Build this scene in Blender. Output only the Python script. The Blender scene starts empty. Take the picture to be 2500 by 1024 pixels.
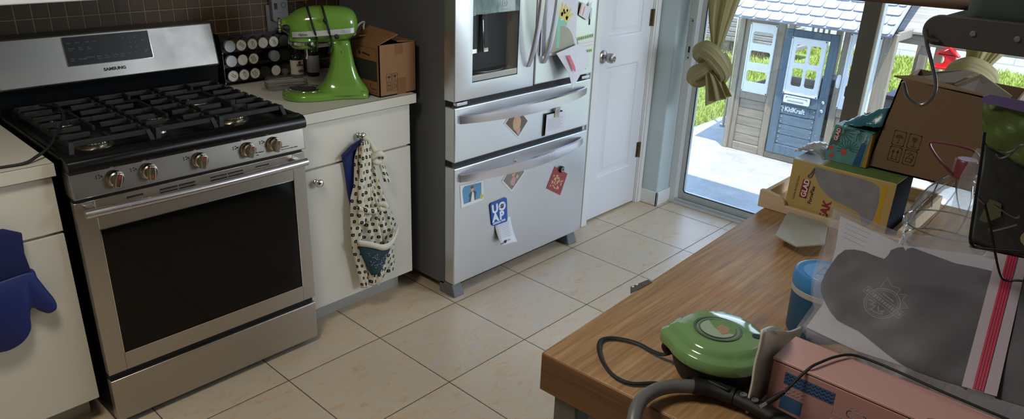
import bpy, math, random
from mathutils import Vector, Matrix
random.seed(7)
scn = bpy.context.scene
COL = scn.collection
PI = math.pi

# ---------------------------------------------------------------- colour / materials
def lin(c):
    c = c / 255.0
    return c / 12.92 if c <= 0.04045 else ((c + 0.055) / 1.055) ** 2.4
def rgb(r, g, b): return (lin(r), lin(g), lin(b), 1.0)

class NT:
    """tiny node-tree helper"""
    def __init__(s, name):
        s.m = bpy.data.materials.new(name); s.m.use_nodes = True
        s.t = s.m.node_tree; s.t.nodes.clear()
        s.out = s.n('ShaderNodeOutputMaterial')
        s.b = s.n('ShaderNodeBsdfPrincipled')
        s.l(s.b.outputs[0], s.out.inputs[0])
    def n(s, typ, **kw):
        nd = s.t.nodes.new(typ)
        for k, v in kw.items(): setattr(nd, k, v)
        return nd
    def l(s, a, b): s.t.links.new(a, b)
    def put(s, sock, v):
        if isinstance(v, bpy.types.NodeSocket): s.l(v, sock)
        else: sock.default_value = v
    def set(s, **kw):
        names = dict(color='Base Color', rough='Roughness', metal='Metallic', ior='IOR', trans='Transmission Weight',
                     coat='Coat Weight', coatr='Coat Roughness', spec='Specular IOR Level', alpha='Alpha', normal='Normal',
                     emit='Emission Color', emits='Emission Strength', sheen='Sheen Weight', aniso='Anisotropic')
        for k, v in kw.items(): s.put(s.b.inputs[names[k]], v)
        return s
    def math(s, op, a, b=0.0, c=0.0):
        nd = s.n('ShaderNodeMath', operation=op)
        for i, v in enumerate((a, b, c)): s.put(nd.inputs[i], v)
        return nd.outputs[0]
    def mix(s, f, a, b, typ='MIX'):
        nd = s.n('ShaderNodeMix', data_type='RGBA', blend_type=typ)
        s.put(nd.inputs[0], f); s.put(nd.inputs[6], a); s.put(nd.inputs[7], b)
        return nd.outputs[2]
    def coord(s, which='Object'): return s.n('ShaderNodeTexCoord').outputs[which]
    def xyz(s, v):
        nd = s.n('ShaderNodeSeparateXYZ'); s.l(v, nd.inputs[0]); return nd.outputs
    def vec(s, x, y, z=0.0):
        nd = s.n('ShaderNodeCombineXYZ')
        for i, v in enumerate((x, y, z)): s.put(nd.inputs[i], v)
        return nd.outputs[0]
    def mapp(s, v, scale=(1, 1, 1), rot=(0, 0, 0), loc=(0, 0, 0)):
        nd = s.n('ShaderNodeMapping'); s.l(v, nd.inputs[0])
        nd.inputs['Scale'].default_value = scale; nd.inputs['Rotation'].default_value = rot; nd.inputs['Location'].default_value = loc
        return nd.outputs[0]
    def noise(s, v, scale=5.0, detail=4.0, rough=0.55, dist=0.0, fac=True):
        nd = s.n('ShaderNodeTexNoise'); s.l(v, nd.inputs['Vector'])
        nd.inputs['Scale'].default_value = scale; nd.inputs['Detail'].default_value = detail
        nd.inputs['Roughness'].default_value = rough; nd.inputs['Distortion'].default_value = dist
        return nd.outputs[0 if fac else 1]
    def ramp(s, f, stops):
        nd = s.n('ShaderNodeValToRGB'); s.put(nd.inputs[0], f)
        e = nd.color_ramp.elements
        while len(e) < len(stops): e.new(0.5)
        for i, (p, c) in enumerate(stops): e[i].position = p; e[i].color = c
        return nd.outputs[0]
    def bump(s, h, strength=0.3, dist=0.01):
        nd = s.n('ShaderNodeBump'); s.put(nd.inputs['Height'], h)
        nd.inputs['Strength'].default_value = strength; nd.inputs['Distance'].default_value = dist
        s.l(nd.outputs[0], s.b.inputs['Normal'])
        return nd.outputs[0]

def g(v): return (v, v, v, 1.0)
def plain(name, c, rough=0.5, metal=0.0, bump=0.0, bscale=200.0, var=0.06, vscale=8.0, **kw):
    """solid colour with slight procedural variation and micro bump"""
    t = NT(name); co = t.coord()
    nz = t.noise(co, vscale, 5)
    f = t.math('MULTIPLY_ADD', nz, 2 * var, 1 - var)
    col = t.mix(1.0, c, t.vec(f, f, f), 'MULTIPLY')
    t.set(color=col, rough=rough, metal=metal, **kw)
    if bump: t.bump(t.noise(co, bscale, 3), bump, 0.002)
    return t.m

def brushed(name, c, rough=0.32, axis=0, amt=0.10, scale=3.0, smudge=0.12):
    """brushed steel: streaks along one axis, smudges in roughness"""
    t = NT(name); co = t.coord()
    sc = [260.0] * 3; sc[axis] = scale
    st = t.noise(t.mapp(co, tuple(sc)), 1.0, 3)
    sm = t.noise(co, 4.0, 6, 0.6)
    f = t.math('MULTIPLY_ADD', st, amt, 1 - amt / 2)
    t.set(color=t.mix(1.0, c, t.vec(f, f, f), 'MULTIPLY'), metal=1.0,
          rough=t.math('MULTIPLY_ADD', sm, smudge * 2, rough - smudge))
    t.bump(st, 0.04, 0.001)
    return t.m

def glassy(name, tint=(1, 1, 1, 1), refl=0.9, rough=0.0, base=0.04, power=1.0):
    """thin glass pane / clear plastic: see-through mixed with mirror by Fresnel"""
    t = NT(name); t.t.nodes.remove(t.b)
    tr = t.n('ShaderNodeBsdfTransparent'); tr.inputs[0].default_value = tint
    gl = t.n('ShaderNodeBsdfGlossy'); gl.inputs['Roughness'].default_value = rough
    lw = t.n('ShaderNodeLayerWeight'); lw.inputs[0].default_value = 0.25
    f = t.math('MULTIPLY_ADD', t.math('POWER', lw.outputs['Fresnel'], power), refl, base)
    mx = t.n('ShaderNodeMixShader'); t.l(f, mx.inputs[0]); t.l(tr.outputs[0], mx.inputs[1]); t.l(gl.outputs[0], mx.inputs[2])
    t.l(mx.outputs[0], t.out.inputs[0])
    return t.m

def frosted(name, c, body=0.35, rough=0.25, var=0.25, scale=9.0):
    """translucent plastic film: part clear, part milky, a little gloss"""
    t = NT(name); co = t.coord()
    t.set(color=c, rough=rough, spec=0.6)
    tr = t.n('ShaderNodeBsdfTransparent')
    wr = t.noise(co, scale, 5, 0.6, 1.5)
    f = t.math('MULTIPLY_ADD', wr, var * 2, body - var)
    mx = t.n('ShaderNodeMixShader'); t.l(f, mx.inputs[0]); t.l(tr.outputs[0], mx.inputs[1]); t.l(t.b.outputs[0], mx.inputs[2])
    t.bump(t.noise(co, scale * 0.8, 2, 0.5, 1.0), 0.12, 0.01)
    t.l(mx.outputs[0], t.out.inputs[0])
    return t.m

# ---------------------------------------------------------------- mesh builder
class MB:
    def __init__(s): s.v = []; s.f = []; s.uv = {}
    def quadgrid(s, rows, closed_u=False, closed_v=False, uvs=None):
        """rows: list of lists of points"""
        o = len(s.v); n = len(rows); m = len(rows[0])
        for r in rows:
            for p in r: s.v.append(Vector(p))
        for i in range(n if closed_v else n - 1):
            for j in range(m if closed_u else m - 1):
                i2 = (i + 1) % n; j2 = (j + 1) % m
                s.f.append([o + i * m + j, o + i * m + j2, o + i2 * m + j2, o + i2 * m + j])
                if uvs: s.uv[len(s.f) - 1] = [uvs[i][j], uvs[i][j2], uvs[i2][j2], uvs[i2][j]]
        return s
    def box(s, x0, x1, y0, y1, z0, z1, M=None):
        o = len(s.v)
        for z in (z0, z1):
            for x, y in ((x0, y0), (x1, y0), (x1, y1), (x0, y1)):
                p = Vector((x, y, z)); s.v.append(M @ p if M else p)
        for q in ((0, 3, 2, 1), (4, 5, 6, 7), (0, 1, 5, 4), (1, 2, 6, 5), (2, 3, 7, 6), (3, 0, 4, 7)):
            s.f.append([o + i for i in q])
        return s
    def hexa(s, p):
        """8 points: bottom 4 then top 4, same winding"""
        o = len(s.v); s.v += [Vector(q) for q in p]
        for q in ((0, 3, 2, 1), (4, 5, 6, 7), (0, 1, 5, 4), (1, 2, 6, 5), (2, 3, 7, 6), (3, 0, 4, 7)):
            s.f.append([o + i for i in q])
        return s
    def ngon(s, pts): o = len(s.v); s.v += [Vector(p) for p in pts]; s.f.append(list(range(o, o + len(pts)))); return s
    def prism(s, pts, off):
        """polygon swept by a vector"""
        o = len(s.v); n = len(pts); off = Vector(off)
        s.v += [Vector(p) for p in pts]; s.v += [Vector(p) + off for p in pts]
        s.f.append([o + i for i in range(n)][::-1]); s.f.append([o + n + i for i in range(n)])
        for i in range(n): j = (i + 1) % n; s.f.append([o + i, o + j, o + n + j, o + n + i])
        return s
    def lathe(s, prof, c=(0, 0, 0), seg=32, axis='z', M=None, sx=1.0, sy=1.0):
        """profile [(r, h)...] round an axis"""
        rows = []
        for r, h in prof:
            row = []
            for k in range(seg):
                a = 2 * PI * k / seg
                x, y = r * math.cos(a) * sx, r * math.sin(a) * sy
                p = {'z': (x, y, h), 'x': (h, x, y), 'y': (x, -h, y)}[axis]
                p = Vector(p)
                if M: p = M @ p
                row.append(p + Vector(c))
            rows.append(row)
        s.quadgrid(rows, closed_u=True)
        o = len(s.v) - len(rows) * seg
        if prof[0][0] > 1e-5: s.f.append([o + k for k in range(seg)][::-1])
        if prof[-1][0] > 1e-5: e = o + (len(rows) - 1) * seg; s.f.append([e + k for k in range(seg)])
        return s
    def cyl(s, c, r, h, axis='z', seg=24): return s.lathe([(r, 0), (r, h)], c, seg, axis)
    def tube(s, pts, r, seg=10, closed=False, prof=None, cap=True, up=None):
        """sweep a round (or prof(i, a)->radius) section along points; r number or list"""
        P = [Vector(p) for p in pts]; n = len(P); rows = []
        prev = None
        for i in range(n):
            if closed: d = P[(i + 1) % n] - P[i - 1]
            else: d = P[min(i + 1, n - 1)] - P[max(i - 1, 0)]
            d.normalize()
            if prev is None:
                u = Vector(up) if up else (Vector((0, 0, 1)) if abs(d.z) < 0.9 else Vector((1, 0, 0)))
            else: u = prev
            a = u - d * u.dot(d)
            if a.length < 1e-6: a = d.orthogonal()
            a.normalize(); b = d.cross(a); prev = a
            rr = r[i] if isinstance(r, (list, tuple)) else r
            row = []
            for k in range(seg):
                t = 2 * PI * k / seg
                ra, rb = (rr if isinstance(rr, (list, tuple)) else (rr, rr))
                q = prof(i, t) if prof else 1.0
                row.append(P[i] + a * (math.cos(t) * ra * q) + b * (math.sin(t) * rb * q))
            rows.append(row)
        s.quadgrid(rows, closed_u=True, closed_v=closed)
        if cap and not closed:
            o = len(s.v) - n * seg
            s.f.append([o + k for k in range(seg)][::-1]); e = o + (n - 1) * seg; s.f.append([e + k for k in range(seg)])
        return s
    def build(s, name, mat, parent=None, smooth=40, bevel=0.0, bseg=2, subd=0, solid=0.0):
        me = bpy.data.meshes.new(name)
        me.from_pydata([tuple(v) for v in s.v], [], s.f)
        if s.uv:
            ul = me.uv_layers.new(name='UVMap')
            for pi, uv in s.uv.items():
                for k, li in enumerate(me.polygons[pi].loop_indices): ul.data[li].uv = uv[k]
        import bmesh
        bm = bmesh.new(); bm.from_mesh(me); bmesh.ops.recalc_face_normals(bm, faces=bm.faces); bm.to_mesh(me); bm.free()
        if smooth:
            me.polygons.foreach_set('use_smooth', [True] * len(me.polygons))
            me.set_sharp_from_angle(angle=math.radians(smooth))
        me.materials.append(mat)
        o = bpy.data.objects.new(name, me); COL.objects.link(o)
        if solid: md = o.modifiers.new('solid', 'SOLIDIFY'); md.thickness = solid; md.offset = 0
        if bevel:
            md = o.modifiers.new('bevel', 'BEVEL'); md.width = bevel; md.segments = bseg; md.limit_method = 'ANGLE'; md.angle_limit = math.radians(35)
            md.harden_normals = False
        if subd: md = o.modifiers.new('subd', 'SUBSURF'); md.levels = subd; md.render_levels = subd
        if parent is not None: hang(o, parent)
        return o

WM = {}
def hang(o, parent):
    o.parent = parent
    if WM.get(parent.name) == 'local': WM[o.name] = 'local'
    else:
        o.matrix_parent_inverse = wmat(parent).inverted()
def wmat(o):
    m = Matrix.LocRotScale(o.location, o.rotation_euler, o.scale)
    return (wmat(o.parent) @ o.matrix_parent_inverse @ m) if o.parent else m

def thing(name, label, cat, loc=(0, 0, 0), rz=0.0, group=None, local=False):
    o = bpy.data.objects.new(name, None); COL.objects.link(o)
    o.empty_display_size = 0.05; o.location = loc; o.rotation_euler = (0, 0, rz)
    o['label'] = label; o['category'] = cat
    if group: o['group'] = group
    if local: WM[o.name] = 'local'
    return o
def tag(o, label, cat, group=None, kind=None):
    o['label'] = label; o['category'] = cat
    if group: o['group'] = group
    if kind: o['kind'] = kind
    return o
def struct(o): o['kind'] = 'structure'; return o
def copy_tree(o, parent=None):
    c = o.copy(); COL.objects.link(c)
    if parent: c.parent = parent
    for ch in list(o.children): copy_tree(ch, c)
    return c

def spline(pts, n=8):
    """Catmull-Rom through points"""
    P = [Vector(p) for p in pts]; out = []
    for i in range(len(P) - 1):
        a, b, c, d = P[max(i - 1, 0)], P[i], P[i + 1], P[min(i + 2, len(P) - 1)]
        for k in range(n):
            t = k / n
            out.append(0.5 * ((2 * b) + (c - a) * t + (2 * a - 5 * b + 4 * c - d) * t * t + (3 * b - a - 3 * c + d) * t ** 3))
    out.append(P[-1]); return out
def lerp(a, b, t): return a + (b - a) * t
def interp(tab, x):
    """piecewise-linear table [(x, y...)]"""
    if x <= tab[0][0]: return tab[0][1:]
    for a, b in zip(tab, tab[1:]):
        if x <= b[0]:
            t = (x - a[0]) / (b[0] - a[0]); return tuple(lerp(p, q, t) for p, q in zip(a[1:], b[1:]))
    return tab[-1][1:]

class Frame:
    """flat drawing surface: origin, right, up, out of the surface"""
    def __init__(s, o, x, y):
        s.o = Vector(o); s.x = Vector(x).normalized(); s.y = Vector(y); s.y = (s.y - s.x * s.y.dot(s.x)).normalized(); s.n = s.x.cross(s.y)
    def p(s, a, b, h=0.0): return s.o + s.x * a + s.y * b + s.n * h
    def rot(s, ang, a=0, b=0):
        c, d = math.cos(ang), math.sin(ang)
        return Frame(s.p(a, b), s.x * c + s.y * d, s.y * c - s.x * d)
    def poly(s, mb, pts, h=0.0004, base=0.0): return mb.prism([s.p(a, b, base) for a, b in pts], s.n * h)
    def rect(s, mb, a0, b0, a1, b1, h=0.0004, base=0.0): return s.poly(mb, [(a0, b0), (a1, b0), (a1, b1), (a0, b1)], h, base)
    def disc(s, mb, a, b, r, h=0.0004, base=0.0, seg=24, ry=None):
        ry = ry or r
        return s.poly(mb, [(a + r * math.cos(2 * PI * k / seg), b + ry * math.sin(2 * PI * k / seg)) for k in range(seg)], h, base)
    def ring(s, mb, a, b, r0, r1, h=0.0004, base=0.0, seg=32):
        for k in range(seg):
            t0, t1 = 2 * PI * k / seg, 2 * PI * (k + 1) / seg
            s.poly(mb, [(a + r0 * math.cos(t0), b + r0 * math.sin(t0)), (a + r1 * math.cos(t0), b + r1 * math.sin(t0)),
                        (a + r1 * math.cos(t1), b + r1 * math.sin(t1)), (a + r0 * math.cos(t1), b + r0 * math.sin(t1))], h, base)
        return mb
    def line(s, mb, pts, w, h=0.0004, base=0.0, closed=False):
        q = list(pts) + ([pts[0]] if closed else [])
        for (a, b), (c, d) in zip(q, q[1:]):
            L = math.hypot(c - a, d - b) or 1e-9; nx, ny = -(d - b) / L * w / 2, (c - a) / L * w / 2
            ex, ey = (c - a) / L * w / 2, (d - b) / L * w / 2
            s.poly(mb, [(a - ex + nx, b - ey + ny), (c + ex + nx, d + ey + ny), (c + ex - nx, d + ey - ny), (a - ex - nx, b - ey - ny)], h, base)
        return mb

def roundrect(a0, b0, a1, b1, r, n=4):
    out = []
    for cx, cy, st in ((a1 - r, b1 - r, 0), (a0 + r, b1 - r, 1), (a0 + r, b0 + r, 2), (a1 - r, b0 + r, 3)):
        for k in range(n + 1):
            t = (st + k / n) * PI / 2; out.append((cx + r * math.cos(t), cy + r * math.sin(t)))
    return out

def text(name, body, fr, a, b, size, mat, parent, base=0.0, ext=0.0004, bold=0.0, align='LEFT', space=1.0, sx=1.0):
    cu = bpy.data.curves.new(name, 'FONT'); cu.body = body; cu.size = size; cu.extrude = ext / 2; cu.offset = bold
    cu.align_x = align; cu.space_character = space; cu.resolution_u = 3
    tmp = bpy.data.objects.new(name, cu); COL.objects.link(tmp)
    dg = bpy.context.evaluated_depsgraph_get()
    me = bpy.data.meshes.new_from_object(tmp.evaluated_get(dg))
    bpy.data.objects.remove(tmp)
    M = Matrix(((fr.x.x, fr.y.x, fr.n.x, 0), (fr.x.y, fr.y.y, fr.n.y, 0), (fr.x.z, fr.y.z, fr.n.z, 0), (0, 0, 0, 1)))
    M = Matrix.Translation(fr.p(a, b, base + ext / 2)) @ M @ Matrix.Diagonal((sx, 1, 1, 1))
    me.transform(M)
    me.materials.clear(); me.materials.append(mat)
    o = bpy.data.objects.new(name, me); COL.objects.link(o)
    if parent is not None: hang(o, parent)
    return o
SUN_E, SKY_E, WIN_FILL_E, CEIL_FILL_E, EXPO = 8.0, 4.6, 34.0, 20.0, 0.0
# ================================================================ materials
T = 0.412
def m_floor():
    t = NT('floor_tile'); co = t.coord(); x, y, z = t.xyz(co)
    u = t.math('DIVIDE', x, T); v = t.math('DIVIDE', y, T)
    fu = t.math('ABSOLUTE', t.math('SUBTRACT', t.math('FRACT', t.math('ADD', u, 0.5)), 0.5))
    fv = t.math('ABSOLUTE', t.math('SUBTRACT', t.math('FRACT', t.math('ADD', v, 0.5)), 0.5))
    d = t.math('MINIMUM', fu, fv)
    wob = t.math('MULTIPLY_ADD', t.noise(co, 60, 3), 0.003, 0.0035)
    grout = t.math('LESS_THAN', d, wob)
    cell = t.vec(t.math('FLOOR', u), t.math('FLOOR', v), 0.0)
    wn = t.n('ShaderNodeTexWhiteNoise'); t.l(cell, wn.inputs[0])
    off = t.n('ShaderNodeVectorMath', operation='MULTIPLY_ADD'); t.l(wn.outputs[1], off.inputs[0]); off.inputs[1].default_value = (7, 7, 7); t.l(co, off.inputs[2])
    c2 = off.outputs[0]
    n1 = t.noise(t.mapp(c2, (1, 1.8, 1), (0, 0, 0.5)), 15, 9, 0.7, 0.5); n2 = t.noise(c2, 45, 5, 0.6)
    base = t.ramp(n1, [(0.30, rgb(194, 158, 122)), (0.46, rgb(212, 188, 156)), (0.68, rgb(200, 192, 178))])
    base = t.mix(t.math('MULTIPLY', n2, 0.35), base, rgb(228, 214, 188))
    tv = t.math('MULTIPLY_ADD', wn.outputs[0], 0.08, 0.96)
    base = t.mix(1.0, base, t.vec(tv, tv, tv), 'MULTIPLY')
    gcol = t.mix(t.noise(co, 12, 3), rgb(70, 58, 48), rgb(105, 95, 84))
    t.set(color=t.mix(grout, base, gcol), rough=t.math('MULTIPLY_ADD', grout, 0.4, t.math('MULTIPLY_ADD', n2, 0.16, 0.24)), spec=0.5)
    edge = t.math('MINIMUM', t.math('MULTIPLY', d, 40.0), 1.0)
    rip = t.noise(t.mapp(c2, (1, 2.4, 1), (0, 0, 0.5)), 16, 7, 0.6, 2.5)
    t.bump(t.math('ADD', t.math('MULTIPLY', edge, 0.5), t.math('MULTIPLY', rip, 0.75)), 0.35, 0.004)
    return t.m
def m_walltile():
    t = NT('backsplash_tile'); co = t.coord(); x, y, z = t.xyz(co)
    P = 0.0525
    u = t.math('DIVIDE', t.math('SUBTRACT', x, 0.274), P); v = t.math('DIVIDE', t.math('SUBTRACT', z, 1.2155), P)
    fu = t.math('ABSOLUTE', t.math('SUBTRACT', t.math('FRACT', t.math('ADD', u, 0.5)), 0.5))
    fv = t.math('ABSOLUTE', t.math('SUBTRACT', t.math('FRACT', t.math('ADD', v, 0.5)), 0.5))
    d = t.math('MINIMUM', fu, fv); grout = t.math('LESS_THAN', d, 0.032)
    wn = t.n('ShaderNodeTexWhiteNoise'); t.l(t.vec(t.math('FLOOR', u), t.math('FLOOR', v), 0.0), wn.inputs[0])
    tile = t.ramp(wn.outputs[0], [(0.0, rgb(52, 42, 30)), (0.5, rgb(64, 50, 36)), (1.0, rgb(46, 40, 32))])
    tile = t.mix(t.noise(co, 120, 4), tile, rgb(74, 58, 38))
    t.set(color=t.mix(grout, tile, rgb(118, 108, 82)), rough=t.math('MULTIPLY_ADD', grout, 0.3, 0.5), spec=0.25)
    t.bump(t.math('MINIMUM', t.math('MULTIPLY', d, 14.0), 1.0), 0.5, 0.002)
    return t.m
def m_wood():
    t = NT('butcher_block'); co = t.coord(); x, y, z = t.xyz(co)
    strip = t.math('FLOOR', t.math('DIVIDE', y, 0.024))
    wn = t.n('ShaderNodeTexWhiteNoise'); t.l(t.vec(strip, t.math('FLOOR', t.math('MULTIPLY_ADD', strip, 0.37, t.math('DIVIDE', x, 0.6))), 0.0), wn.inputs[0])
    gr = t.noise(t.mapp(co, (5, 130, 130)), 1.0, 6, 0.6, 0.4)
    g2 = t.noise(t.mapp(co, (1.8, 14, 30)), 1.0, 5, 0.6, 1.0)
    c = t.ramp(t.math('MULTIPLY_ADD', gr, 0.62, t.math('MULTIPLY', g2, 0.38)), [(0.3, rgb(112, 84, 56)), (0.5, rgb(156, 122, 84)), (0.68, rgb(184, 150, 108))])
    f = t.math('MULTIPLY_ADD', wn.outputs[0], 0.12, 0.94)
    c = t.mix(1.0, c, t.vec(f, f, f), 'MULTIPLY')
    st = t.noise(co, 5.0, 4, 0.6, 1.0)
    c = t.mix(t.ramp(st, [(0.56, g(0)), (0.68, g(0.38))]), c, rgb(168, 112, 52))
    t.set(color=c, rough=t.math('MULTIPLY_ADD', g2, 0.2, 0.36), spec=0.4)
    t.bump(gr, 0.12, 0.002)
    return t.m
def m_edgewood():
    t = NT('butcher_block_end'); co = t.coord()
    gr = t.noise(t.mapp(co, (60, 4, 90)), 1.0, 6, 0.6, 0.4); lam = t.noise(t.mapp(co, (3, 1.2, 34)), 1.0, 3, 0.5)
    c = t.ramp(t.math('MULTIPLY_ADD', gr, 0.55, t.math('MULTIPLY', lam, 0.45)), [(0.32, rgb(80, 52, 30)), (0.52, rgb(110, 76, 46)), (0.7, rgb(130, 94, 58))])
    t.set(color=c, rough=0.42, spec=0.4); t.bump(gr, 0.12, 0.002); return t.m
def m_weather(name, c1, c2, axis=0):
    t = NT(name); co = t.coord(); sc = [60.0] * 3; sc[axis] = 4.0
    gr = t.noise(t.mapp(co, tuple(sc)), 1.0, 6, 0.65, 0.5)
    c = t.ramp(gr, [(0.3, c1), (0.7, c2)])
    sp = t.ramp(t.noise(co, 70, 2), [(0.70, g(0)), (0.74, g(0.6))])
    t.set(color=t.mix(sp, c, rgb(190, 185, 175)), rough=0.8)
    t.bump(gr, 0.3, 0.004)
    return t.m

M = {}
M['floor'] = m_floor(); M['walltile'] = m_walltile(); M['wood'] = m_wood()
M['paint_blue'] = plain('pale_blue_paint', rgb(190, 206, 210), 0.6, bump=0.05, bscale=300, var=0.03)
M['paint_white'] = plain('off_white_paint', rgb(188, 186, 178), 0.8, var=0.03)
M['trim'] = plain('white_trim_gloss', rgb(228, 230, 230), 0.35, var=0.02)
M['door'] = plain('white_door_paint', rgb(222, 226, 232), 0.38, bump=0.04, bscale=90, var=0.02)
M['bronze'] = plain('aged_brass', rgb(120, 104, 78), 0.4, 0.9)
M['nickel'] = brushed('satin_nickel', rgb(176, 170, 164), 0.3, 2)
M['chrome'] = plain('chrome', rgb(226, 226, 226), 0.08, 1.0, var=0.02)
M['steel_h'] = brushed('stainless_range', rgb(186, 180, 172), 0.34, 0)
M['steel_panel'] = brushed('stainless_backguard', rgb(134, 132, 128), 0.4, 0, smudge=0.18)
M['steel_fr'] = brushed('stainless_fridge', rgb(218, 220, 224), 0.36, 0, amt=0.05)
M['steel_hd'] = brushed('stainless_handle', rgb(206, 202, 206), 0.3, 0, amt=0.06)
M['knob'] = brushed('knob_metal', rgb(190, 182, 164), 0.26, 2)
M['enamel'] = plain('black_enamel', rgb(9, 9, 10), 0.3, var=0.2, spec=0.35)
M['iron'] = plain('cast_iron', rgb(17, 18, 19), 0.6, bump=0.25, bscale=400, var=0.2)
M['ovenglass'] = plain('dark_oven_glass', rgb(6, 7, 7), 0.06, var=0.1, spec=0.3)
M['panelglass'] = plain('display_glass', rgb(15, 18, 22), 0.35, var=0.05, spec=0.25)
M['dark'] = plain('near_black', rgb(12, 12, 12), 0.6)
M['darkgrey'] = plain('dark_grey_fridge_side', rgb(92, 94, 96), 0.5, bump=0.12, bscale=500, var=0.05)
M['greyplastic'] = plain('grey_plastic', rgb(104, 108, 112), 0.45)
M['recess'] = brushed('dispenser_recess', rgb(146, 144, 140), 0.42, 2)
M['screen'] = None
M['laminate'] = plain('cabinet_laminate', rgb(214, 210, 198), 0.45, bump=0.06, bscale=160, var=0.03)
M['counter'] = plain('counter_laminate', rgb(206, 202, 190), 0.42, bump=0.04, bscale=300, var=0.04, vscale=60)
M['edge'] = plain('counter_seam', rgb(40, 38, 34), 0.6)
M['kick'] = plain('toe_kick_grey', rgb(170, 170, 164), 0.6)
M['red'] = plain('red_mark', rgb(170, 30, 24), 0.5)
M['print_dark'] = plain('dark_print', rgb(30, 28, 26), 0.6)
M['print_brown'] = plain('brown_print', rgb(40, 26, 14), 0.7)
M['print_white'] = plain('white_print', rgb(225, 228, 230), 0.6)
M['print_grey'] = plain('grey_print', rgb(150, 156, 162), 0.6)
M['alu'] = plain('anodised_frame', rgb(196, 200, 200), 0.4, 0.3, var=0.05)
M['alu_paint'] = plain('door_frame_paint', rgb(212, 217, 219), 0.45, var=0.05)
M['stile'] = plain('taupe_stile', rgb(92, 90, 78), 0.5, var=0.05)
M['gasket'] = plain('black_gasket', rgb(20, 20, 20), 0.6)
M['glass'] = glassy('window_glass', (0.95, 0.97, 0.96, 1), 0.9, 0.0, 0.03)

# ================================================================ room shell
struct(MB().box(-3.2, 2.62, -3.3, 0.95, -0.06, 0.0).build('floor', M['floor'], smooth=0))
struct(MB().box(-3.2, 2.76, -3.3, 0.95, 2.45, 2.50).build('ceiling', M['paint_white'], smooth=0))
struct(MB().box(-3.2, 1.80, 0.825, 0.95, 0.0, 2.45).build('wall_back', M['walltile'], smooth=0))
struct(MB().box(-3.2, -3.1, -3.3, 0.825, 0.0, 2.45).build('wall_left', M['paint_white'], smooth=0))
# wall behind the camera, with an unseen window added to light the room
w = MB(); w.box(-3.1, 2.62, -3.3, -3.2, 0.0, 1.05).box(-3.1, 2.62, -3.3, -3.2, 2.1, 2.45)
w.box(-3.1, 1.5, -3.3, -3.2, 1.05, 2.1).box(2.5, 2.62, -3.3, -3.2, 1.05, 2.1)
struct(w.build('wall_front', M['paint_white'], smooth=0))
wf = MB(); wf.box(1.5, 2.5, -3.27, -3.23, 1.05, 1.09).box(1.5, 2.5, -3.27, -3.23, 2.06, 2.1).box(1.5, 1.54, -3.27, -3.23, 1.09, 2.06).box(2.46, 2.5, -3.27, -3.23, 1.09, 2.06).box(1.98, 2.02, -3.27, -3.23, 1.09, 2.06)
wf = struct(wf.build('window_added', M['trim']))
# closet wall right of the fridge with its door opening
DY, DX0, DX1, DH = 0.150, 1.955, 2.425, 2.03
w = MB(); w.box(1.80, 1.945, DY, 0.95, 0.0, 2.45).box(2.435, 2.487, DY, 0.95, 0.0, 2.45).box(1.945, 2.435, DY, 0.95, DH + 0.012, 2.45)
w.box(1.945, 2.435, 0.80, 0.95, 0.0, DH + 0.012)
struct(w.build('wall_closet', M['paint_blue'], smooth=0))
struct(MB().box(2.487, 2.62, 0.033, 0.95, 0.0, 2.45).build('wall_corner', M['paint_blue'], smooth=0, bevel=0.006))
# right wall: the sliding door's opening runs from the corner post to y = -2.15
w = MB(); w.box(2.62, 2.76, 0.045, 0.95, 0.0, 2.45).box(2.62, 2.76, -3.3, -2.15, 0.0, 2.45).box(2.62, 2.76, -2.15, 0.045, 2.12, 2.45)
struct(w.build('wall_right', M['paint_blue'], smooth=0))
# outside eave over the patio (its shade falls on the slab)
struct(MB().box(2.76, 2.84, -4.5, 2.6, 2.42, 2.55).build('roof_eave', M['paint_white'], smooth=0))
# baseboard round the corner post
b = MB(); b.box(2.474, 2.487, 0.020, 0.150, 0, 0.085).box(2.474, 2.62, 0.020, 0.033, 0, 0.085)
struct(b.build('baseboard_corner', M['trim'], bevel=0.003))
# door casing, stepped profile
def casing():
    m = MB()
    for x0, x1 in ((1.880, 1.950), (2.430, 2.484)):
        m.box(x0, x1, DY - 0.012, DY, 0, DH + 0.06)
        m.box(x0 + 0.012, x1 - 0.010, DY - 0.019, DY - 0.012, 0, DH + 0.05)
    m.box(1.880, 2.484, DY - 0.012, DY, DH + 0.012, DH + 0.07)
    m.box(1.892, 2.474, DY - 0.019, DY - 0.012, DH + 0.02, DH + 0.058)
    m.box(1.936, 1.952, DY, DY + 0.10, 0, DH + 0.012).box(2.428, 2.444, DY, DY + 0.10, 0, DH + 0.012).box(1.952, 2.428, DY, DY + 0.10, DH + 0.002, DH + 0.012)
    return m
struct(casing().build('trim_1', M['trim'], bevel=0.003))
struct(MB().box(1.800, 1.878, DY - 0.010, DY, 0, 0.09).build('baseboard_left', M['trim'], bevel=0.003))

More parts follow.
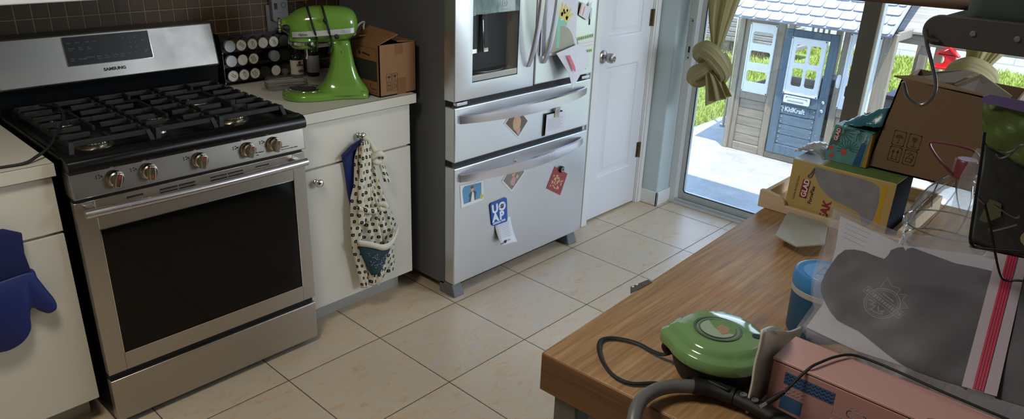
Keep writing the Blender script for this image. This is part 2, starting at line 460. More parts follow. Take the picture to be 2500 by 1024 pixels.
def panel_door():
    m = MB(); y0, y1 = DY + 0.006, DY + 0.041
    px0, px1 = 2.035, 2.345
    zs = [0.012, 0.24, 0.86, 1.00, 1.72, 1.80, 1.95, DH]
    # stiles and rails
    m.box(DX0, px0, y0, y1, zs[0], DH); m.box(px1, DX1, y0, y1, zs[0], DH)
    for a, b2 in ((0.012, 0.25), (0.865, 1.015), (1.76, DH)): m.box(px0, px1, y0, y1, a, b2)
    # two raised panels: groove then raised field
    for a, b2 in ((0.25, 0.865), (1.015, 1.76)):
        def ring(o, y): return [(px0 + o, y, a + o), (px1 - o, y, a + o), (px1 - o, y, b2 - o), (px0 + o, y, b2 - o)]
        rows = [ring(0.0, y0), ring(0.006, y0 + 0.002), ring(0.012, y0 + 0.010), ring(0.022, y0 + 0.011), ring(0.048, y0 + 0.003), ring(0.050, y0 + 0.002)]
        m.quadgrid(rows, closed_u=True); o = len(m.v) - 4; m.f.append([o, o + 1, o + 2, o + 3])
        m.box(px0, px1, y1 - 0.012, y1, a, b2)
    return m
door1 = struct(panel_door().build('door_1', M['door'], smooth=25))
def knobset(x, z):
    m = MB(); m.lathe([(0.034, 0.0), (0.034, 0.003), (0.031, 0.007), (0.020, 0.010), (0.013, 0.013), (0.012, 0.024), (0.017, 0.030), (0.0235, 0.036), (0.0255, 0.046), (0.0255, 0.058), (0.0225, 0.067), (0.012, 0.0705), (0.011, 0.068), (0, 0.068)], (x, DY + 0.006, z), 32, 'y')
    return m
knobset(1.998, 0.925).build('door_knob', M['nickel'], door1)
for hz in (1.092, 0.335, 1.85):
    h = MB(); h.cyl((DX1 + 0.004, DY - 0.004, hz - 0.045), 0.0055, 0.09).box(DX1 - 0.020, DX1, DY + 0.003, DY + 0.006, hz - 0.045, hz + 0.045)
    for k in range(4): h.cyl((DX1 + 0.004, DY - 0.004, hz - 0.0455 + k * 0.0225), 0.0066, 0.002)
    h.build('hinge', M['bronze'], door1)

# ---------------------------------------------------------------- sliding glass door
SX = 2.645
sd = MB()
sd.box(2.622, 2.73, -0.012, 0.043, 0.0, 2.10)                      # left jamb
sd.box(2.622, 2.73, -2.15, -2.10, 0.0, 2.10).box(2.622, 2.73, -2.10, -0.012, 2.04, 2.10)
sliding = struct(sd.build('door_2', M['alu_paint'], bevel=0.003))
m = MB(); m.box(2.600, 2.626, -2.10, 0.030, 0.0, 0.012).box(2.626, 2.640, -2.10, -0.012, 0.0, 0.026).box(2.640, 2.70, -2.10, -0.012, 0.0, 0.016)
m.build('sill_track', M['alu'], sliding, bevel=0.002)
def leaf(y0, y1, x, w0, w1, zb=0.018):
    m = MB(); m.box(x, x + 0.03, y1 - w1, y1, zb, 2.04).box(x, x + 0.03, y0, y0 + w0, zb, 2.04).box(x, x + 0.03, y0 + w0, y1 - w1, zb, 0.062).box(x, x + 0.03, y0 + w0, y1 - w1, 1.97, 2.04)
    return m
leaf(-0.955, -0.013, 2.664, 0.05, 0.030).build('fixed_panel_frame', M['alu'], sliding, bevel=0.002)
leaf(-2.08, -0.868, 2.628, 0.06, 0.078).build('sliding_panel_frame', M['stile'], sliding, bevel=0.002)
MB().box(2.632, 2.663, -0.958, -0.9465, 0.018, 2.04).build('stile_edge', M['trim'], sliding)
gk = MB()
fr_ = Frame((2.6635, -0.043, 0.062), (0, -1, 0), (0, 0, 1))
MB().box(2.677, 2.681, -0.905, -0.043, 0.060, 1.972).build('glass_pane', M['glass'], sliding, smooth=0)
MB().box(2.641, 2.645, -2.02, -0.946, 0.060, 1.972).build('glass_pane', M['glass'], sliding, smooth=0)
gs = MB(); fr_.line(gs, roundrect(0.001, 0.001, 0.862, 1.908, 0.02), 0.005, 0.003, closed=True)
gs.build('glazing_seal', M['gasket'], sliding)
lk = MB(); lf = Frame((2.6215, 0.030, 0), (0, -1, 0), (0, 0, 1))
lf.poly(lk, roundrect(0.008, 0.86, 0.026, 1.09, 0.008), 0.003)
o = lk.build('strike_plate', M['alu'], sliding)
lk = MB(); lf.poly(lk, roundrect(0.012, 0.90, 0.022, 0.935, 0.003), 0.001, 0.003); lf.disc(lk, 0.017, 0.872, 0.004, 0.001, 0.003); lf.disc(lk, 0.017, 1.075, 0.004, 0.001, 0.003)
lk.build('latch_slot', M['dark'], o)
# ================================================================ gas range
RX0, RX1, RY = -0.529, 0.221, 0.145
rg = thing('gas_range', 'freestanding stainless steel gas range with black cast iron grates and five knobs', 'stove', ((RX0 + RX1) / 2, 0.45, 0))
m = MB(); m.box(RX0 + 0.003, RX1 - 0.003, RY + 0.035, 0.79, 0.02, 0.895)
m.build('body', M['enamel'], rg, bevel=0.002)
for x in (RX0 + 0.05, RX1 - 0.05):
    for y in (RY + 0.10, 0.72): MB().cyl((x, y, 0.0), 0.015, 0.022).build('foot', M['dark'], rg)
# storage drawer
m = MB(); m.box(RX0, RX1, RY, RY + 0.034, 0.028, 0.182); dr = m.build('drawer', M['steel_h'], rg, bevel=0.003)
m = MB(); m.box(RX0 + 0.004, RX1 - 0.004, RY + 0.016, RY + 0.05, 0.182, 0.206); m.build('drawer_gap', M['dark'], rg)
# oven door
WX0, WX1, WZ0, WZ1 = -0.474, 0.172, 0.268, 0.697
fd = Frame((RX0, RY, 0), (1, 0, 0), (0, 0, 1))
m = MB(); m.box(RX0, WX0, RY, RY + 0.03, 0.206, 0.793).box(WX1, RX1, RY, RY + 0.03, 0.206, 0.793).box(WX0, WX1, RY, RY + 0.03, 0.206, WZ0).box(WX0, WX1, RY, RY + 0.03, WZ1, 0.793)
odoor = m.build('oven_door', M['steel_h'], rg, bevel=0.0015)
MB().box(WX0 + 0.0005, WX1 - 0.0005, RY + 0.002, RY + 0.03, WZ0 + 0.0005, WZ1 - 0.0005).build('oven_window', M['ovenglass'], odoor)
m = MB(); fd.line(m, [(WX0 - RX0, WZ0), (WX1 - RX0, WZ0), (WX1 - RX0, WZ1), (WX0 - RX0, WZ1)], 0.0022, 0.001, closed=True); m.build('window_trim', M['chrome'], odoor)
vents = [(-0.387, -0.339), (-0.289, -0.234), (-0.230, -0.177), (-0.127, -0.071), (-0.067, -0.013), (0.032, 0.082)]
for i, (a, b) in enumerate(vents):
    m = MB(); k = [0] if i in (0, 5) else [0, 1]
    for q in k: fd.rect(m, a - RX0, 0.7745 - q * 0.011, b - RX0, 0.7795 - q * 0.011, 0.0006)
    v = m.build('vent_slot', M['dark'], odoor)
    m = MB(); fd.line(m, [(a - RX0, 0.7735), (b - RX0, 0.7735)], 0.0012, 0.001); m.build('vent_lip', M['chrome'], v)
# handle: bowed tube on two posts
m = MB(); pts = [(lerp(-0.518, 0.200, i / 24), 0.098 - 0.012 * math.sin(PI * i / 24), 0.772) for i in range(25)]
m.tube(pts, 0.0135, 18, up=(0, 0, 1)); hd = m.build('oven_handle', M['steel_hd'], odoor)
m = MB()
for x in (-0.492, 0.176): m.box(x - 0.012, x + 0.012, 0.100, RY, 0.763, 0.781)
m.build('handle_mount', M['steel_h'], hd, bevel=0.003)
# control panel, leaning back slightly at the top
m = MB(); m.hexa([(RX0, RY - 0.012, 0.806), (RX1, RY - 0.012, 0.806), (RX1, 0.20, 0.806), (RX0, 0.20, 0.806), (RX0, RY - 0.004, 0.884), (RX1, RY - 0.004, 0.884), (RX1, 0.20, 0.884), (RX0, 0.20, 0.884)])
cp = m.build('control_panel', M['steel_h'], rg, bevel=0.003)
m = MB(); m.box(RX0 + 0.004, RX1 - 0.004, RY + 0.01, RY + 0.05, 0.792, 0.807); m.build('panel_gap', M['dark'], rg)
fp = Frame((0, RY - 0.0125, 0.806), (1, 0, 0), (0, 0.008, 0.078))
for i, (kx, ang, rd) in enumerate([(-0.412, -0.30, 1), (-0.316, -0.12, 0), (-0.157, -0.22, 1), (0.006, -0.25, 1), (0.101, -0.25, 1)]):
    zz = 0.848
    m = MB(); m.lathe([(0.0255, 0), (0.0255, 0.003), (0.0235, 0.006), (0.0225, 0.016), (0.019, 0.0185), (0, 0.0195)], (kx, RY - 0.010, zz), 32, 'y')
    kn = m.build('knob', M['knob'], rg, smooth=30)
    f2 = Frame((kx, RY - 0.026, zz), (1, 0, 0), (0, 0, 1)).rot(ang)
    m = MB(); pr = [(-0.0085, -0.0225), (0.0085, -0.0225), (0.0105, 0.0), (0.0085, 0.0225), (-0.0085, 0.0225), (-0.0105, 0.0)]
    m.prism([f2.p(a, b, -0.006) for a, b in pr], f2.n * 0.022); m.build('grip', M['knob'], kn, bevel=0.0035, bseg=3)
    m = MB(); q = 1 if rd else -1
    f2.poly(m, roundrect(-0.0022, 0.010 * q - 0.006, 0.0022, 0.010 * q + 0.006, 0.002), 0.0008, 0.0158); m.build('indicator', M['red'], kn)
    m = MB()
    for dx, dz in ((-0.048, 0.020), (-0.040, 0.022), (-0.048, 0.014), (-0.040, 0.014)): fp.disc(m, kx + dx, zz - 0.806 + dz - 0.004, 0.002, 0.0006)
    fp.disc(m, kx - 0.034, zz - 0.806 + 0.013, 0.003, 0.0006); m.build('burner_symbol', M['print_dark'], cp)
for kx, s1, s2 in ((0.006, 'Slide Burner', 'Only'), (0.101, 'Slide Burner', 'Push to turn at high settings')):
    text('lettering', s1, fp, kx + 0.026, 0.022, 0.0062, M['print_dark'], cp); text('lettering', s2, fp, kx + 0.026, 0.014, 0.0056, M['print_dark'], cp)
# cooktop: pan with raised rim and rounded front
m = MB()
prof = [(0.126, 0.884), (0.119, 0.892), (0.118, 0.908), (0.124, 0.921), (0.140, 0.929), (0.170, 0.930), (0.182, 0.924), (0.190, 0.912), (0.72, 0.912), (0.725, 0.925), (0.79, 0.925), (0.79, 0.884)]
m.prism([(RX0 - 0.002, y, z) for y, z in prof], (RX1 - RX0 + 0.004, 0, 0))
ct = m.build('cooktop', M['enamel'], rg, bevel=0.002, smooth=50)
for x in (RX0 - 0.002, RX1 - 0.024): MB().box(x, x + 0.026, 0.16, 0.76, 0.90, 0.929).build('side_rim', M['enamel'], ct, bevel=0.006, bseg=3)
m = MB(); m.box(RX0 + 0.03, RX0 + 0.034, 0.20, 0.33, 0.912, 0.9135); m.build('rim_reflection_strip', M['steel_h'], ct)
# burners
for bx, by, r, r2 in ((-0.405, 0.285, 0.043, 0.034), (0.035, 0.285, 0.045, 0.036), (-0.400, 0.585, 0.033, 0.026), (0.055, 0.585, 0.036, 0.028), (-0.165, 0.44, 0.040, 0.030)):
    bn = MB(); bn.lathe([(r + 0.012, 0), (r + 0.010, 0.003), (r, 0.004), (r, 0.013), (r - 0.003, 0.016), (r - 0.012, 0.016), (0, 0.016)], (bx, by, 0.912), 36)
    for k in range(30):
        a = 2 * PI * k / 30
        bn.box(-0.0012, 0.0012, -0.002, 0.002, 0.011, 0.0165, Matrix.Translation((bx + (r - 0.001) * math.cos(a), by + (r - 0.001) * math.sin(a), 0.912)) @ Matrix.Rotation(a + PI / 2, 4, 'Z'))
    bb = bn.build('burner', M['knob'], rg, smooth=30)
    MB().lathe([(r2, 0), (r2 + 0.001, 0.004), (r2 - 0.003, 0.008), (0, 0.0085)], (bx, by, 0.928), 36).build('burner_cap', M['iron'], bb)
# grates: outer ring with sloped feet, cross fingers
def grate(x0, x1):
    m = MB(); zt = 0.957; w = 0.0055; y0, y1 = 0.205, 0.700
    def bar(a, b, h=0.016, ww=w):
        a, b = Vector(a), Vector(b); d = (b - a).normalized(); n = Vector((-d.y, d.x, 0)) * ww
        m.hexa([a - n + Vector((0, 0, -h)), b - n + Vector((0, 0, -h)), b + n + Vector((0, 0, -h)), a + n + Vector((0, 0, -h)), a - n * 0.7, b - n * 0.7, b + n * 0.7, a + n * 0.7])
    for y in (y0, y1): bar((x0 + 0.014, y, zt), (x1 - 0.014, y, zt))
    for k in range(9):   # scalloped side rails
        ya, yb = lerp(y0, y1, k / 9), lerp(y0, y1, (k + 1) / 9)
        for x in (x0 + 0.010, x1 - 0.010):
            bar((x, ya + 0.012, zt - 0.002), (x, yb - 0.012, zt - 0.002)); bar((x, yb - 0.013, zt - 0.008), (x, yb + 0.013, zt - 0.008), 0.012)
    xc = (x0 + x1) / 2
    for y in (0.285, 0.365, 0.45, 0.535, 0.62):
        bar((x0 + 0.012, y, zt), (xc - 0.028, y, zt)); bar((xc + 0.028, y, zt), (x1 - 0.012, y, zt))
    for ya, yb in ((y0, 0.262), (0.335, 0.57), (0.64, y1)): bar((xc, ya, zt), (xc, yb, zt))
    bar((xc - 0.035, 0.45, zt), (xc + 0.035, 0.45, zt))
    for x, sx_ in ((x0 + 0.014, -1), (x1 - 0.014, 1)):
        for y, sy_ in ((y0, -1), (y1, 1)):
            m.hexa([(x + sx_ * 0.010 - 0.008, y + sy_ * 0.016 - 0.006, 0.912), (x + sx_ * 0.010 + 0.008, y + sy_ * 0.016 - 0.006, 0.912), (x + sx_ * 0.010 + 0.008, y + sy_ * 0.016 + 0.006, 0.912), (x + sx_ * 0.010 - 0.008, y + sy_ * 0.016 + 0.006, 0.912),
                    (x - 0.007, y - 0.006, zt), (x + 0.007, y - 0.006, zt), (x + 0.007, y + 0.006, zt), (x - 0.007, y + 0.006, zt)])
    return m
for a, b in ((-0.503, -0.262), (-0.258, -0.058), (-0.054, 0.190)): grate(a, b).build('grate', M['iron'], rg, bevel=0.0015)
for bx, by, bz in ((-0.205, 0.285, 0.9125), (-0.440, 0.42, 0.9125)):
    MB().lathe([(0.012, 0), (0.010, 0.006), (0.006, 0.008), (0, 0.008)], (bx, by, bz), 16, sx=1.7).build('igniter', M['knob'], ct)
# backguard: dark glass riser below, steel console above
m = MB(); m.hexa([(RX0, 0.745, 0.912), (RX1, 0.745, 0.912), (RX1, 0.80, 0.912), (RX0, 0.80, 0.912), (RX0, 0.725, 1.012), (RX1, 0.725, 1.012), (RX1, 0.80, 1.012), (RX0, 0.80, 1.012)])
bg = m.build('backguard', M['panelglass'], rg, bevel=0.002)
m = MB(); m.hexa([(RX0, 0.694, 1.012), (RX1 - 0.006, 0.694, 1.012), (RX1 - 0.006, 0.80, 1.012), (RX0, 0.80, 1.012), (RX0, 0.728, 1.174), (RX1 - 0.006, 0.728, 1.174), (RX1 - 0.006, 0.80, 1.174), (RX0, 0.80, 1.174)])
con = m.build('console', M['steel_panel'], rg, bevel=0.008, bseg=3)
fc = Frame((0, 0.6935, 1.012), (1, 0, 0), (0, 0.034, 0.162))
m = MB(); fc.poly(m, roundrect(-0.312, 0.058, -0.030, 0.153, 0.005), 0.0012); dp = m.build('display', M['panelglass'], con)
m = MB(); fc.line(m, roundrect(-0.313, 0.057, -0.029, 0.154, 0.005), 0.0016, 0.0014, closed=True); m.build('display_trim', M['chrome'], con)
L_ = M['print_grey']
for s, a, b in (('Bake', -0.300, 0.132), ('Broil', -0.272, 0.132), ('Keep', -0.243, 0.132), ('Warm', -0.222, 0.132), ('Favorite', -0.300, 0.114), ('Self', -0.268, 0.114), ('Self', -0.241, 0.114), ('Cook', -0.300, 0.108), ('Clean', -0.268, 0.108), ('Clean', -0.241, 0.108),
                ('Oven', -0.300, 0.080), ('Lock', -0.300, 0.074), ('Oven Light', -0.275, 0.077), ('Dehydrate', -0.249, 0.080), ('Bread', -0.215, 0.080), ('Proof', -0.215, 0.073), ('Timer', -0.192, 0.080), ('On/Off', -0.192, 0.073), ('Cooking', -0.166, 0.080), ('Time', -0.166, 0.073), ('Delay', -0.139, 0.080), ('Start', -0.139, 0.073), ('Clock', -0.117, 0.080)):
    text('lettering', s, fc, a, b, 0.0058, L_, dp, base=0.0013)
for i, s in enumerate(('1', '2', '3', '4', '5', '6', '7', '8', '9')): text('lettering', s, fc, -0.120 + 0.019 * (i % 3), 0.132 - 0.0165 * (i // 3), 0.0075, L_, dp, base=0.0013)
text('lettering', '0', fc, -0.088, 0.080, 0.0075, L_, dp, base=0.0013)
text('lettering', 'START', fc, -0.056, 0.086, 0.0058, L_, dp, base=0.0013); text('lettering', 'SET', fc, -0.054, 0.079, 0.0058, L_, dp, base=0.0013); text('lettering', 'Clear', fc, -0.060, 0.120, 0.0058, L_, dp, base=0.0013)
text('brand_lettering', 'SAMSUNG', fc, -0.205, 0.030, 0.0145, M['print_dark'], con, bold=0.0006, sx=1.12)
# white hood lip above
hdm = MB(); hdm.box(-1.30, -0.17, 0.40, 0.822, 1.322, 1.40); hdm.box(-1.30, -0.17, 0.395, 0.41, 1.318, 1.40)
tag(hdm.build('range_hood', M['trim'], bevel=0.004), 'white range hood, only its lower edge showing above the stove', 'range hood')

# ================================================================ cabinets and worktops
def base_cabinet(x0, x1, label, knobs):
    c = thing('base_cabinet', label, 'cabinet', ((x0 + x1) / 2, 0.5, 0))
    MB().box(x0 + 0.004, x1 - 0.004, 0.228, 0.815, 0.095, 0.871).build('carcass', M['laminate'], c, bevel=0.001)
    MB().box(x0 + 0.004, x1 - 0.012, 0.300, 0.80, 0.0, 0.095).build('toe_kick', M['kick'], c)
    d = MB().box(x0, x1, 0.210, 0.2275, 0.697, 0.864).build('drawer_front', M['laminate'], c, bevel=0.0012)
    dd = MB().box(x0, x1, 0.210, 0.2275, 0.104, 0.688).build('cabinet_door', M['laminate'], c, bevel=0.0012)
    def kn(x, z, par): MB().lathe([(0.011, 0), (0.009, 0.003), (0.0055, 0.006), (0.005, 0.013), (0.010, 0.016), (0.0155, 0.021), (0.0165, 0.027), (0.013, 0.032), (0.006, 0.034), (0, 0.0345)], (x, 0.210, z), 24, 'y').build('knob', M['chrome'], par)
    for (x, z, wh) in knobs: kn(x, z, d if wh == 'd' else dd)
    return c
base_cabinet(0.243, 0.758, 'off-white laminate base cabinet between stove and fridge, apron hanging on its knob', [(0.503, 0.783, 'd'), (0.300, 0.640, 'c')])
base_cabinet(-1.30, -0.552, 'off-white laminate base cabinet left of the stove with blue mitt in front', [(-0.775, 0.790, 'd')])
def worktop(x0, x1, label):
    w = thing('worktop', label, 'worktop', ((x0 + x1) / 2, 0.5, 0.871))
    MB().box(x0, x1, 0.194, 0.822, 0.872, 0.910).build('slab', M['counter'], w, bevel=0.001)
    MB().box(x0, x1, 0.190, 0.194, 0.872, 0.9095).build('front_edge', M['counter'], w, bevel=0.0006)
    MB().box(x0, x1, 0.1938, 0.1952, 0.9095, 0.9103).build('edge_seam', M['edge'], w)
worktop(0.226, 0.778, 'pale laminate worktop between stove and fridge carrying the green mixer')
worktop(-1.30, -0.545, 'pale laminate worktop at far left with black cord lying over it')
# ================================================================ refrigerator
FX0, FX1, FY = 0.842, 1.742, 0.030
fr = thing('refrigerator', 'stainless french-door refrigerator with water dispenser and two bottom drawers', 'refrigerator', (1.292, 0.45, 0))
MB().box(FX0 + 0.004, FX1 - 0.004, 0.094, 0.800, 0.045, 1.79).build('body', M['darkgrey'], fr, bevel=0.004)
MB().box(FX0 + 0.02, FX1 - 0.02, 0.080, 0.11, 0.05, 1.77).build('door_gasket', M['dark'], fr)
def holed(x0, x1, z0, z1, hx0, hx1, hz0, hz1, y0, y1, depth=None):
    m = MB(); e = 0.004
    def R(a, b, c, d, y): return [(a, y, c), (b, y, c), (b, y, d), (a, y, d)]
    rows = [R(x0, x1, z0, z1, y1), R(x0, x1, z0, z1, y0 + e), R(x0 + 0.0012, x1 - 0.0012, z0 + 0.0012, z1 - 0.0012, y0 + 0.0012), R(x0 + e, x1 - e, z0 + e, z1 - e, y0),
            R(hx0, hx1, hz0, hz1, y0), R(hx0, hx1, hz0, hz1, y1)]
    m.quadgrid(rows, closed_u=True, closed_v=True); return m
ld = holed(FX0, 1.314, 0.893, 1.775, 0.937, 1.207, 0.960, 1.46, FY, 0.092).build('left_door', M['steel_fr'], fr, smooth=30)
rd = MB().box(1.322, FX1, FY, 0.092, 0.896, 1.775).build('right_door', M['steel_fr'], fr, bevel=0.005, bseg=3)
md = MB().box(FX0, FX1, FY, 0.090, 0.636, 0.868).build('middle_drawer', M['steel_fr'], fr, bevel=0.005, bseg=3)
fz = MB().box(FX0, FX1, FY, 0.090, 0.066, 0.611).build('freezer_drawer', M['steel_fr'], fr, bevel=0.005, bseg=3)
MB().box(FX0 + 0.01, FX1 - 0.01, 0.055, 0.10, 0.864, 0.897).box(FX0 + 0.01, FX1 - 0.01, 0.055, 0.10, 0.608, 0.640).box(1.312, 1.324, 0.05, 0.10, 0.90, 1.77).build('gap_shadow_strip', M['dark'], fr)
for x in (0.885, 1.70): MB().box(x - 0.03, x + 0.03, 0.032, 0.10, 0.874, 0.888).build('hinge_cover', M['steel_hd'], fr, bevel=0.002)
for x0, x1 in ((0.846, 0.909), (1.655, 1.725)):
    m = MB(); m.hexa([(x0, 0.028, 0.0), (x1, 0.028, 0.0), (x1, 0.13, 0.0), (x0, 0.13, 0.0), (x0 + 0.0, 0.045, 0.062), (x1 - 0.010, 0.045, 0.062), (x1 - 0.010, 0.13, 0.062), (x0, 0.13, 0.062)])
    m.build('foot_cover', M['greyplastic'], fr, bevel=0.006, bseg=3)
MB().box(0.92, 1.66, 0.10, 0.12, 0.012, 0.05).build('base_grille', M['dark'], fr)
# dispenser
def recess():
    m = MB(); x0, x1, z0, z1 = 0.937, 1.207, 0.990, 1.226
    rows = []
    for (ax, az0, az1, y) in ((0.0, z0, z1, 0.036), (0.012, z0 + 0.004, z1 - 0.002, 0.075), (0.035, z0 + 0.010, z1 - 0.004, 0.089)):
        rows.append([(x0 + ax, y, az0), (x1 - ax, y, az0), (x1 - ax, y, az1), (x0 + ax, y, az1)])
    m.quadgrid(rows, closed_u=True); o = len(m.v) - 4; m.f.append([o, o + 1, o + 2, o + 3]); return m
dsp = recess().build('dispenser_recess', M['recess'], ld, smooth=60)
def m_screen():
    t = NT('dispenser_screen'); co = t.coord(); n = t.noise(t.mapp(co, (6, 6, 2.2), (0, 0.3, 0)), 2.0, 6, 0.6, 1.5)
    t.set(color=t.ramp(n, [(0.34, rgb(78, 98, 104)), (0.5, rgb(128, 150, 152)), (0.64, rgb(96, 124, 104))]), rough=0.08, spec=0.8); return t.m
M['screen'] = m_screen()
scn_ = MB().box(0.938, 1.206, 0.0305, 0.040, 1.226, 1.458).build('touch_screen', M['screen'], ld, bevel=0.003)
ff = Frame((0, FY, 0), (1, 0, 0), (0, 0, 1))
for cx_ in (1.005, 1.115):
    m = MB(); ff.ring(m, cx_, 1.262, 0.013, 0.0145, 0.0006, 0.0); ff.line(m, [(cx_ - 0.018, 1.238), (cx_ + 0.018, 1.238)], 0.002)
    ff.line(m, [(cx_ - 0.006, 1.262), (cx_ + 0.006, 1.262)], 0.002); ff.line(m, [(cx_, 1.256), (cx_, 1.268)], 0.002)
    m.build('touch_symbol', M['print_grey'], scn_)
MB().box(0.937, 1.207, 0.0315, 0.087, 0.961, 0.989).build('drip_tray_front', plain('tray_champagne', rgb(168, 164, 158), 0.35, 0.6), ld, bevel=0.004)
m = MB(); m.lathe([(0.105, 0), (0.105, 0.003), (0.095, 0.004), (0.09, 0.0015), (0, 0.0015)], (1.072, 0.084, 0.9895), 32, sy=0.42)
m.build('drip_grille', M['recess'], ld)
for x in (0.957, 1.022):
    m = MB(); m.hexa([(x, 0.052, 1.070), (x + 0.028, 0.052, 1.070), (x + 0.028, 0.060, 1.070), (x, 0.060, 1.070), (x, 0.062, 1.222), (x + 0.028, 0.062, 1.222), (x + 0.028, 0.072, 1.222), (x, 0.072, 1.222)])
    pad = m.build('dispenser_paddle', M['chrome'], ld, bevel=0.002)
    m = MB(); m.hexa([(x + 0.003, 0.051, 1.088), (x + 0.025, 0.051, 1.088), (x + 0.025, 0.054, 1.088), (x + 0.003, 0.054, 1.088), (x + 0.003, 0.060, 1.219), (x + 0.025, 0.060, 1.219), (x + 0.025, 0.063, 1.219), (x + 0.003, 0.063, 1.219)])
    m.build('paddle_face', M['dark'], pad)
# bowed strap handles
def strap(p0, p1, across, out, bow, w0, w1, th=0.012, n=28):
    """flat strap from p0 to p1; across = width direction, out = bow direction"""
    m = MB(); rows = []; p0, p1, ac, ot = Vector(p0), Vector(p1), Vector(across), Vector(out)
    for i in range(n + 1):
        t = i / n; s_ = math.sin(PI * t); c = p0.lerp(p1, t) + ot * (bow * s_ ** 0.8 + 0.004); w = lerp(w0, w1, s_) / 2
        tt = th * (0.5 + 0.5 * min(1, s_ * 3))
        rows.append([c - ac * w, c - ac * (w - 0.003) + ot * tt * 0.9, c + ot * tt, c + ac * (w - 0.003) + ot * tt * 0.9, c + ac * w, c - ot * 0.0])
    m.quadgrid(rows, closed_u=True); k = len(rows[0]); o = len(m.v) - len(rows) * k
    m.f.append([o + j for j in range(k)]); e = o + (len(rows) - 1) * k; m.f.append([e + j for j in range(k)]); return m
strap((0.868, FY, 0.818), (1.700, FY, 0.818), (0, 0, 1), (0, -1, 0), 0.060, 0.036, 0.050).build('drawer_handle', M['steel_hd'], md, smooth=35)
strap((0.868, FY, 0.565), (1.700, FY, 0.565), (0, 0, 1), (0, -1, 0), 0.060, 0.036, 0.050).build('drawer_handle', M['steel_hd'], fz, smooth=35)
strap((1.268, FY, 0.985), (1.268, FY, 1.72), (1, 0, 0), (0, -1, 0), 0.062, 0.026, 0.030).build('door_handle', M['steel_hd'], ld, smooth=35)
strap((1.372, FY, 0.988), (1.372, FY, 1.72), (1, 0, 0), (0, -1, 0), 0.062, 0.026, 0.030).build('door_handle', M['steel_hd'], rd, smooth=35)

# ================================================================ papers, photos and magnets on the fridge
paper = plain('white_paper', rgb(214, 214, 222), 0.7, var=0.03)
photo = plain('photo_border', rgb(226, 226, 222), 0.35, var=0.02)
c_blue = plain('photo_sky_blue', rgb(92, 148, 190), 0.35, var=0.12, vscale=20); c_brown = plain('photo_brown', rgb(104, 88, 76), 0.4, var=0.3, vscale=60)
c_skin = plain('photo_skin', rgb(206, 160, 136), 0.45, var=0.06); c_hair = plain('photo_hair', rgb(112, 78, 52), 0.5); c_blond = plain('photo_blond', rgb(196, 168, 124), 0.5, var=0.2, vscale=90)
c_denim = plain('photo_denim', rgb(74, 84, 102), 0.5, var=0.2, vscale=120); c_pink = plain('photo_pink', rgb(196, 150, 150), 0.5); c_grey = plain('photo_grey_wood', rgb(128, 124, 120), 0.5, var=0.35, vscale=90)
def flat(name, pts, mat, label, cat, h=0.0008, base=0.0006, group=None):
    m = MB(); ff.poly(m, pts, h, base); return tag(m.build(name, mat, smooth=0), label, cat, group)
def sub(name, par, mat, fn): m = MB(); fn(m); return m.build(name, mat, par, smooth=0)
# boy photo, blue ground
o = flat('instant_photo', [(0.873, 0.531), (1.014, 0.524), (1.017, 0.430), (0.883, 0.428)], photo, 'square white-bordered photo of a person against pale blue', 'photo')
sub('picture', o, c_blue, lambda m: ff.poly(m, [(0.898, 0.522), (1.000, 0.516), (1.003, 0.443), (0.897, 0.441), (0.888, 0.50), (0.889, 0.512)], 0.0003, 0.0014))
sub('figure_shirt', o, c_denim, lambda m: ff.poly(m, [(0.925, 0.443), (0.965, 0.443), (0.972, 0.478), (0.955, 0.490), (0.940, 0.490), (0.924, 0.475), (0.930, 0.462)], 0.0003, 0.0017))
sub('figure_vest', o, photo, lambda m: ff.poly(m, [(0.938, 0.443), (0.960, 0.443), (0.955, 0.480), (0.946, 0.486)], 0.0003, 0.002))
sub('figure_head', o, c_skin, lambda m: ff.disc(m, 0.946, 0.497, 0.009, 0.0003, 0.002, ry=0.012))
sub('figure_hair', o, c_hair, lambda m: ff.disc(m, 0.945, 0.507, 0.0095, 0.0003, 0.0023, ry=0.006))
sub('sticker', o, plain('yellow_dot', rgb(196, 186, 90), 0.5), lambda m: ff.disc(m, 1.003, 0.449, 0.011, 0.0003, 0.002))
# diamond portrait (girl, blond)
D = [(1.132, 0.754), (1.208, 0.826), (1.296, 0.738), (1.229, 0.669)]
def inset(P, k): cx = sum(p[0] for p in P) / len(P); cy = sum(p[1] for p in P) / len(P); return [(lerp(x, cx, k), lerp(y, cy, k)) for x, y in P]
o = flat('portrait_print', D, photo, 'diamond-tilted print of a blond child under the upper drawer handle', 'photo')
sub('picture', o, c_brown, lambda m: ff.poly(m, inset(D, 0.12), 0.0003, 0.0014))
sub('figure_hair', o, c_blond, lambda m: ff.disc(m, 1.215, 0.742, 0.026, 0.0003, 0.0017, ry=0.036))
sub('figure_head', o, c_skin, lambda m: ff.disc(m, 1.217, 0.755, 0.013, 0.0003, 0.002, ry=0.018))
sub('figure_dress', o, c_pink, lambda m: ff.poly(m, [(1.205, 0.712), (1.240, 0.716), (1.236, 0.692), (1.226, 0.682)], 0.0003, 0.002))
D = [(1.129, 0.487), (1.215, 0.580), (1.290, 0.500), (1.197, 0.420)]
o = flat('portrait_print', D, photo, 'diamond-tilted print of two figures by a fence under the lower drawer handle', 'photo')
sub('picture', o, c_grey, lambda m: ff.poly(m, inset(D, 0.13), 0.0003, 0.0014))
sub('figure_dress', o, c_pink, lambda m: ff.poly(m, [(1.185, 0.470), (1.205, 0.495), (1.225, 0.480), (1.212, 0.447), (1.192, 0.455)], 0.0003, 0.0017))
sub('figure_head', o, c_skin, lambda m: (ff.disc(m, 1.205, 0.505, 0.011, 0.0003, 0.002), ff.disc(m, 1.232, 0.487, 0.009, 0.0003, 0.002)))
sub('figure_hair', o, c_hair, lambda m: ff.disc(m, 1.202, 0.514, 0.011, 0.0003, 0.0023, ry=0.007))
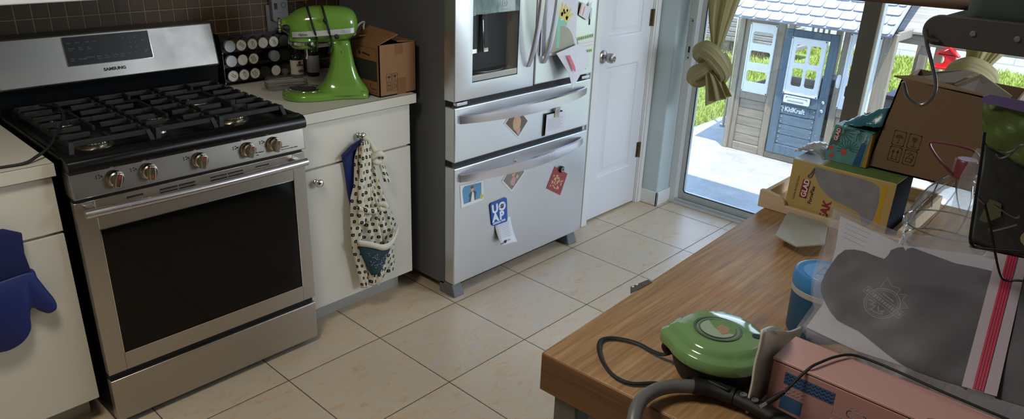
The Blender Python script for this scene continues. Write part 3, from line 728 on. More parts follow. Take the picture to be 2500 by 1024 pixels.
# white note with clip
o = flat('note_card', [(1.405, 0.748), (1.539, 0.744), (1.540, 0.648), (1.402, 0.650)], paper, 'pale lilac printed note card held by a small square magnet', 'note', h=0.002, base=0.010)
sub('backing_card', o, M['dark'], lambda m: ff.poly(m, [(1.397, 0.752), (1.530, 0.748), (1.530, 0.650), (1.393, 0.646)], 0.002, 0.001))
def lines(m, x0, x1, z0, z1, n, w=0.0012, base=0.0012, j=0.3):
    for i in range(n):
        z = lerp(z1, z0, i / max(1, n - 1)); ff.line(m, [(x0, z), (x1 - random.random() * j * (x1 - x0), z)], w, 0.0003, base)
sub('printed_lines', o, M['print_grey'], lambda m: lines(m, 1.415, 1.53, 0.670, 0.722, 9, base=0.0122))
o = flat('square_magnet', [(1.462, 0.775), (1.498, 0.772), (1.490, 0.724), (1.458, 0.728)], plain('magnet_beige', rgb(176, 168, 150), 0.4), 'small beige rectangular magnet pinning the lilac note card', 'magnet', h=0.004, base=0.0125)
sub('magnet_picture', o, M['print_grey'], lambda m: ff.disc(m, 1.478, 0.752, 0.011, 0.0003, 0.0165))
# red photo with round magnet
P = [(1.500, 0.474), (1.604, 0.412), (1.557, 0.309), (1.446, 0.374)]
o = flat('group_photo', P, plain('red_photo', rgb(146, 62, 68), 0.35, var=0.2, vscale=40), 'tilted dark red photo card of a crowded group', 'photo')
def crowd(m):
    for i in range(34):
        a, b = random.random(), random.random(); u = 0.14 + 0.7 * a; v = 0.16 + 0.55 * b
        x = lerp(lerp(P[3][0], P[2][0], u), lerp(P[0][0], P[1][0], u), v); z = lerp(lerp(P[3][1], P[2][1], u), lerp(P[0][1], P[1][1], u), v)
        ff.disc(m, x, z, 0.005, 0.0002, 0.0014 + i * 0.00001, seg=8)
sub('crowd_faces', o, c_blond, crowd)
o = MB().lathe([(0.016, 0), (0.016, 0.010), (0.013, 0.013), (0, 0.013)], (1.549, FY - 0.0016, 0.449), 28, 'y').build('round_magnet', M['dark'])
tag(o, 'round black magnet holding the red group photo', 'magnet')
sub('magnet_badge', o, M['chrome'], lambda m: ff.ring(m, 1.549, 0.449, 0.006, 0.012, 0.0004, 0.0146))
# blue annual-pass magnet
bm_ = MB(); fb = Frame((1.054, FY, 0.287), (1.0, 0, 0), (0, 0, 1)); 
def warp(a, b):  # slightly sheared quad
    x = lerp(lerp(1.073, 1.173, a), lerp(1.054, 1.163, a), b) ; z = lerp(lerp(0.286, 0.282, a), lerp(0.400, 0.405, a), b); return x, z
ff.poly(bm_, [warp(a, b) for a, b in roundrect(0, 0, 1, 1, 0.10)], 0.003, 0.0026)
o = tag(bm_.build('pass_magnet', plain('royal_blue', rgb(34, 84, 168), 0.35, var=0.03)), 'blue magnet lettered UO AP ANNUAL PASS above a curled receipt', 'magnet')
fm = Frame((1.070, FY, 0.287), (1.0, 0, 0.0), (-0.12, 0, 1.0)); fm.y = Vector((-0.12, 0, 1.0))
for s, a, b, sz in (('U', 0.007, 0.063, 0.056), ('O', 0.050, 0.063, 0.056), ('A', 0.008, 0.019, 0.056), ('P', 0.053, 0.019, 0.056)):
    text('lettering', s, fm, a, b, sz, M['print_white'], o, base=0.0056, ext=0.0005, bold=0.0026)
text('lettering', 'ANNUAL PASS', fm, 0.008, 0.005, 0.0125, M['print_white'], o, base=0.0056, bold=0.0006)
m = MB(); ff.disc(m, 1.131, 0.3715, 0.0095, 0.0004, 0.0063); gl_ = m.build('globe_emblem', M['print_dark'], o)
m = MB(); rf = ff.rot(0.35, 1.131, 0.3715); rf.line(m, [(-0.018, 0), (0.018, 0)], 0.004, 0.0003, 0.0068); m.build('globe_band', M['print_grey'], gl_)
# curled receipt
def curl_sheet(x0, x1, zt, zb, lift, name, mat, label, cat, skew=0.0, n=12):
    rows = []; 
    for i in range(n + 1):
        t = i / n; z = lerp(zt, zb, t); y = FY - 0.0012 - lift * t ** 2
        rows.append([(lerp(x0, x1, a) + skew * t, y - 0.006 * t * abs(a - 0.5), z - 0.012 * a * t + 0.0) for a in (0, 0.25, 0.5, 0.75, 1.0)])
    m = MB(); m.quadgrid(rows); return tag(m.build(name, mat, solid=0.0006), label, cat)
o = curl_sheet(1.090, 1.195, 0.300, 0.186, 0.030, 'receipt', paper, 'curled white printed ticket hanging below the blue magnet', 'receipt', 0.02)
m = MB()
for i in range(9):
    t = 0.12 + 0.07 * i; z = lerp(0.300, 0.186, t); xx = 1.096 + 0.02 * t
    f9 = Frame((0, FY - 0.0030 - 0.030 * t ** 2 - 0.0022 * t, 0), (1, 0, 0), (0, 0, 1)); f9.line(m, [(xx, z - 0.003), (xx + 0.085, z - 0.010 * t - 0.003)], 0.0014, 0.0002)
m.build('printed_lines', M['print_grey'], o)
f9 = Frame((0, FY - 0.030, 0), (1, 0, 0.08), (0, 0, 1)); m = MB(); f9.disc(m, 1.150, 0.108, 0.008, 0.0004); m.build('printed_logo', M['print_dark'], o)
text('lettering', 'Kids', f9, 1.118, 0.102, 0.012, M['print_dark'], o); text('lettering', 'Kids', f9, 1.162, 0.104, 0.012, M['print_dark'], o)
# art sheet: yellow hand print, green stem, grey-green dome
o = flat('art_sheet', [(1.345, 1.022), (1.590, 1.004), (1.592, 1.40), (1.345, 1.40)], paper, "child's art sheet with yellow hand prints and grey-green dome", 'drawing', h=0.0008, base=0.004)
dome = [(1.600 - 0.010, 1.018)] + [(1.478 + 0.108 * math.cos(t), 1.018 + 0.125 * math.sin(t)) for t in [PI * k / 20 for k in range(1, 20)]] + [(1.368, 1.030)]
sub('painted_dome', o, plain('dome_paint', rgb(164, 164, 146), 0.7, var=0.12, vscale=14), lambda m: ff.poly(m, dome, 0.0003, 0.0048))
sub('painted_stem', o, plain('teal_paint', rgb(140, 196, 176), 0.7), lambda m: (ff.rect(m, 1.452, 1.045, 1.474, 1.20, 0.0003, 0.0052), ff.rect(m, 1.440, 1.140, 1.520, 1.166, 0.0003, 0.0053)))
def hands(m):
    for cx_, cz_, s_ in ((1.480, 1.190, 1), (1.515, 1.170, 1)):
        ff.disc(m, cx_, cz_, 0.016, 0.0003, 0.0056)
        for k in range(5):
            a = PI * (0.12 + 0.19 * k); ff.line(m, [(cx_, cz_), (cx_ + 0.042 * math.cos(a), cz_ + 0.046 * math.sin(a))], 0.010, 0.0003, 0.0057)
sub('hand_print', o, plain('yellow_paint', rgb(220, 206, 100), 0.7), hands)
# folded letter under the art sheet, standing off the door
m = MB(); P3 = [(1.425, 0.000, 1.030), (1.620, 0.004, 1.060), (1.672, -0.004, 0.962), (1.600, -0.016, 0.925), (1.522, -0.030, 0.860), (1.497, -0.022, 0.935)]
c0 = (1.54, -0.022, 0.985)
o_ = len(m.v); m.v += [Vector(p) for p in P3] + [Vector(c0)]
for i in range(6): m.f.append([o_ + i, o_ + (i + 1) % 6, o_ + 6])
o = tag(m.build('folded_letter', paper, smooth=0, solid=0.0008), 'creased white folded sheet hanging below the dome drawing', 'paper')
fr2 = Frame((1.470, -0.0175, 1.010), (0.95, 0.0, 0.1), (-0.1, 0.22, 1.0))
m = MB(); fr2.poly(m, [(0.010, 0.004), (0.028, 0.004), (0.050, -0.055), (0.048, -0.078), (0.036, -0.070)], 0.0005, 0.004); m.build('red_drawing', plain('red_crayon', rgb(214, 108, 120), 0.7), o)
# white envelope with orange stripes, pen magnet, produce strip, flower sticker
P = [(1.602, 1.218), (1.640, 1.236), (1.690, 1.26), (1.640, 1.150), (1.602, 1.172)]
o = flat('striped_envelope', [(1.596, 1.182), (1.612, 1.240), (1.660, 1.215), (1.690, 1.235), (1.668, 1.150)], paper, 'small white folded paper with orange stripes beside the art sheet', 'paper', h=0.001, base=0.008)
sub('orange_stripe', o, plain('orange_print', rgb(214, 150, 110), 0.6), lambda m: (ff.line(m, [(1.604, 1.19), (1.614, 1.23)], 0.008, 0.0003, 0.0092), ff.line(m, [(1.625, 1.18), (1.636, 1.212)], 0.007, 0.0003, 0.0092)))
o = flat('thermometer_magnet', [(1.684, 1.205), (1.700, 1.205), (1.698, 1.155), (1.686, 1.155)], plain('pale_plastic', rgb(170, 196, 210), 0.3), 'slim pale blue stick magnet at the right door edge', 'magnet', h=0.004)
sub('tip', o, M['print_dark'], lambda m: ff.rect(m, 1.690, 1.128, 1.694, 1.156, 0.003, 0.0006))
o = flat('planner_card', [(1.600, 1.078), (1.732, 1.086), (1.733, 1.000), (1.640, 0.992)], photo, 'narrow card with two rows of green vegetable pictures', 'card')
c_veg = plain('vegetable_green', rgb(92, 140, 60), 0.6, var=0.5, vscale=200)
def veg(m):
    for i in range(9): ff.disc(m, 1.614 + 0.0135 * i, 1.070 + 0.0008 * i, 0.0055, 0.0003, 0.0014, seg=8, ry=0.009)
    for i in range(6): ff.disc(m, 1.652 + 0.0135 * i, 1.007, 0.0055, 0.0003, 0.0014, seg=8, ry=0.008)
sub('vegetable_picture', o, c_veg, veg)
sub('ruled_line', o, M['print_grey'], lambda m: (ff.line(m, [(1.62, 1.045), (1.728, 1.049)], 0.0012, 0.0003, 0.0014), ff.line(m, [(1.63, 1.030), (1.728, 1.034)], 0.0012, 0.0003, 0.0014)))
fl_ = MB()
for k in range(6): ff.disc(fl_, 1.690 + 0.010 * math.cos(k * PI / 3), 0.948 + 0.010 * math.sin(k * PI / 3), 0.0055, 0.0006, 0.0006, seg=10)
o = tag(fl_.build('flower_sticker', plain('flower_red', rgb(196, 70, 70), 0.5)), 'red flower sticker near the right door lower corner', 'sticker')
sub('leaf_print', o, plain('leaf_blue', rgb(96, 150, 190), 0.5), lambda m: (ff.disc(m, 1.686, 0.966, 0.006, 0.0005, 0.0004), ff.line(m, [(1.670, 0.942), (1.690, 0.922)], 0.003, 0.0005, 0.0004)))
# ================================================================ stand mixer (local: +x = nose, z from the worktop)
green = plain('apple_green_enamel', rgb(106, 148, 58), 0.16, coat=0.6, var=0.03)
mx = thing('stand_mixer', 'glossy apple green stand mixer with a black cord wound round its head', 'mixer', (0.407, 0.411, 0.9105), math.atan2(0.51, -0.86), local=True)
def foot_outline(k):
    pts = []
    for i in range(17): a = -PI / 2 + PI * i / 16; pts.append((math.cos(a) * (0.088 + k), math.sin(a) * (0.092 + k)))
    pts += [(-0.05, 0.088 + k), (-0.10, 0.072 + k), (-0.15, 0.064 + k), (-0.21, 0.070 + k), (-0.232 - k, 0.060), (-0.240 - k, 0.03), (-0.240 - k, -0.03), (-0.232 - k, -0.060), (-0.21, -0.070 - k), (-0.15, -0.064 - k), (-0.10, -0.072 - k), (-0.05, -0.088 - k)]
    return pts
m = MB(); m.quadgrid([[(x, y, z) for x, y in foot_outline(k)] for k, z in ((-0.012, 0.0), (-0.002, 0.002), (0, 0.008), (0, 0.016), (-0.004, 0.024), (-0.016, 0.030), (-0.030, 0.031))], closed_u=True)
n_ = len(foot_outline(0)); m.f.append(list(range(n_))); m.f.append(list(range(len(m.v) - n_, len(m.v))))
m.build('foot', green, mx, smooth=50)
col = [(0.018, -0.020, -0.243, 0.074), (0.030, -0.040, -0.240, 0.066), (0.045, -0.058, -0.228, 0.056), (0.065, -0.074, -0.214, 0.049), (0.095, -0.090, -0.200, 0.044), (0.135, -0.102, -0.190, 0.041), (0.175, -0.104, -0.183, 0.041), (0.205, -0.096, -0.180, 0.044), (0.225, -0.085, -0.178, 0.050)]
rows = []
for z, xf, xr, w in col:
    r = []
    for k in range(28):
        a = 2 * PI * k / 28; c, s_ = math.cos(a), math.sin(a); e = 0.62
        r.append(((xf + xr) / 2 + (xf - xr) / 2 * math.copysign(abs(c) ** e, c), w * math.copysign(abs(s_) ** e, s_), z))
    rows.append(r)
m = MB(); m.quadgrid(rows, closed_u=True); m.f.append(list(range(len(m.v) - 28, len(m.v)))); m.build('column', green, mx, smooth=60, subd=1)
HT = [(-0.210, 0.296, 0.266, 0.016), (-0.206, 0.312, 0.252, 0.034), (-0.198, 0.326, 0.240, 0.047), (-0.183, 0.338, 0.226, 0.058), (-0.155, 0.345, 0.216, 0.064), (-0.11, 0.347, 0.212, 0.066), (-0.06, 0.347, 0.211, 0.066), (-0.020, 0.343, 0.211, 0.064), (0.005, 0.333, 0.213, 0.059), (0.025, 0.320, 0.219, 0.051), (0.040, 0.308, 0.230, 0.041), (0.050, 0.302, 0.243, 0.032), (0.060, 0.300, 0.250, 0.027), (0.072, 0.2995, 0.2515, 0.0255)]
def sec(x, zt, zb, w, n=36, k=1.0):
    zc, a = (zt + zb) / 2, (zt - zb) / 2 * k
    return [(x, w * k * math.copysign(abs(math.cos(t)) ** 0.9, math.cos(t)), zc + a * math.copysign(abs(math.sin(t)) ** 0.9, math.sin(t))) for t in [2 * PI * j / n for j in range(n)]]
m = MB(); m.quadgrid([sec(*h) for h in HT], closed_u=True); m.f.append(list(range(36))); m.f.append(list(range(len(m.v) - 36, len(m.v))))
hd = m.build('head', green, mx, smooth=60, subd=1)
def halfw(x, z):
    zt, zb, w = interp([(h[0],) + h[1:] for h in HT], x); zc, a = (zt + zb) / 2, (zt - zb) / 2
    q = min(0.999, abs((z - zc) / a)); s_ = q ** (1 / 0.9); c = math.sqrt(max(0, 1 - s_ * s_)); return w * c ** 0.9
bandm = plain('trim_band', rgb(196, 200, 204), 0.3, 0.25)
for sgn in (1, -1):
    rows = []
    for i in range(30):
        x = lerp(-0.192, 0.034, i / 29); z0 = lerp(0.252, 0.236, i / 29); z1 = z0 + 0.021
        a, b = halfw(x, z0) , halfw(x, z1); rows.append([(x, sgn * (a + 0.0005), z0), (x, sgn * (max(a, b) + 0.0035), z0 + 0.001), (x, sgn * (max(a, b) + 0.0035), z1 - 0.001), (x, sgn * (b + 0.0005), z1)])
    m = MB(); m.quadgrid(rows); m.build('trim_band', bandm, hd, smooth=40)
fy = Frame((0, 0.0715, 0), (-1, 0, 0), (0, 0, 1))
text('lettering', 'Artisan', fy, -0.012, 0.247, 0.011, M['print_dark'], hd, bold=0.0002)
text('lettering', 'Tilt-Head', fy, 0.150, 0.262, 0.005, M['print_grey'], hd); text('lettering', '5 Quart Mixer', fy, 0.146, 0.256, 0.005, M['print_grey'], hd)
fn_ = Frame((0.0, 0.0625, 0.2425), (-0.93, 0.36, 0.06), (0, 0, 1)); text('lettering', 'Aid', fn_, -0.026, 0.0, 0.018, M['print_dark'], hd, bold=0.0009)
# attachment hub and its knob
m = MB(); m.lathe([(0.0255, 0), (0.0275, 0.001), (0.0275, 0.008), (0.024, 0.010), (0, 0.010)], (0.071, 0, 0.2755), 32, 'x'); m.build('hub_cap', M['chrome'], hd)
m = MB(); m.lathe([(0.004, 0), (0.004, 0.010), (0.010, 0.012), (0.0125, 0.020), (0.010, 0.028), (0, 0.030)], (0.052, -0.026, 0.272), 20, 'y', M=Matrix.Rotation(PI, 4, 'Z'))
m = MB(); m.tube([(0.058, 0.026, 0.272), (0.056, 0.040, 0.272)], 0.004); m.lathe([(0.001, -0.013), (0.008, -0.011), (0.0115, -0.004), (0.0115, 0.004), (0.008, 0.011), (0.001, 0.013)], (0.054, 0.046, 0.272), 20, 'x'); m.build('hub_knob', M['dark'], hd)
for x, y, z, r in ((-0.125, 0.072, 0.243, 0.0095), (-0.086, 0.068, 0.302, 0.008)):
    m = MB(); m.tube([(x, y - 0.012, z), (x, y + 0.006, z)], 0.003); m.lathe([(0.001, -r), (r * 0.7, -r * 0.75), (r, 0), (r * 0.7, r * 0.75), (0.001, r)], (x, y + 0.008, z), 18, 'z'); m.build('lever_knob', M['dark'], hd)
# planetary: green ring, chrome band, green drip bowl, beater shaft
m = MB(); m.lathe([(0.050, 0.236), (0.053, 0.228), (0.053, 0.220), (0.050, 0.2185)], (-0.004, 0, 0), 40); m.build('planetary_collar', green, mx)
m = MB(); m.lathe([(0.0505, 0.219), (0.0535, 0.2175), (0.0535, 0.2065), (0.050, 0.205)], (-0.004, 0, 0), 40); m.build('planetary_band', M['chrome'], mx)
m = MB(); m.lathe([(0.049, 0.206), (0.047, 0.198), (0.038, 0.190), (0.02, 0.187), (0.0, 0.187)], (-0.004, 0, 0), 40); m.build('planetary_bowl', green, mx)
m = MB(); m.lathe([(0.0065, 0.188), (0.0065, 0.160), (0.0055, 0.158), (0.0055, 0.150), (0.004, 0.148), (0, 0.148)], (-0.014, 0.006, 0), 20); m.tube([(-0.014, -0.004, 0.163), (-0.014, 0.016, 0.163)], 0.002); m.build('beater_shaft', M['chrome'], mx)
m = MB(); m.lathe([(0.060, 0.031), (0.061, 0.035), (0.056, 0.036), (0.052, 0.033), (0.050, 0.029)], (0, 0, 0), 44); m.build('bowl_clamp_ring', M['chrome'], mx)
m = MB(); m.lathe([(0.0505, 0.0315), (0.03, 0.032), (0.0, 0.032)], (0, 0, 0), 36); m.build('clamp_plate', M['recess'], mx)
m = MB(); m.lathe([(0.004, 0), (0.004, 0.002), (0.0025, 0.003), (0, 0.003)], (-0.140, 0.0445, 0.175), 14, 'y', M=Matrix.Rotation(0, 4, 'Z')); 
m = MB(); m.lathe([(0.001, -0.004), (0.004, 0), (0.001, 0.004)], (-0.145, 0.043, 0.178), 14); m.build('hinge_pin', M['chrome'], mx)
crd = []
def ringpts(x0, x1, n=26, off=0.004, a0=-0.9, a1=None):
    out = []
    a1 = a0 + 2 * PI if a1 is None else a1
    for i in range(n + 1):
        t = a0 + (a1 - a0) * i / n; x = lerp(x0, x1, (1 + math.cos(t - PI / 2)) / 2)
        zt, zb, w = interp([(h[0],) + h[1:] for h in HT], x); zc, a = (zt + zb) / 2, (zt - zb) / 2
        out.append((x, (w + off + 0.003) * math.cos(t), zc + (a + off) * math.sin(t)))
    return out
m = MB(); m.tube(ringpts(-0.060, -0.026, 40, 0.004, -0.75, 3.9), 0.0042, 10); m.tube(spline([ringpts(-0.060, -0.026, 2, 0.004, -0.75, 3.9)[0], (-0.052, 0.064, 0.205), (-0.050, 0.058, 0.188), (-0.040, 0.040, 0.196), (-0.020, 0.055, 0.212)], 6), 0.0042, 10)
m.tube(ringpts(-0.110, -0.080, 40, 0.004, -0.70, 3.9), 0.0042, 10); m.tube(spline([ringpts(-0.110, -0.080, 2, 0.004, -0.70, 3.9)[0], (-0.106, 0.062, 0.215), (-0.098, 0.054, 0.190), (-0.094, 0.045, 0.176)], 6), 0.0042, 10)
m.build('power_cord', M['dark'], mx)

# ================================================================ cardboard box on the worktop
card = plain('corrugated_card', rgb(138, 98, 60), 0.75, bump=0.1, bscale=120, var=0.06)
card_in = plain('card_inside', rgb(116, 84, 54), 0.8)
cb = thing('cardboard_box', 'open brown cardboard carton between the green mixer and the fridge', 'box', (0.71, 0.32, 0.911))
X0, X1, Y0, Y1, Z0, Z1 = 0.621, 0.806, 0.222, 0.402, 0.9106, 1.113
m = MB()
for b in ((X0, X1, Y0, Y0 + 0.004, Z0, Z1), (X0, X1, Y1 - 0.004, Y1, Z0, Z1), (X0, X0 + 0.004, Y0, Y1, Z0, Z1), (X1 - 0.004, X1, Y0, Y1, Z0, Z1), (X0, X1, Y0, Y1, Z0, Z0 + 0.004)): m.box(*b)
m.build('carton', card, cb, smooth=0)
def flap(name, pts, par=cb, mat=card, th=0.003, off=(0, 0, 1)): m = MB(); m.prism(pts, Vector(off) * th); return m.build(name, mat, par, smooth=0)
flap('flap', [(X0, Y0 + 0.002, Z1), (X0, Y1, Z1), (X0 + 0.088, Y1 - 0.01, Z1 + 0.046), (X0 + 0.092, Y0 - 0.004, Z1 + 0.034)])
flap('flap', [(X1, Y0, Z1), (X1, Y1, Z1), (X1 - 0.085, Y1, Z1 + 0.012), (X1 - 0.085, Y0 + 0.01, Z1 + 0.004)])
flap('flap', [(X0, Y1, Z1), (X1, Y1, Z1), (X1, Y1 - 0.06, Z1 + 0.02), (X0, Y1 - 0.06, Z1 + 0.02)])
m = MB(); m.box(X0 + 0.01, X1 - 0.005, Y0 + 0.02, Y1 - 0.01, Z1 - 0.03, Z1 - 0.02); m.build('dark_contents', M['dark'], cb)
fbx = Frame((X0, Y0, Z0), (1, 0, 0), (0, 0, 1))
tape = plain('packing_tape', rgb(126, 88, 52), 0.25, var=0.05)
m = MB(); fbx.rect(m, 0.078, 0.160, 0.118, 0.2025, 0.0004); m.build('tape', tape, cb); m = MB(); fbx.rect(m, 0.085, 0.0, 0.130, 0.065, 0.0004); m.build('tape', tape, cb)
def icons(fr_, a, b, s, par, mat, gap=1.12, base=0.0002):
    """four handling symbols: umbrella, glass, this way up, stack limit"""
    for k in range(4):
        o_ = (a + (k % 2) * s * gap, b + (1 - k // 2) * s * 1.35); m = MB(); P_ = lambda u, v: (o_[0] + u * s, o_[1] + v * s)
        fr_.line(m, [P_(x, y) for x, y in roundrect(0, 0, 0.9, 1.2, 0.1)], s * 0.05, 0.0003, base, closed=True)
        if k == 0:
            fr_.poly(m, [P_(0.45 + 0.3 * math.cos(t), 0.62 + 0.3 * math.sin(t)) for t in [PI * j / 10 for j in range(11)]], 0.0003, base); fr_.line(m, [P_(0.45, 0.62), P_(0.45, 0.2), P_(0.35, 0.2)], s * 0.05, 0.0003, base)
        elif k == 1:
            fr_.poly(m, [P_(0.25, 0.95), P_(0.65, 0.95), P_(0.6, 0.6), P_(0.3, 0.6)], 0.0003, base); fr_.line(m, [P_(0.45, 0.6), P_(0.45, 0.2)], s * 0.06, 0.0003, base); fr_.line(m, [P_(0.28, 0.18), P_(0.62, 0.18)], s * 0.06, 0.0003, base)
        elif k == 2:
            for u in (0.28, 0.62): fr_.line(m, [P_(u, 0.25), P_(u, 0.85)], s * 0.06, 0.0003, base); fr_.poly(m, [P_(u - 0.13, 0.75), P_(u + 0.13, 0.75), P_(u, 1.02)], 0.0003, base)
            fr_.line(m, [P_(0.15, 0.17), P_(0.75, 0.17)], s * 0.06, 0.0003, base)
        else:
            fr_.line(m, [P_(x, y) for x, y in ((0.2, 0.25), (0.6, 0.25), (0.6, 0.55), (0.2, 0.55))], s * 0.06, 0.0003, base, closed=True); fr_.line(m, [P_(0.3, 0.65), P_(0.5, 0.95), P_(0.72, 0.75), P_(0.68, 0.4)], s * 0.06, 0.0003, base); fr_.line(m, [P_(0.2, 0.85), P_(0.4, 1.05)], s * 0.05, 0.0003, base)
        m.build('handling_symbol', mat, par, smooth=0)
icons(fbx, 0.034, 0.020, 0.0265, cb, M['print_brown'])
fl2 = Frame((X0, Y1, Z0), (0, -1, 0), (0, 0, 1))
m = MB(); fl2.rect(m, 0.018, 0.058, 0.164, 0.136, 0.0003); m.build('printed_panel', plain('dark_green_print', rgb(44, 46, 40), 0.7), cb)
m = MB(); fl2.line(m, [(0.018, 0.012), (0.164, 0.012), (0.164, 0.186), (0.018, 0.186)], 0.0012, 0.0003, closed=True); fl2.line(m, [(0.018, 0.137), (0.164, 0.137)], 0.0012, 0.0003); fl2.disc(m, 0.055, 0.160, 0.008, 0.0003); m.build('printed_outline', M['print_brown'], cb)
m = MB(); fl2.line(m, [(0.075, 0.162), (0.120, 0.157)], 0.007, 0.0003); fl2.line(m, [(0.120, 0.034), (0.122, 0.046)], 0.003, 0.0003); fl2.line(m, [(0.125, 0.027), (0.155, 0.027)], 0.003, 0.0003); m.build('faded_mark', M['print_brown'], cb)
# ================================================================ spice rack and tins
rk = thing('spice_rack', 'black three-tier countertop spice rack against the tiled wall', 'rack', (0.39, 0.765, 0.91))
blk = plain('black_rack', rgb(20, 19, 18), 0.4)
for x in (0.250, 0.545):
    m = MB(); m.prism([(x, 0.742, 0.9105), (x, 0.812, 0.9105), (x, 0.812, 1.115), (x, 0.760, 1.115), (x, 0.742, 1.085)], (0.0025, 0, 0)); sd_ = m.build('side_panel', blk, rk)
    m = MB()
    for z in (0.925, 0.985, 1.045): m.lathe([(0.003, 0), (0.002, 0.002), (0, 0.002)], (x + 0.001, 0.7425, z), 10, 'y')
    m.build('rivet', M['nickel'], sd_)
TZ = (1.070, 1.011, 0.951)
for z in TZ:
    m = MB(); m.box(0.252, 0.546, 0.744, 0.805, z - 0.0275, z - 0.0255).box(0.252, 0.546, 0.744, 0.746, z - 0.0275, z - 0.012)
    m.build('shelf', blk, rk)
MB().box(0.252, 0.546, 0.806, 0.809, 0.915, 1.10).build('back_panel', blk, rk)
lab = plain('cream_label', rgb(214, 210, 194), 0.6, var=0.05)
tins = {0: 'clwfwd', 1: 'cfw-cd', 2: 'wwwdfd'}
kinds = {'c': 'shiny plain lid', 'w': 'cream handwritten lid', 'f': 'cream faintly marked lid', 'd': 'dull dark lid', 'l': 'cream lid with two bold words'}
rn = ('top', 'middle', 'bottom'); cn = ('leftmost', 'second', 'third', 'fourth', 'fifth', 'rightmost')
dull = plain('dull_lid', rgb(92, 90, 84), 0.35, 0.9)
tinlid = plain('bright_tin', rgb(206, 208, 208), 0.3, 0.75)
for r in range(3):
    for c in range(6):
        k = tins[r][c]
        if k == '-': continue
        x, z = 0.284 + 0.0478 * c, TZ[r]; mat = tinlid if k == 'c' else (dull if k == 'd' else M['nickel'])
        t_ = thing('spice_tin', 'round spice tin with %s, %s in the %s rack row' % (kinds[k], cn[c], rn[r]), 'spice tin', (x, 0.738, z), group='spice tins in the rack')
        MB().lathe([(0.0205, 0.010), (0.0205, 0.052), (0, 0.052)], (x, 0.790, z), 28, 'y', M=None).build('tin', M['nickel'], t_) if False else MB().lathe([(0.0, -0.060), (0.0205, -0.060), (0.0205, -0.012)], (x, 0.738, z), 28, 'y').build('tin', M['nickel'], t_)
        MB().lathe([(0.023, -0.014), (0.0235, -0.002), (0.0228, 0.0), (0.0215, 0.0), (0.021, -0.0012), (0, -0.0012)], (x, 0.738, z), 32, 'y').build('lid', mat, t_, smooth=30)
        if k in 'wfl':
            ft = Frame((x, 0.7385, z), (1, 0, 0), (0, 0, 1)); m = MB(); ft.disc(m, 0, 0, 0.0205, 0.0006, 0.0); lb = m.build('label', lab, t_)
            ang = random.uniform(-1.3, -0.5); fq = ft.rot(ang); m = MB(); rr = random.Random(r * 7 + c)
            for ln in range(1 if k == 'f' else 2 if k == 'l' else rr.choice((2, 3))):
                y0_ = (0.0 if k == 'f' else 0.0055) - ln * 0.0065; pts = [(-0.012 + 0.0016 * i, y0_ + rr.uniform(-0.0022, 0.0022)) for i in range(16)]
                fq.line(m, pts, 0.0006 if k == 'f' else 0.0013, 0.0002, 0.0007)
            m.build('handwriting', M['print_grey'] if k == 'f' else M['print_dark'], lb, smooth=0)
# ================================================================ butter dish, bottles
gl = frosted('clear_glass', rgb(150, 152, 150), body=0.16, rough=0.08, var=0.10, scale=30)
bd = thing('butter_dish', 'clear pressed glass butter dish with a knobbed lid in front of spice rack', 'butter dish', (0.425, 0.58, 0.9105), -0.28, local=True)
def rr3(a, b, r, z): return [(x, y, z) for x, y in roundrect(-a, -b, a, b, r, 5)]
m = MB(); m.quadgrid([rr3(0.078, 0.036, 0.03, 0.0), rr3(0.092, 0.046, 0.04, 0.006), rr3(0.100, 0.052, 0.045, 0.012), rr3(0.096, 0.048, 0.042, 0.013), rr3(0.086, 0.040, 0.035, 0.007), rr3(0.076, 0.034, 0.03, 0.004)], closed_u=True); m.f.append(list(range(24))); m.f.append(list(range(len(m.v) - 24, len(m.v)))); m.build('tray', gl, bd)
m = MB(); m.quadgrid([rr3(0.080, 0.034, 0.012, 0.008), rr3(0.078, 0.032, 0.012, 0.040), rr3(0.072, 0.027, 0.012, 0.050), rr3(0.066, 0.022, 0.012, 0.052)], closed_u=True); m.f.append(list(range(len(m.v) - 24, len(m.v))))
ldd = m.build('lid', gl, bd, smooth=50); m = MB(); m.lathe([(0.007, 0.052), (0.0065, 0.057), (0.013, 0.064), (0.0145, 0.072), (0.011, 0.079), (0, 0.081)], (0, 0, 0), 24); m.build('knob', gl, ldd)
m = MB()
for z in (0.014, 0.020, 0.030): m.tube([Vector(p) for p in rr3(0.0805, 0.0345, 0.012, z)], 0.0013, 6, closed=True)
m.build('moulded_rib', glassy('rib_glass', (0.8, 0.82, 0.8, 1), 1.0, 0.1, 0.25), ldd)
def bottle(x, y, r, h, mat, labm, label, capm, extra=None):
    b = thing('bottle', label, 'bottle', (x, y, 0.9105))
    MB().lathe([(r * 0.9, 0), (r, 0.004), (r, h * 0.66), (r * 0.9, h * 0.74), (r * 0.42, h * 0.84), (r * 0.40, h * 0.90)], (x, y, 0.9105), 28).build('body', mat, b)
    MB().lathe([(r * 0.46, h * 0.89), (r * 0.48, h), (r * 0.4, h * 1.01), (0, h * 1.01)], (x, y, 0.9105), 24).build('cap', capm, b)
    lb = MB().lathe([(r + 0.0006, h * 0.12), (r + 0.0008, h * 0.125), (r + 0.0008, h * 0.60), (r + 0.0006, h * 0.605)], (x, y, 0.9105), 28).build('label', labm, b)
    return b, lb
dglass = plain('dark_bottle', rgb(24, 26, 22), 0.12)
b1, l1 = bottle(0.572, 0.735, 0.027, 0.125, dglass, lab, 'dark bottle with cream label and green leaf behind the mixer shaft', M['dark'])
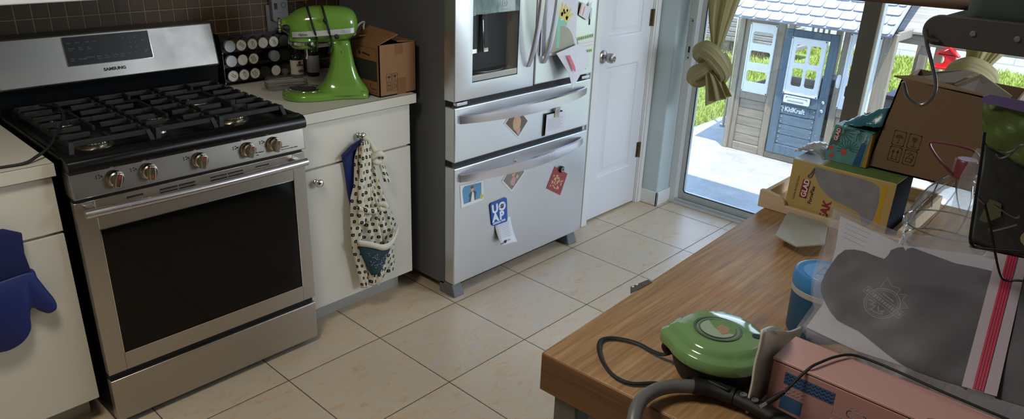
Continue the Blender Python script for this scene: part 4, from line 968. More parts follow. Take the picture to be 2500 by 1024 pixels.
fb1 = Frame((0.555, 0.7065, 0.955), (1, -0.05, 0), (0, 0, 1)); text('lettering', 'Olive', fb1, 0, 0.008, 0.013, M['print_dark'], l1, bold=0.0004); m = MB(); fb1.disc(m, 0.014, 0.022, 0.007, 0.0005); m.build('label_picture', M['red'], l1); m = MB(); fb1.disc(m, 0.018, -0.014, 0.013, 0.0005, ry=0.006); m.build('label_leaf', plain('leaf_green', rgb(84, 96, 60), 0.6), l1)
bottle(0.640, 0.715, 0.026, 0.150, dglass, plain('white_label', rgb(182, 184, 184), 0.5), 'dark bottle with plain white label just left of the mixer column', M['dark'])
# small wire shelf with a packet, half hidden behind the mixer
ws = thing('corner_shelf', 'small grey two-level wire shelf behind the mixer column', 'shelf', (0.70, 0.76, 0.9105))
m = MB()
for x in (0.628, 0.788):
    for y in (0.752, 0.80): m.tube([(x, y, 0.9105), (x, y, 1.03)], 0.0025, 8)
m.build('legs_frame', M['nickel'], ws); MB().box(0.622, 0.794, 0.748, 0.804, 1.020, 1.026).build('shelf_board', M['kick'], ws, bevel=0.002)
pk = MB().box(0.632, 0.680, 0.756, 0.796, 1.0265, 1.075).build('spice_packet', lab, bevel=0.002); tag(pk, 'small cream and red packet on the wire shelf behind mixer', 'packet')
MB().box(0.6315, 0.6805, 0.7555, 0.7965, 1.030, 1.042).build('red_band', M['red'], pk)
# white loop handle behind the carton
m = MB(); m.tube(spline([(0.755, 0.60, 0.9105), (0.782, 0.600, 1.08), (0.802, 0.600, 1.125), (0.832, 0.598, 1.140), (0.832, 0.600, 1.120), (0.826, 0.60, 1.08), (0.770, 0.60, 0.9105)], 8), 0.0045, 8)
tag(m.build('loop_utensil', M['trim']), 'white looped plastic utensil standing behind the carton', 'utensil')
# wall socket plate and plugged-in device
ow = thing('wall_sensor', 'pale grey rounded device plugged into the tiled wall above mixer', 'device', (0.55, 0.80, 1.2))
white_d = plain('device_white', rgb(112, 114, 116), 0.45)
fo = Frame((0, 0.800, 0), (1, 0, 0), (0, 0, 1)); m = MB(); m.prism([fo.p(a, b, 0.0) for a, b in roundrect(0.517, 1.138, 0.592, 1.36, 0.014)], (0, 0.024, 0)); bd2 = m.build('casing', white_d, ow, bevel=0.003)
m = MB(); fo.rect(m, 0.526, 1.190, 0.541, 1.215, 0.0006); fo.ring(m, 0.570, 1.205, 0.009, 0.011, 0.0006); [fo.disc(m, 0.545 + 0.011 * k, 1.175, 0.0016, 0.0006) for k in range(3)]; m.build('printed_mark', M['print_dark'], bd2)
m = MB(); m.box(0.497, 0.585, 0.8165, 0.8245, 1.085, 1.208); tag(m.build('outlet_plate', plain('outlet_grey', rgb(92, 92, 90), 0.5), bevel=0.003), 'grey outlet cover plate on the tiles behind the plugged device', 'outlet')
# ================================================================ cord on the left worktop and hob
m = MB(); pts = spline([(-1.0, 0.30, 0.9135), (-0.80, 0.235, 0.9135), (-0.70, 0.235, 0.9135), (-0.612, 0.222, 0.915), (-0.57, 0.235, 0.925), (-0.528, 0.262, 0.938), (-0.494, 0.31, 0.955), (-0.437, 0.42, 0.966), (-0.405, 0.53, 0.966), (-0.400, 0.61, 0.964), (-0.43, 0.665, 0.964)], 8)
m.tube(pts, 0.0045, 10); tag(m.build('black_cord', M['dark']), 'black power cord curving from left worktop onto the stove grate', 'cord')
# ================================================================ oven mitts
blue = plain('navy_silicone', rgb(10, 32, 100), 0.55, bump=0.3, bscale=90, var=0.08)
blue_c = plain('navy_cloth', rgb(8, 22, 76), 0.9, bump=0.2, bscale=300)
def puffy(out, y0, th, ins=0.008):
    n = len(out); nrm = []
    A = sum(out[i][0] * out[(i + 1) % n][1] - out[(i + 1) % n][0] * out[i][1] for i in range(n)); sg = 1 if A > 0 else -1
    for i in range(n):
        a, b = Vector(out[i - 1]), Vector(out[(i + 1) % n]); d = (b - a).normalized(); nrm.append(Vector((-d.y, d.x)) * sg)
    rows = []
    for t in (0.0, 0.12, 0.3, 0.5, 0.7, 0.88, 1.0):
        k = ins * (1 - math.sin(PI * t) ** 0.5) ; rows.append([(out[i][0] + nrm[i].x * k, y0 + th * t, out[i][1] + nrm[i].y * k) for i in range(n)])
    m = MB(); m.quadgrid(rows, closed_u=True); m.f.append(list(range(n))); m.f.append(list(range(len(m.v) - n, len(m.v)))); return m
def smoothloop(p, n=4):
    P_ = [Vector((a, b, 0)) for a, b in p]; L = len(P_); out = []
    for i in range(L):
        a, b, c, d = P_[i - 1], P_[i], P_[(i + 1) % L], P_[(i + 2) % L]
        for k in range(n):
            t = k / n; q = 0.5 * ((2 * b) + (c - a) * t + (2 * a - 5 * b + 4 * c - d) * t * t + (3 * b - a - 3 * c + d) * t ** 3); out.append((q.x, q.y))
    return out
mt = thing('oven_mitt', 'navy blue oven mitt with textured palm hanging on the left cabinet', 'oven mitt', (-0.72, 0.18, 0.40))
hand = [(-0.822, 0.605), (-0.740, 0.618), (-0.662, 0.622), (-0.650, 0.590), (-0.634, 0.545), (-0.620, 0.505), (-0.622, 0.480), (-0.645, 0.472), (-0.665, 0.488), (-0.682, 0.506), (-0.690, 0.480), (-0.696, 0.440), (-0.725, 0.408), (-0.770, 0.398), (-0.812, 0.418), (-0.832, 0.47), (-0.830, 0.54)]
puffy(smoothloop(hand), 0.158, 0.040).build('palm', blue, mt, smooth=60)
cuff = [(-0.824, 0.600), (-0.740, 0.612), (-0.662, 0.618), (-0.667, 0.675), (-0.662, 0.734), (-0.70, 0.757), (-0.82, 0.764), (-0.832, 0.70)]
puffy(cuff, 0.160, 0.036).build('cuff', blue_c, mt, smooth=60)
m = MB(); m.tube([(-0.79, 0.176, 0.760), (-0.785, 0.180, 0.79), (-0.775, 0.186, 0.803), (-0.765, 0.180, 0.79), (-0.76, 0.176, 0.760)], 0.003, 8); m.build('hanging_loop', blue_c, mt)
mt = thing('oven_mitt', 'navy blue oven mitt mostly hidden behind the printed apron', 'oven mitt', (0.47, 0.19, 0.45))
out = [(0.412, 0.722), (0.455, 0.752), (0.500, 0.768), (0.525, 0.745), (0.540, 0.700), (0.545, 0.62), (0.540, 0.50), (0.50, 0.46), (0.445, 0.48), (0.430, 0.56), (0.422, 0.66)]
puffy(out, 0.188, 0.020).build('body', blue, mt, smooth=60)
m = MB(); m.tube([(0.408, 0.176, 0.715), (0.440, 0.176, 0.738), (0.480, 0.172, 0.765)], 0.006, 8); m.build('cuff_edge', blue_c, mt)
# ================================================================ printed apron on the knob
def m_apron():
    t = NT('apron_print'); uv = t.n('ShaderNodeUVMap').outputs[0]; x, y, z = t.xyz(uv); P = 0.0290
    a = t.math('DIVIDE', x, P); row = t.math('FLOOR', t.math('DIVIDE', y, P)); b = t.math('DIVIDE', y, P)
    a = t.math('ADD', a, t.math('MULTIPLY', t.math('MODULO', row, 2.0), 0.5))
    wn = t.n('ShaderNodeTexWhiteNoise'); t.l(t.vec(t.math('FLOOR', a), row, 0.0), wn.inputs[0])
    jx = t.math('MULTIPLY_ADD', wn.outputs[0], 0.14, -0.07)
    fa = t.math('ABSOLUTE', t.math('ADD', t.math('SUBTRACT', t.math('FRACT', a), 0.5), jx)); fb_ = t.math('ABSOLUTE', t.math('SUBTRACT', t.math('FRACT', b), 0.5))
    d1 = t.math('MAXIMUM', fa, fb_); petal = t.math('LESS_THAN', d1, 0.245)
    cross = t.math('GREATER_THAN', t.math('ADD', fa, fb_), 0.39); petal = t.math('MULTIPLY', petal, t.math('SUBTRACT', 1.0, cross))
    hole = t.math('LESS_THAN', t.math('MAXIMUM', fa, fb_), 0.05); ink = t.math('MULTIPLY', petal, t.math('SUBTRACT', 1.0, hole))
    cloth = t.mix(t.noise(uv, 30, 3), rgb(206, 202, 182), rgb(222, 218, 200))
    t.set(color=t.mix(ink, cloth, rgb(30, 28, 26)), rough=0.85); t.bump(t.noise(uv, 700, 2), 0.15, 0.001); return t.m
apm = m_apron(); apc = plain('apron_plain', rgb(214, 210, 192), 0.85, bump=0.15, bscale=500)
ap = thing('apron', 'cream apron with small black flower print hanging from the drawer knob', 'apron', (0.52, 0.18, 0.14))
def sheet(tabL, tabR, z0, z1, yb, amp, nf, ph=0.0, n=70, k=44, slant=0.0, name='body_cloth', mat=apm, par=ap, edge=0.6):
    rows, uvs = [], []; zm = (z0 + z1) / 2; uw = max(0.05, 1.35 * (interp(tabR, zm)[0] - interp(tabL, zm)[0]))
    for i in range(n + 1):
        z = lerp(z1, z0, i / n); xl = interp(tabL, z)[0]; xr = interp(tabR, z)[0]; row, uvr = [], []
        fold = amp * (0.45 + 0.55 * min(1, (z1 - z) / 0.25))
        for j in range(k + 1):
            a = j / k; w = math.sin(PI * a) ** edge
            y = yb - fold * w * (0.55 + 0.45 * math.sin(2 * PI * nf * a + ph + 2.2 * (z - z0))) - 0.25 * fold * w * math.sin(2 * PI * (nf * 2.3) * a + 7 * z)
            row.append((lerp(xl, xr, a), y, z - slant * a * a * (i / n))); uvr.append((a * uw + 0.02 * math.sin(z * 9), z))
        rows.append(row); uvs.append(uvr)
    m = MB(); m.quadgrid(rows, uvs=uvs); return m.build(name, mat, par, smooth=80, solid=0.0012)
L1 = [(0.137, 0.458), (0.20, 0.448), (0.30, 0.430), (0.345, 0.424), (0.45, 0.423), (0.55, 0.430), (0.60, 0.448), (0.70, 0.456), (0.765, 0.476)]
R1 = [(0.137, 0.562), (0.20, 0.60), (0.30, 0.628), (0.345, 0.635), (0.45, 0.612), (0.50, 0.598), (0.55, 0.580), (0.60, 0.565), (0.70, 0.535), (0.765, 0.505)]
sheet([(0.14, 0.52), (0.30, 0.56), (0.50, 0.54)], [(0.14, 0.652), (0.30, 0.655), (0.38, 0.668), (0.50, 0.600)], 0.150, 0.52, 0.203, 0.018, 1.2, 1.0, name='back_panel')
sheet(L1, R1, 0.142, 0.765, 0.180, 0.036, 2.2, 0.3)
sheet([(0.44, 0.438), (0.60, 0.449), (0.775, 0.478)], [(0.44, 0.505), (0.60, 0.512), (0.70, 0.516), (0.775, 0.508)], 0.44, 0.775, 0.152, 0.016, 1.0, 0.8, n=30, k=14, name='neck_band')
sheet([(0.545, 0.590), (0.60, 0.575), (0.69, 0.548)], [(0.545, 0.622), (0.60, 0.612), (0.69, 0.572)], 0.585, 0.700, 0.160, 0.010, 0.8, 0.2, n=16, k=8, slant=0.02, name='tie_end')
m = MB(); m.tube(spline([(0.503, 0.178, 0.783), (0.520, 0.168, 0.765), (0.536, 0.165, 0.735), (0.545, 0.160, 0.712)], 6), [(0.010, 0.006)] * 19, 12); m.build('neck_loop', apc, ap)
m = MB(); m.tube(spline([(0.530, 0.160, 0.700), (0.545, 0.146, 0.714), (0.562, 0.146, 0.706), (0.560, 0.152, 0.684), (0.540, 0.150, 0.680), (0.532, 0.156, 0.692)], 5), 0.013, 12, prof=lambda i, t: 1 + 0.12 * math.sin(3 * t + i)); kn_ = m.build('knot', apc, ap, smooth=80)
m = MB()
for a, b in ((0.538, 0.702), (0.556, 0.698)):
    fk = Frame((0, 0.1335, 0), (1, 0, 0), (0, 0, 1)); fk.rect(m, a - 0.004, b - 0.005, a + 0.005, b + 0.004, 0.0006)
m.build('print_spot', M['print_dark'], kn_)
# gathered waist tie
rows, uvs = [], []
for i in range(15):
    t = i / 14; x = lerp(0.436, 0.560, t); zc = 0.500 - 0.012 * math.sin(PI * t) + 0.028 * (0.5 - t); y = 0.152 - 0.022 * math.sin(PI * t)
    rows.append([(x, y + 0.006, zc + 0.014), (x, y - 0.004, zc + 0.007), (x, y - 0.005, zc - 0.006), (x, y + 0.006, zc - 0.014)]); uvs.append([(x, 0.52), (x, 0.51), (x, 0.50), (x, 0.49)])
m = MB(); m.quadgrid(rows, uvs=uvs); m.build('waist_tie', apm, ap, smooth=80, solid=0.002)
m = MB(); m.tube(spline([(0.528, 0.130, 0.512), (0.548, 0.120, 0.510), (0.556, 0.122, 0.492), (0.540, 0.126, 0.486), (0.528, 0.130, 0.498)], 5), 0.010, 10, prof=lambda i, t: 1 + 0.15 * math.sin(4 * t + i)); m.build('knot', apc, ap, smooth=80)
# pouch pocket: teal pot-holder shape with cream rim
teal = plain('teal_print', rgb(30, 62, 70), 0.8, bump=0.3, bscale=300, var=0.35, vscale=60)
rows = []
for i in range(13):
    t = i / 12; zt = 0.350; z = lerp(zt, 0.200, t); row = []
    for j in range(25):
        a = j / 24; xl = lerp(0.430, 0.492, t ** 1.2); xr = lerp(0.635, 0.540, t ** 1.0)
        zz = z + (0.035 * (abs(a - 0.45) ** 1.2) - 0.030 * math.sin(PI * a)) * (1 - t) + 0.012 * math.sin(2 * PI * a) * (1 - t)
        row.append((lerp(xl, xr, a), 0.152 - 0.030 * math.sin(PI * a) ** 0.7 * (1 - 0.5 * t), zz))
    rows.append(row)
m = MB(); m.quadgrid(rows); pc = m.build('pocket', teal, ap, smooth=80, solid=0.003)
m = MB(); top = rows[0]; m.quadgrid([[(x, y - 0.003, z + 0.016) for x, y, z in top], [(x, y - 0.006, z + 0.006) for x, y, z in top], [(x, y - 0.005, z - 0.010) for x, y, z in top]]); m.build('rim', apc, pc, smooth=80, solid=0.004)
m = MB(); rr = random.Random(3)
for i in range(60):
    a = rr.uniform(0.15, 0.9); t = rr.uniform(0.25, 0.75); xl = lerp(0.430, 0.492, t ** 1.2); xr = lerp(0.635, 0.540, t); zz = lerp(0.350, 0.200, t) + (0.035 * (abs(a - 0.45) ** 1.2) - 0.030 * math.sin(PI * a)) * (1 - t) + 0.012 * math.sin(2 * PI * a) * (1 - t)
    fq = Frame((lerp(xl, xr, a), 0.150 - 0.030 * math.sin(PI * a) ** 0.7 * (1 - 0.5 * t) - 0.0015, zz), (1, 0, 0), (0, 0, 1)); fq.disc(m, 0, 0, rr.uniform(0.0012, 0.0026), 0.0006, 0, seg=7)
m.build('pocket_print', plain('pale_print', rgb(150, 140, 160), 0.8), pc, smooth=0)
# ================================================================ outside: slab, lawn, wall
def m_concrete():
    t = NT('patio_concrete'); co = t.coord(); n = t.noise(co, 6, 6, 0.6); n2 = t.noise(co, 60, 6, 0.7)
    c = t.ramp(t.math('MULTIPLY_ADD', n, 0.5, t.math('MULTIPLY', n2, 0.5)), [(0.35, rgb(136, 134, 130)), (0.65, rgb(168, 165, 160))])
    t.set(color=c, rough=0.9); t.bump(n2, 0.5, 0.006); return t.m
GZ = -0.108
struct(MB().box(2.76, 5.35, -6.0, 0.96, -0.25, GZ).build('patio_slab', m_concrete(), smooth=0))
MB_ = MB().box(2.73, 2.762, -2.6, 0.4, -0.25, 0.0); struct(MB_.build('trim_threshold', M['alu'], smooth=0))
def m_lawn():
    t = NT('lawn_soil'); co = t.coord(); n = t.noise(co, 25, 6, 0.7)
    t.set(color=t.ramp(n, [(0.35, rgb(92, 104, 48)), (0.65, rgb(150, 160, 78))]), rough=0.95); t.bump(n, 0.6, 0.02); return t.m
struct(MB().box(2.3, 16.0, -7.0, 9.0, -0.30, GZ - 0.012).build('lawn_ground', m_lawn(), smooth=0))
def m_grass():
    t = NT('grass_blade'); co = t.coord(); n = t.noise(co, 3, 4, 0.6); wn = t.n('ShaderNodeTexNoise'); t.l(co, wn.inputs[0]); wn.inputs['Scale'].default_value = 40
    c = t.mix(t.math('MULTIPLY_ADD', wn.outputs[0], 0.8, t.math('MULTIPLY', n, 0.3)), rgb(104, 124, 40), rgb(190, 198, 96)); t.set(color=c, rough=0.7)
    tr = t.n('ShaderNodeBsdfTranslucent'); t.l(c, tr.inputs[0]); mx_ = t.n('ShaderNodeMixShader'); mx_.inputs[0].default_value = 0.35; t.l(t.b.outputs[0], mx_.inputs[1]); t.l(tr.outputs[0], mx_.inputs[2]); t.l(mx_.outputs[0], t.out.inputs[0]); return t.m
rg_ = random.Random(11); gv, gf = [], []
def tuft(x, y, s):
    for _ in range(3):
        a = rg_.uniform(0, 2 * PI); h = s * rg_.uniform(0.6, 1.3); w = s * 0.09; lx, ly = math.cos(a) * h * rg_.uniform(0.2, 0.8), math.sin(a) * h * rg_.uniform(0.2, 0.8)
        px_, py_ = x + rg_.uniform(-s, s) * 0.4, y + rg_.uniform(-s, s) * 0.4; o_ = len(gv); cx_, cy_ = -math.sin(a) * w, math.cos(a) * w
        gv.extend([(px_ - cx_, py_ - cy_, GZ - 0.012), (px_ + cx_, py_ + cy_, GZ - 0.012), (px_ + cx_ * 0.7 + lx * 0.45, py_ + cy_ * 0.7 + ly * 0.45, GZ + h * 0.6), (px_ - cx_ * 0.7 + lx * 0.45, py_ - cy_ * 0.7 + ly * 0.45, GZ + h * 0.6), (px_ + lx, py_ + ly, GZ + h * 0.9)])
        gf.extend([(o_, o_ + 1, o_ + 2, o_ + 3), (o_ + 3, o_ + 2, o_ + 4)])
for (x0, x1, y0, y1, n, s) in ((3.6, 6.5, 0.965, 3.4, 5200, 0.055), (5.36, 7.5, -1.6, 1.0, 4200, 0.06), (6.5, 9.9, 0.6, 4.2, 5200, 0.075), (7.5, 9.9, -1.9, 1.2, 3800, 0.08)):
    for _ in range(n):
        tx, ty = rg_.uniform(x0, x1), rg_.uniform(y0, y1)
        if not (8.0 < tx < 9.1 and 1.6 < ty < 4.1): tuft(tx, ty, s)
me = bpy.data.meshes.new('grass'); me.from_pydata(gv, [], gf); me.materials.append(m_grass()); go = bpy.data.objects.new('grass', me); COL.objects.link(go)
tag(go, 'sunlit yellow-green lawn grass beyond the patio slab', 'grass', kind='stuff')
def m_block():
    t = NT('white_block_wall'); co = t.coord(); x, y, z = t.xyz(co)
    br = t.n('ShaderNodeTexBrick'); t.l(t.vec(y, z, 0.0), br.inputs[0]); br.inputs['Color1'].default_value = rgb(206, 206, 204); br.inputs['Color2'].default_value = rgb(214, 214, 210); br.inputs['Mortar'].default_value = rgb(168, 168, 166)
    br.inputs['Scale'].default_value = 1.0; br.inputs['Mortar Size'].default_value = 0.008; br.inputs['Brick Width'].default_value = 0.9; br.inputs['Row Height'].default_value = 0.42
    t.set(color=br.outputs[0], rough=0.85); return t.m
struct(MB().box(10.0, 10.15, -7.0, 9.0, -0.25, 1.75).build('wall_garden', m_block(), smooth=0))
wd = m_weather('weathered_grey', rgb(108, 104, 98), rgb(150, 146, 138), 1)
lp = thing('lumber_stack', 'stack of weathered grey boards lying by the white garden wall', 'lumber', (8.6, 2.6, GZ))
for k in range(5): MB().box(8.45 + 0.02 * k, 8.95, 1.7 + 0.05 * k, 3.9 - 0.08 * k, 0.02 + 0.062 * k, 0.076 + 0.062 * k).build('board', wd, lp, smooth=0, bevel=0.006)
for y in (1.9, 2.7, 3.6): MB().box(8.5, 8.9, y, y + 0.1, GZ - 0.01, 0.02).build('bearer', wd, lp)
br_ = MB(); rb = random.Random(5)
for _ in range(420):
    y = rb.uniform(2.0, 3.8); x = 8.25 + rb.uniform(-0.15, 0.12); h = rb.uniform(0.08, 0.30); a = rb.uniform(-0.5, 0.5); w = 0.004
    br_.v += [Vector((x, y - w, GZ)), Vector((x, y + w, GZ)), Vector((x + rb.uniform(-.1, .1), y + a * h, GZ + h))]; n_ = len(br_.v); br_.f.append([n_ - 3, n_ - 2, n_ - 1])
tag(br_.build('dry_brush', plain('dry_stalk', rgb(96, 84, 62), 0.9, var=0.3)), 'brown dry stalks in front of the weathered boards', 'brush', kind='stuff')
m = MB(); m.cyl((4.8, 0.80, GZ), 0.012, 1.15, seg=12).cyl((4.8, 0.80, GZ), 0.03, 0.02, seg=12); tag(m.build('metal_pole', M['nickel']), 'thin grey metal pole just left of the playhouse', 'pole')

# ================================================================ playhouse (front in the plane x = 4.25)
ph = thing('playhouse', 'wooden childrens playhouse with grey-blue half door, white windows and shingle roof', 'playhouse', (4.7, -0.05, GZ))
WV = m_weather('playhouse_taupe', rgb(122, 112, 98), rgb(152, 142, 126), 2); WH = m_weather('playhouse_taupe_h', rgb(122, 112, 98), rgb(154, 144, 128), 1)
DB = m_weather('playhouse_blue', rgb(76, 92, 106), rgb(98, 116, 130), 2); DBH = m_weather('playhouse_blue_h', rgb(80, 98, 112), rgb(104, 122, 136), 1)
WP = plain('white_window_plastic', rgb(216, 220, 224), 0.4, var=0.02); RS = plain('grey_shingle', rgb(150, 154, 170), 0.7, bump=0.4, bscale=150, var=0.06)
FXp = 4.25
fp_ = Frame((FXp, 0, 0), (0, -1, 0), (0, 0, 1))     # a = -y, b = z, outward toward the room
def slab(name, y0, y1, z0, z1, mat, x0=FXp, x1=FXp + 0.03, par=ph, bev=0.004): return MB().box(x0, x1, min(y0, y1), max(y0, y1), z0, z1).build(name, mat, par, bevel=bev)
slab('corner_post', 0.513, 0.432, GZ, 0.93, WV, x1=FXp + 0.045); slab('corner_post', 0.5135, 0.47, GZ, 0.93, WV, x0=FXp - 0.012, x1=FXp + 0.0)
slab('door_post', 0.218, 0.160, GZ, 0.93, WV); slab('door_post', -0.262, -0.312, GZ, 0.93, WV); slab('corner_post', -0.515, -0.605, GZ, 0.93, WV, x1=FXp + 0.045)
slab('sill_board', 0.432, 0.218, GZ, -0.045, WH); slab('sill_board', -0.312, -0.515, GZ, -0.045, WH); slab('threshold', 0.160, -0.262, GZ, -0.062, WH)
slab('mid_rail', 0.432, 0.218, 0.308, 0.366, WH); slab('mid_rail', -0.312, -0.515, 0.308, 0.372, WH)
slab('top_rail', 0.432, 0.218, 0.888, 0.935, WH); slab('top_rail', -0.312, -0.515, 0.90, 0.935, WH); slab('door_header', 0.160, -0.262, 0.905, 0.935, WH)
for y0, y1 in ((0.432, 0.218), (-0.312, -0.515)):
    for k in range(5): a = lerp(-0.043, 0.306, k / 5); slab('plank', y0, y1, a + 0.0015, a + 0.0683, WH, x0=FXp + 0.012, x1=FXp + 0.024, bev=0.002)
def window_panel(ya, yb, z0, z1, panes, name='window_frame', par=ph, x0=FXp - 0.004, th=0.020):
    """panel with real openings: boolean-free, strips round each pane; panes=[(ya,yb,z0,z1)] stacked or gridded"""
    m = MB(); ys = sorted({ya, yb} | {p[0] for p in panes} | {p[1] for p in panes}); zs = sorted({z0, z1} | {p[2] for p in panes} | {p[3] for p in panes})
    for i in range(len(ys) - 1):
        for j in range(len(zs) - 1):
            cy_, cz_ = (ys[i] + ys[i + 1]) / 2, (zs[j] + zs[j + 1]) / 2
            if any(min(p[0], p[1]) < cy_ < max(p[0], p[1]) and p[2] < cz_ < p[3] for p in panes): continue
            m.box(x0, x0 + th, ys[i], ys[i + 1], zs[j], zs[j + 1])
    for p in panes:    # rounded corners
        a, b = min(p[0], p[1]), max(p[0], p[1]); r = 0.018
        for (cy_, cz_, sy, sz) in ((a, p[2], 1, 1), (b, p[2], -1, 1), (a, p[3], 1, -1), (b, p[3], -1, -1)):
            pts = [(cy_, cz_)] + [(cy_ + sy * r * (1 - math.sin(t)), cz_ + sz * r * (1 - math.cos(t))) for t in [PI / 2 * k / 5 for k in range(6)]]
            m.prism([(x0, y, z) for y, z in pts], (th, 0, 0))
    w_ = m.build(name, WP, par, smooth=0)
    m = MB(); q = Frame((x0, 0, 0), (0, -1, 0), (0, 0, 1)); q.line(m, [(-max(ya, yb) + 0.008, z0 + 0.008), (-min(ya, yb) - 0.008, z0 + 0.008), (-min(ya, yb) - 0.008, z1 - 0.008), (-max(ya, yb) + 0.008, z1 - 0.008)], 0.008, 0.003, closed=True); m.build('raised_edge', WP, w_)
    return w_
window_panel(0.430, 0.217, 0.365, 0.888, [(0.400, 0.242, 0.735, 0.825), (0.402, 0.242, 0.592, 0.683), (0.404, 0.242, 0.444, 0.532)])
window_panel(-0.306, -0.516, 0.372, 0.902, [(-0.336, -0.492, 0.748, 0.838), (-0.336, -0.492, 0.604, 0.695), (-0.336, -0.492, 0.456, 0.545)])
# door: blue frame, four-light window, letter plate, boarded lower half
DYa, DYb = 0.145, -0.240
dx0 = FXp - 0.022
dl = MB()
for b in ((DYa - 0.060, DYa, -0.052, 0.880), (DYb, DYb + 0.058, -0.052, 0.880), (DYb + 0.058, DYa - 0.060, 0.828, 0.880), (DYb + 0.058, DYa - 0.060, 0.335, 0.418), (DYb + 0.058, DYa - 0.060, -0.052, 0.020)): dl.box(dx0, dx0 + 0.022, b[0], b[1], b[2], b[3])
pdoor = dl.build('door', DB, ph, bevel=0.003)
for k in range(4):
    a = lerp(0.020, 0.335, k / 4); s2 = slab('door_board', DYa - 0.060, DYb + 0.058, a + 0.002, a + 0.0768, DBH, x0=dx0 + 0.010, x1=dx0 + 0.020, par=pdoor, bev=0.003)
m = MB()
for k in range(4):
    for y in (DYa - 0.075, DYb + 0.073):
        for dz in (0.020, 0.058): m.lathe([(0.0, 0.0), (0.005, 0.001), (0.006, 0.003)], (dx0 + 0.0065, y, 0.020 + 0.0787 * k + dz), 10, 'x')
m.build('door_screw', M['steel_h'], pdoor)
window_panel(0.087, -0.170, 0.416, 0.830, [(0.048, -0.036, 0.648, 0.780), (-0.056, -0.136, 0.650, 0.782), (0.046, -0.036, 0.478, 0.612), (-0.054, -0.134, 0.478, 0.614)], 'door_window', pdoor, x0=dx0 - 0.010, th=0.018)
fd2 = Frame((dx0, 0, 0), (0, -1, 0), (0, 0, 1))
m = MB(); fd2.poly(m, roundrect(-0.072, 0.350, 0.124, 0.408, 0.008), 0.010); lpx = m.build('letter_plate', WP, pdoor, bevel=0.002)
m = MB(); fd2.line(m, [(-0.055, 0.385), (-0.05, 0.395), (0.10, 0.395), (0.105, 0.385)], 0.006, 0.0005, 0.0102); fd2.line(m, [(-0.035, 0.368), (0.075, 0.368)], 0.012, 0.0005, 0.0102); m.build('slot_print', M['print_grey'], lpx)
m = MB(); fd2.rect(m, -0.118, 0.262, 0.130, 0.326, 0.002, -0.0095); bpl = m.build('brand_plate', DB, pdoor)
text('brand_lettering', 'KidKraft', fd2, -0.055, 0.283, 0.048, M['print_white'], bpl, base=-0.007, bold=0.0016, sx=0.92)
m = MB()
for k in range(5):
    a = PI / 2 + k * 2 * PI / 5; cx_, cz_ = -0.082 + 0.014 * math.cos(a), 0.298 + 0.014 * math.sin(a)
    fd2.poly(m, [(cx_ + (0.009 if q % 2 == 0 else 0.004) * math.cos(a + q * PI / 5), cz_ + (0.009 if q % 2 == 0 else 0.004) * math.sin(a + q * PI / 5)) for q in range(10)], 0.0006, -0.007)
m.build('brand_star', M['print_white'], bpl)
fh = Frame((FXp, 0, 0), (0, -1, 0), (0, 0, 1)); m = MB(); fh.poly(m, roundrect(0.272, 0.515, 0.300, 0.610, 0.012), 0.003); hh = m.build('handle_plate', WP, ph)
m = MB(); m.tube(spline([(FXp - 0.003, -0.286, 0.595), (FXp - 0.03, -0.286, 0.585), (FXp - 0.03, -0.286, 0.545), (FXp - 0.003, -0.286, 0.532)], 5), 0.006, 10); m.build('handle_grip', WP, hh)
for z in (0.335, 0.398): m = MB(); m.lathe([(0.012, -0.003), (0.012, -0.007), (0.006, -0.012), (0, -0.012)], (dx0 + 0.002, -0.218, z), 16, 'x'); m.build('bolt', M['chrome'], pdoor)
# back and side structure
for y in (0.46, 0.06, -0.56): slab('back_post', y, y + 0.05, GZ, 0.93, WV, x0=5.15, x1=5.19)
slab('back_rail', 0.51, -0.56, 0.30, 0.36, WH, x0=5.15, x1=5.18); slab('back_rail', 0.51, -0.56, 0.88, 0.94, WH, x0=5.15, x1=5.18)
for k in range(4): slab('back_bar', 0.30 - 0.045 * k, 0.315 - 0.045 * k, 0.62, 0.90, WV, x0=5.155, x1=5.175, bev=0.002)
for y in (0.495, -0.600):
    slab('side_rail', y, y + 0.018, 0.30, 0.36, m_weather('side_rail_wood', rgb(112, 104, 92), rgb(146, 136, 120), 0), x0=FXp + 0.045, x1=5.15); slab('side_rail', y, y + 0.018, 0.88, 0.94, WH, x0=FXp + 0.045, x1=5.15)
slab('side_wall', 0.495, 0.510, GZ, 0.30, WH, x0=FXp + 0.045, x1=5.15); slab('side_wall', -0.600, -0.585, GZ, 0.30, WH, x0=FXp + 0.045, x1=5.15)
slab('back_wall', 0.51, -0.56, GZ, 0.30, WH, x0=5.15, x1=5.165)
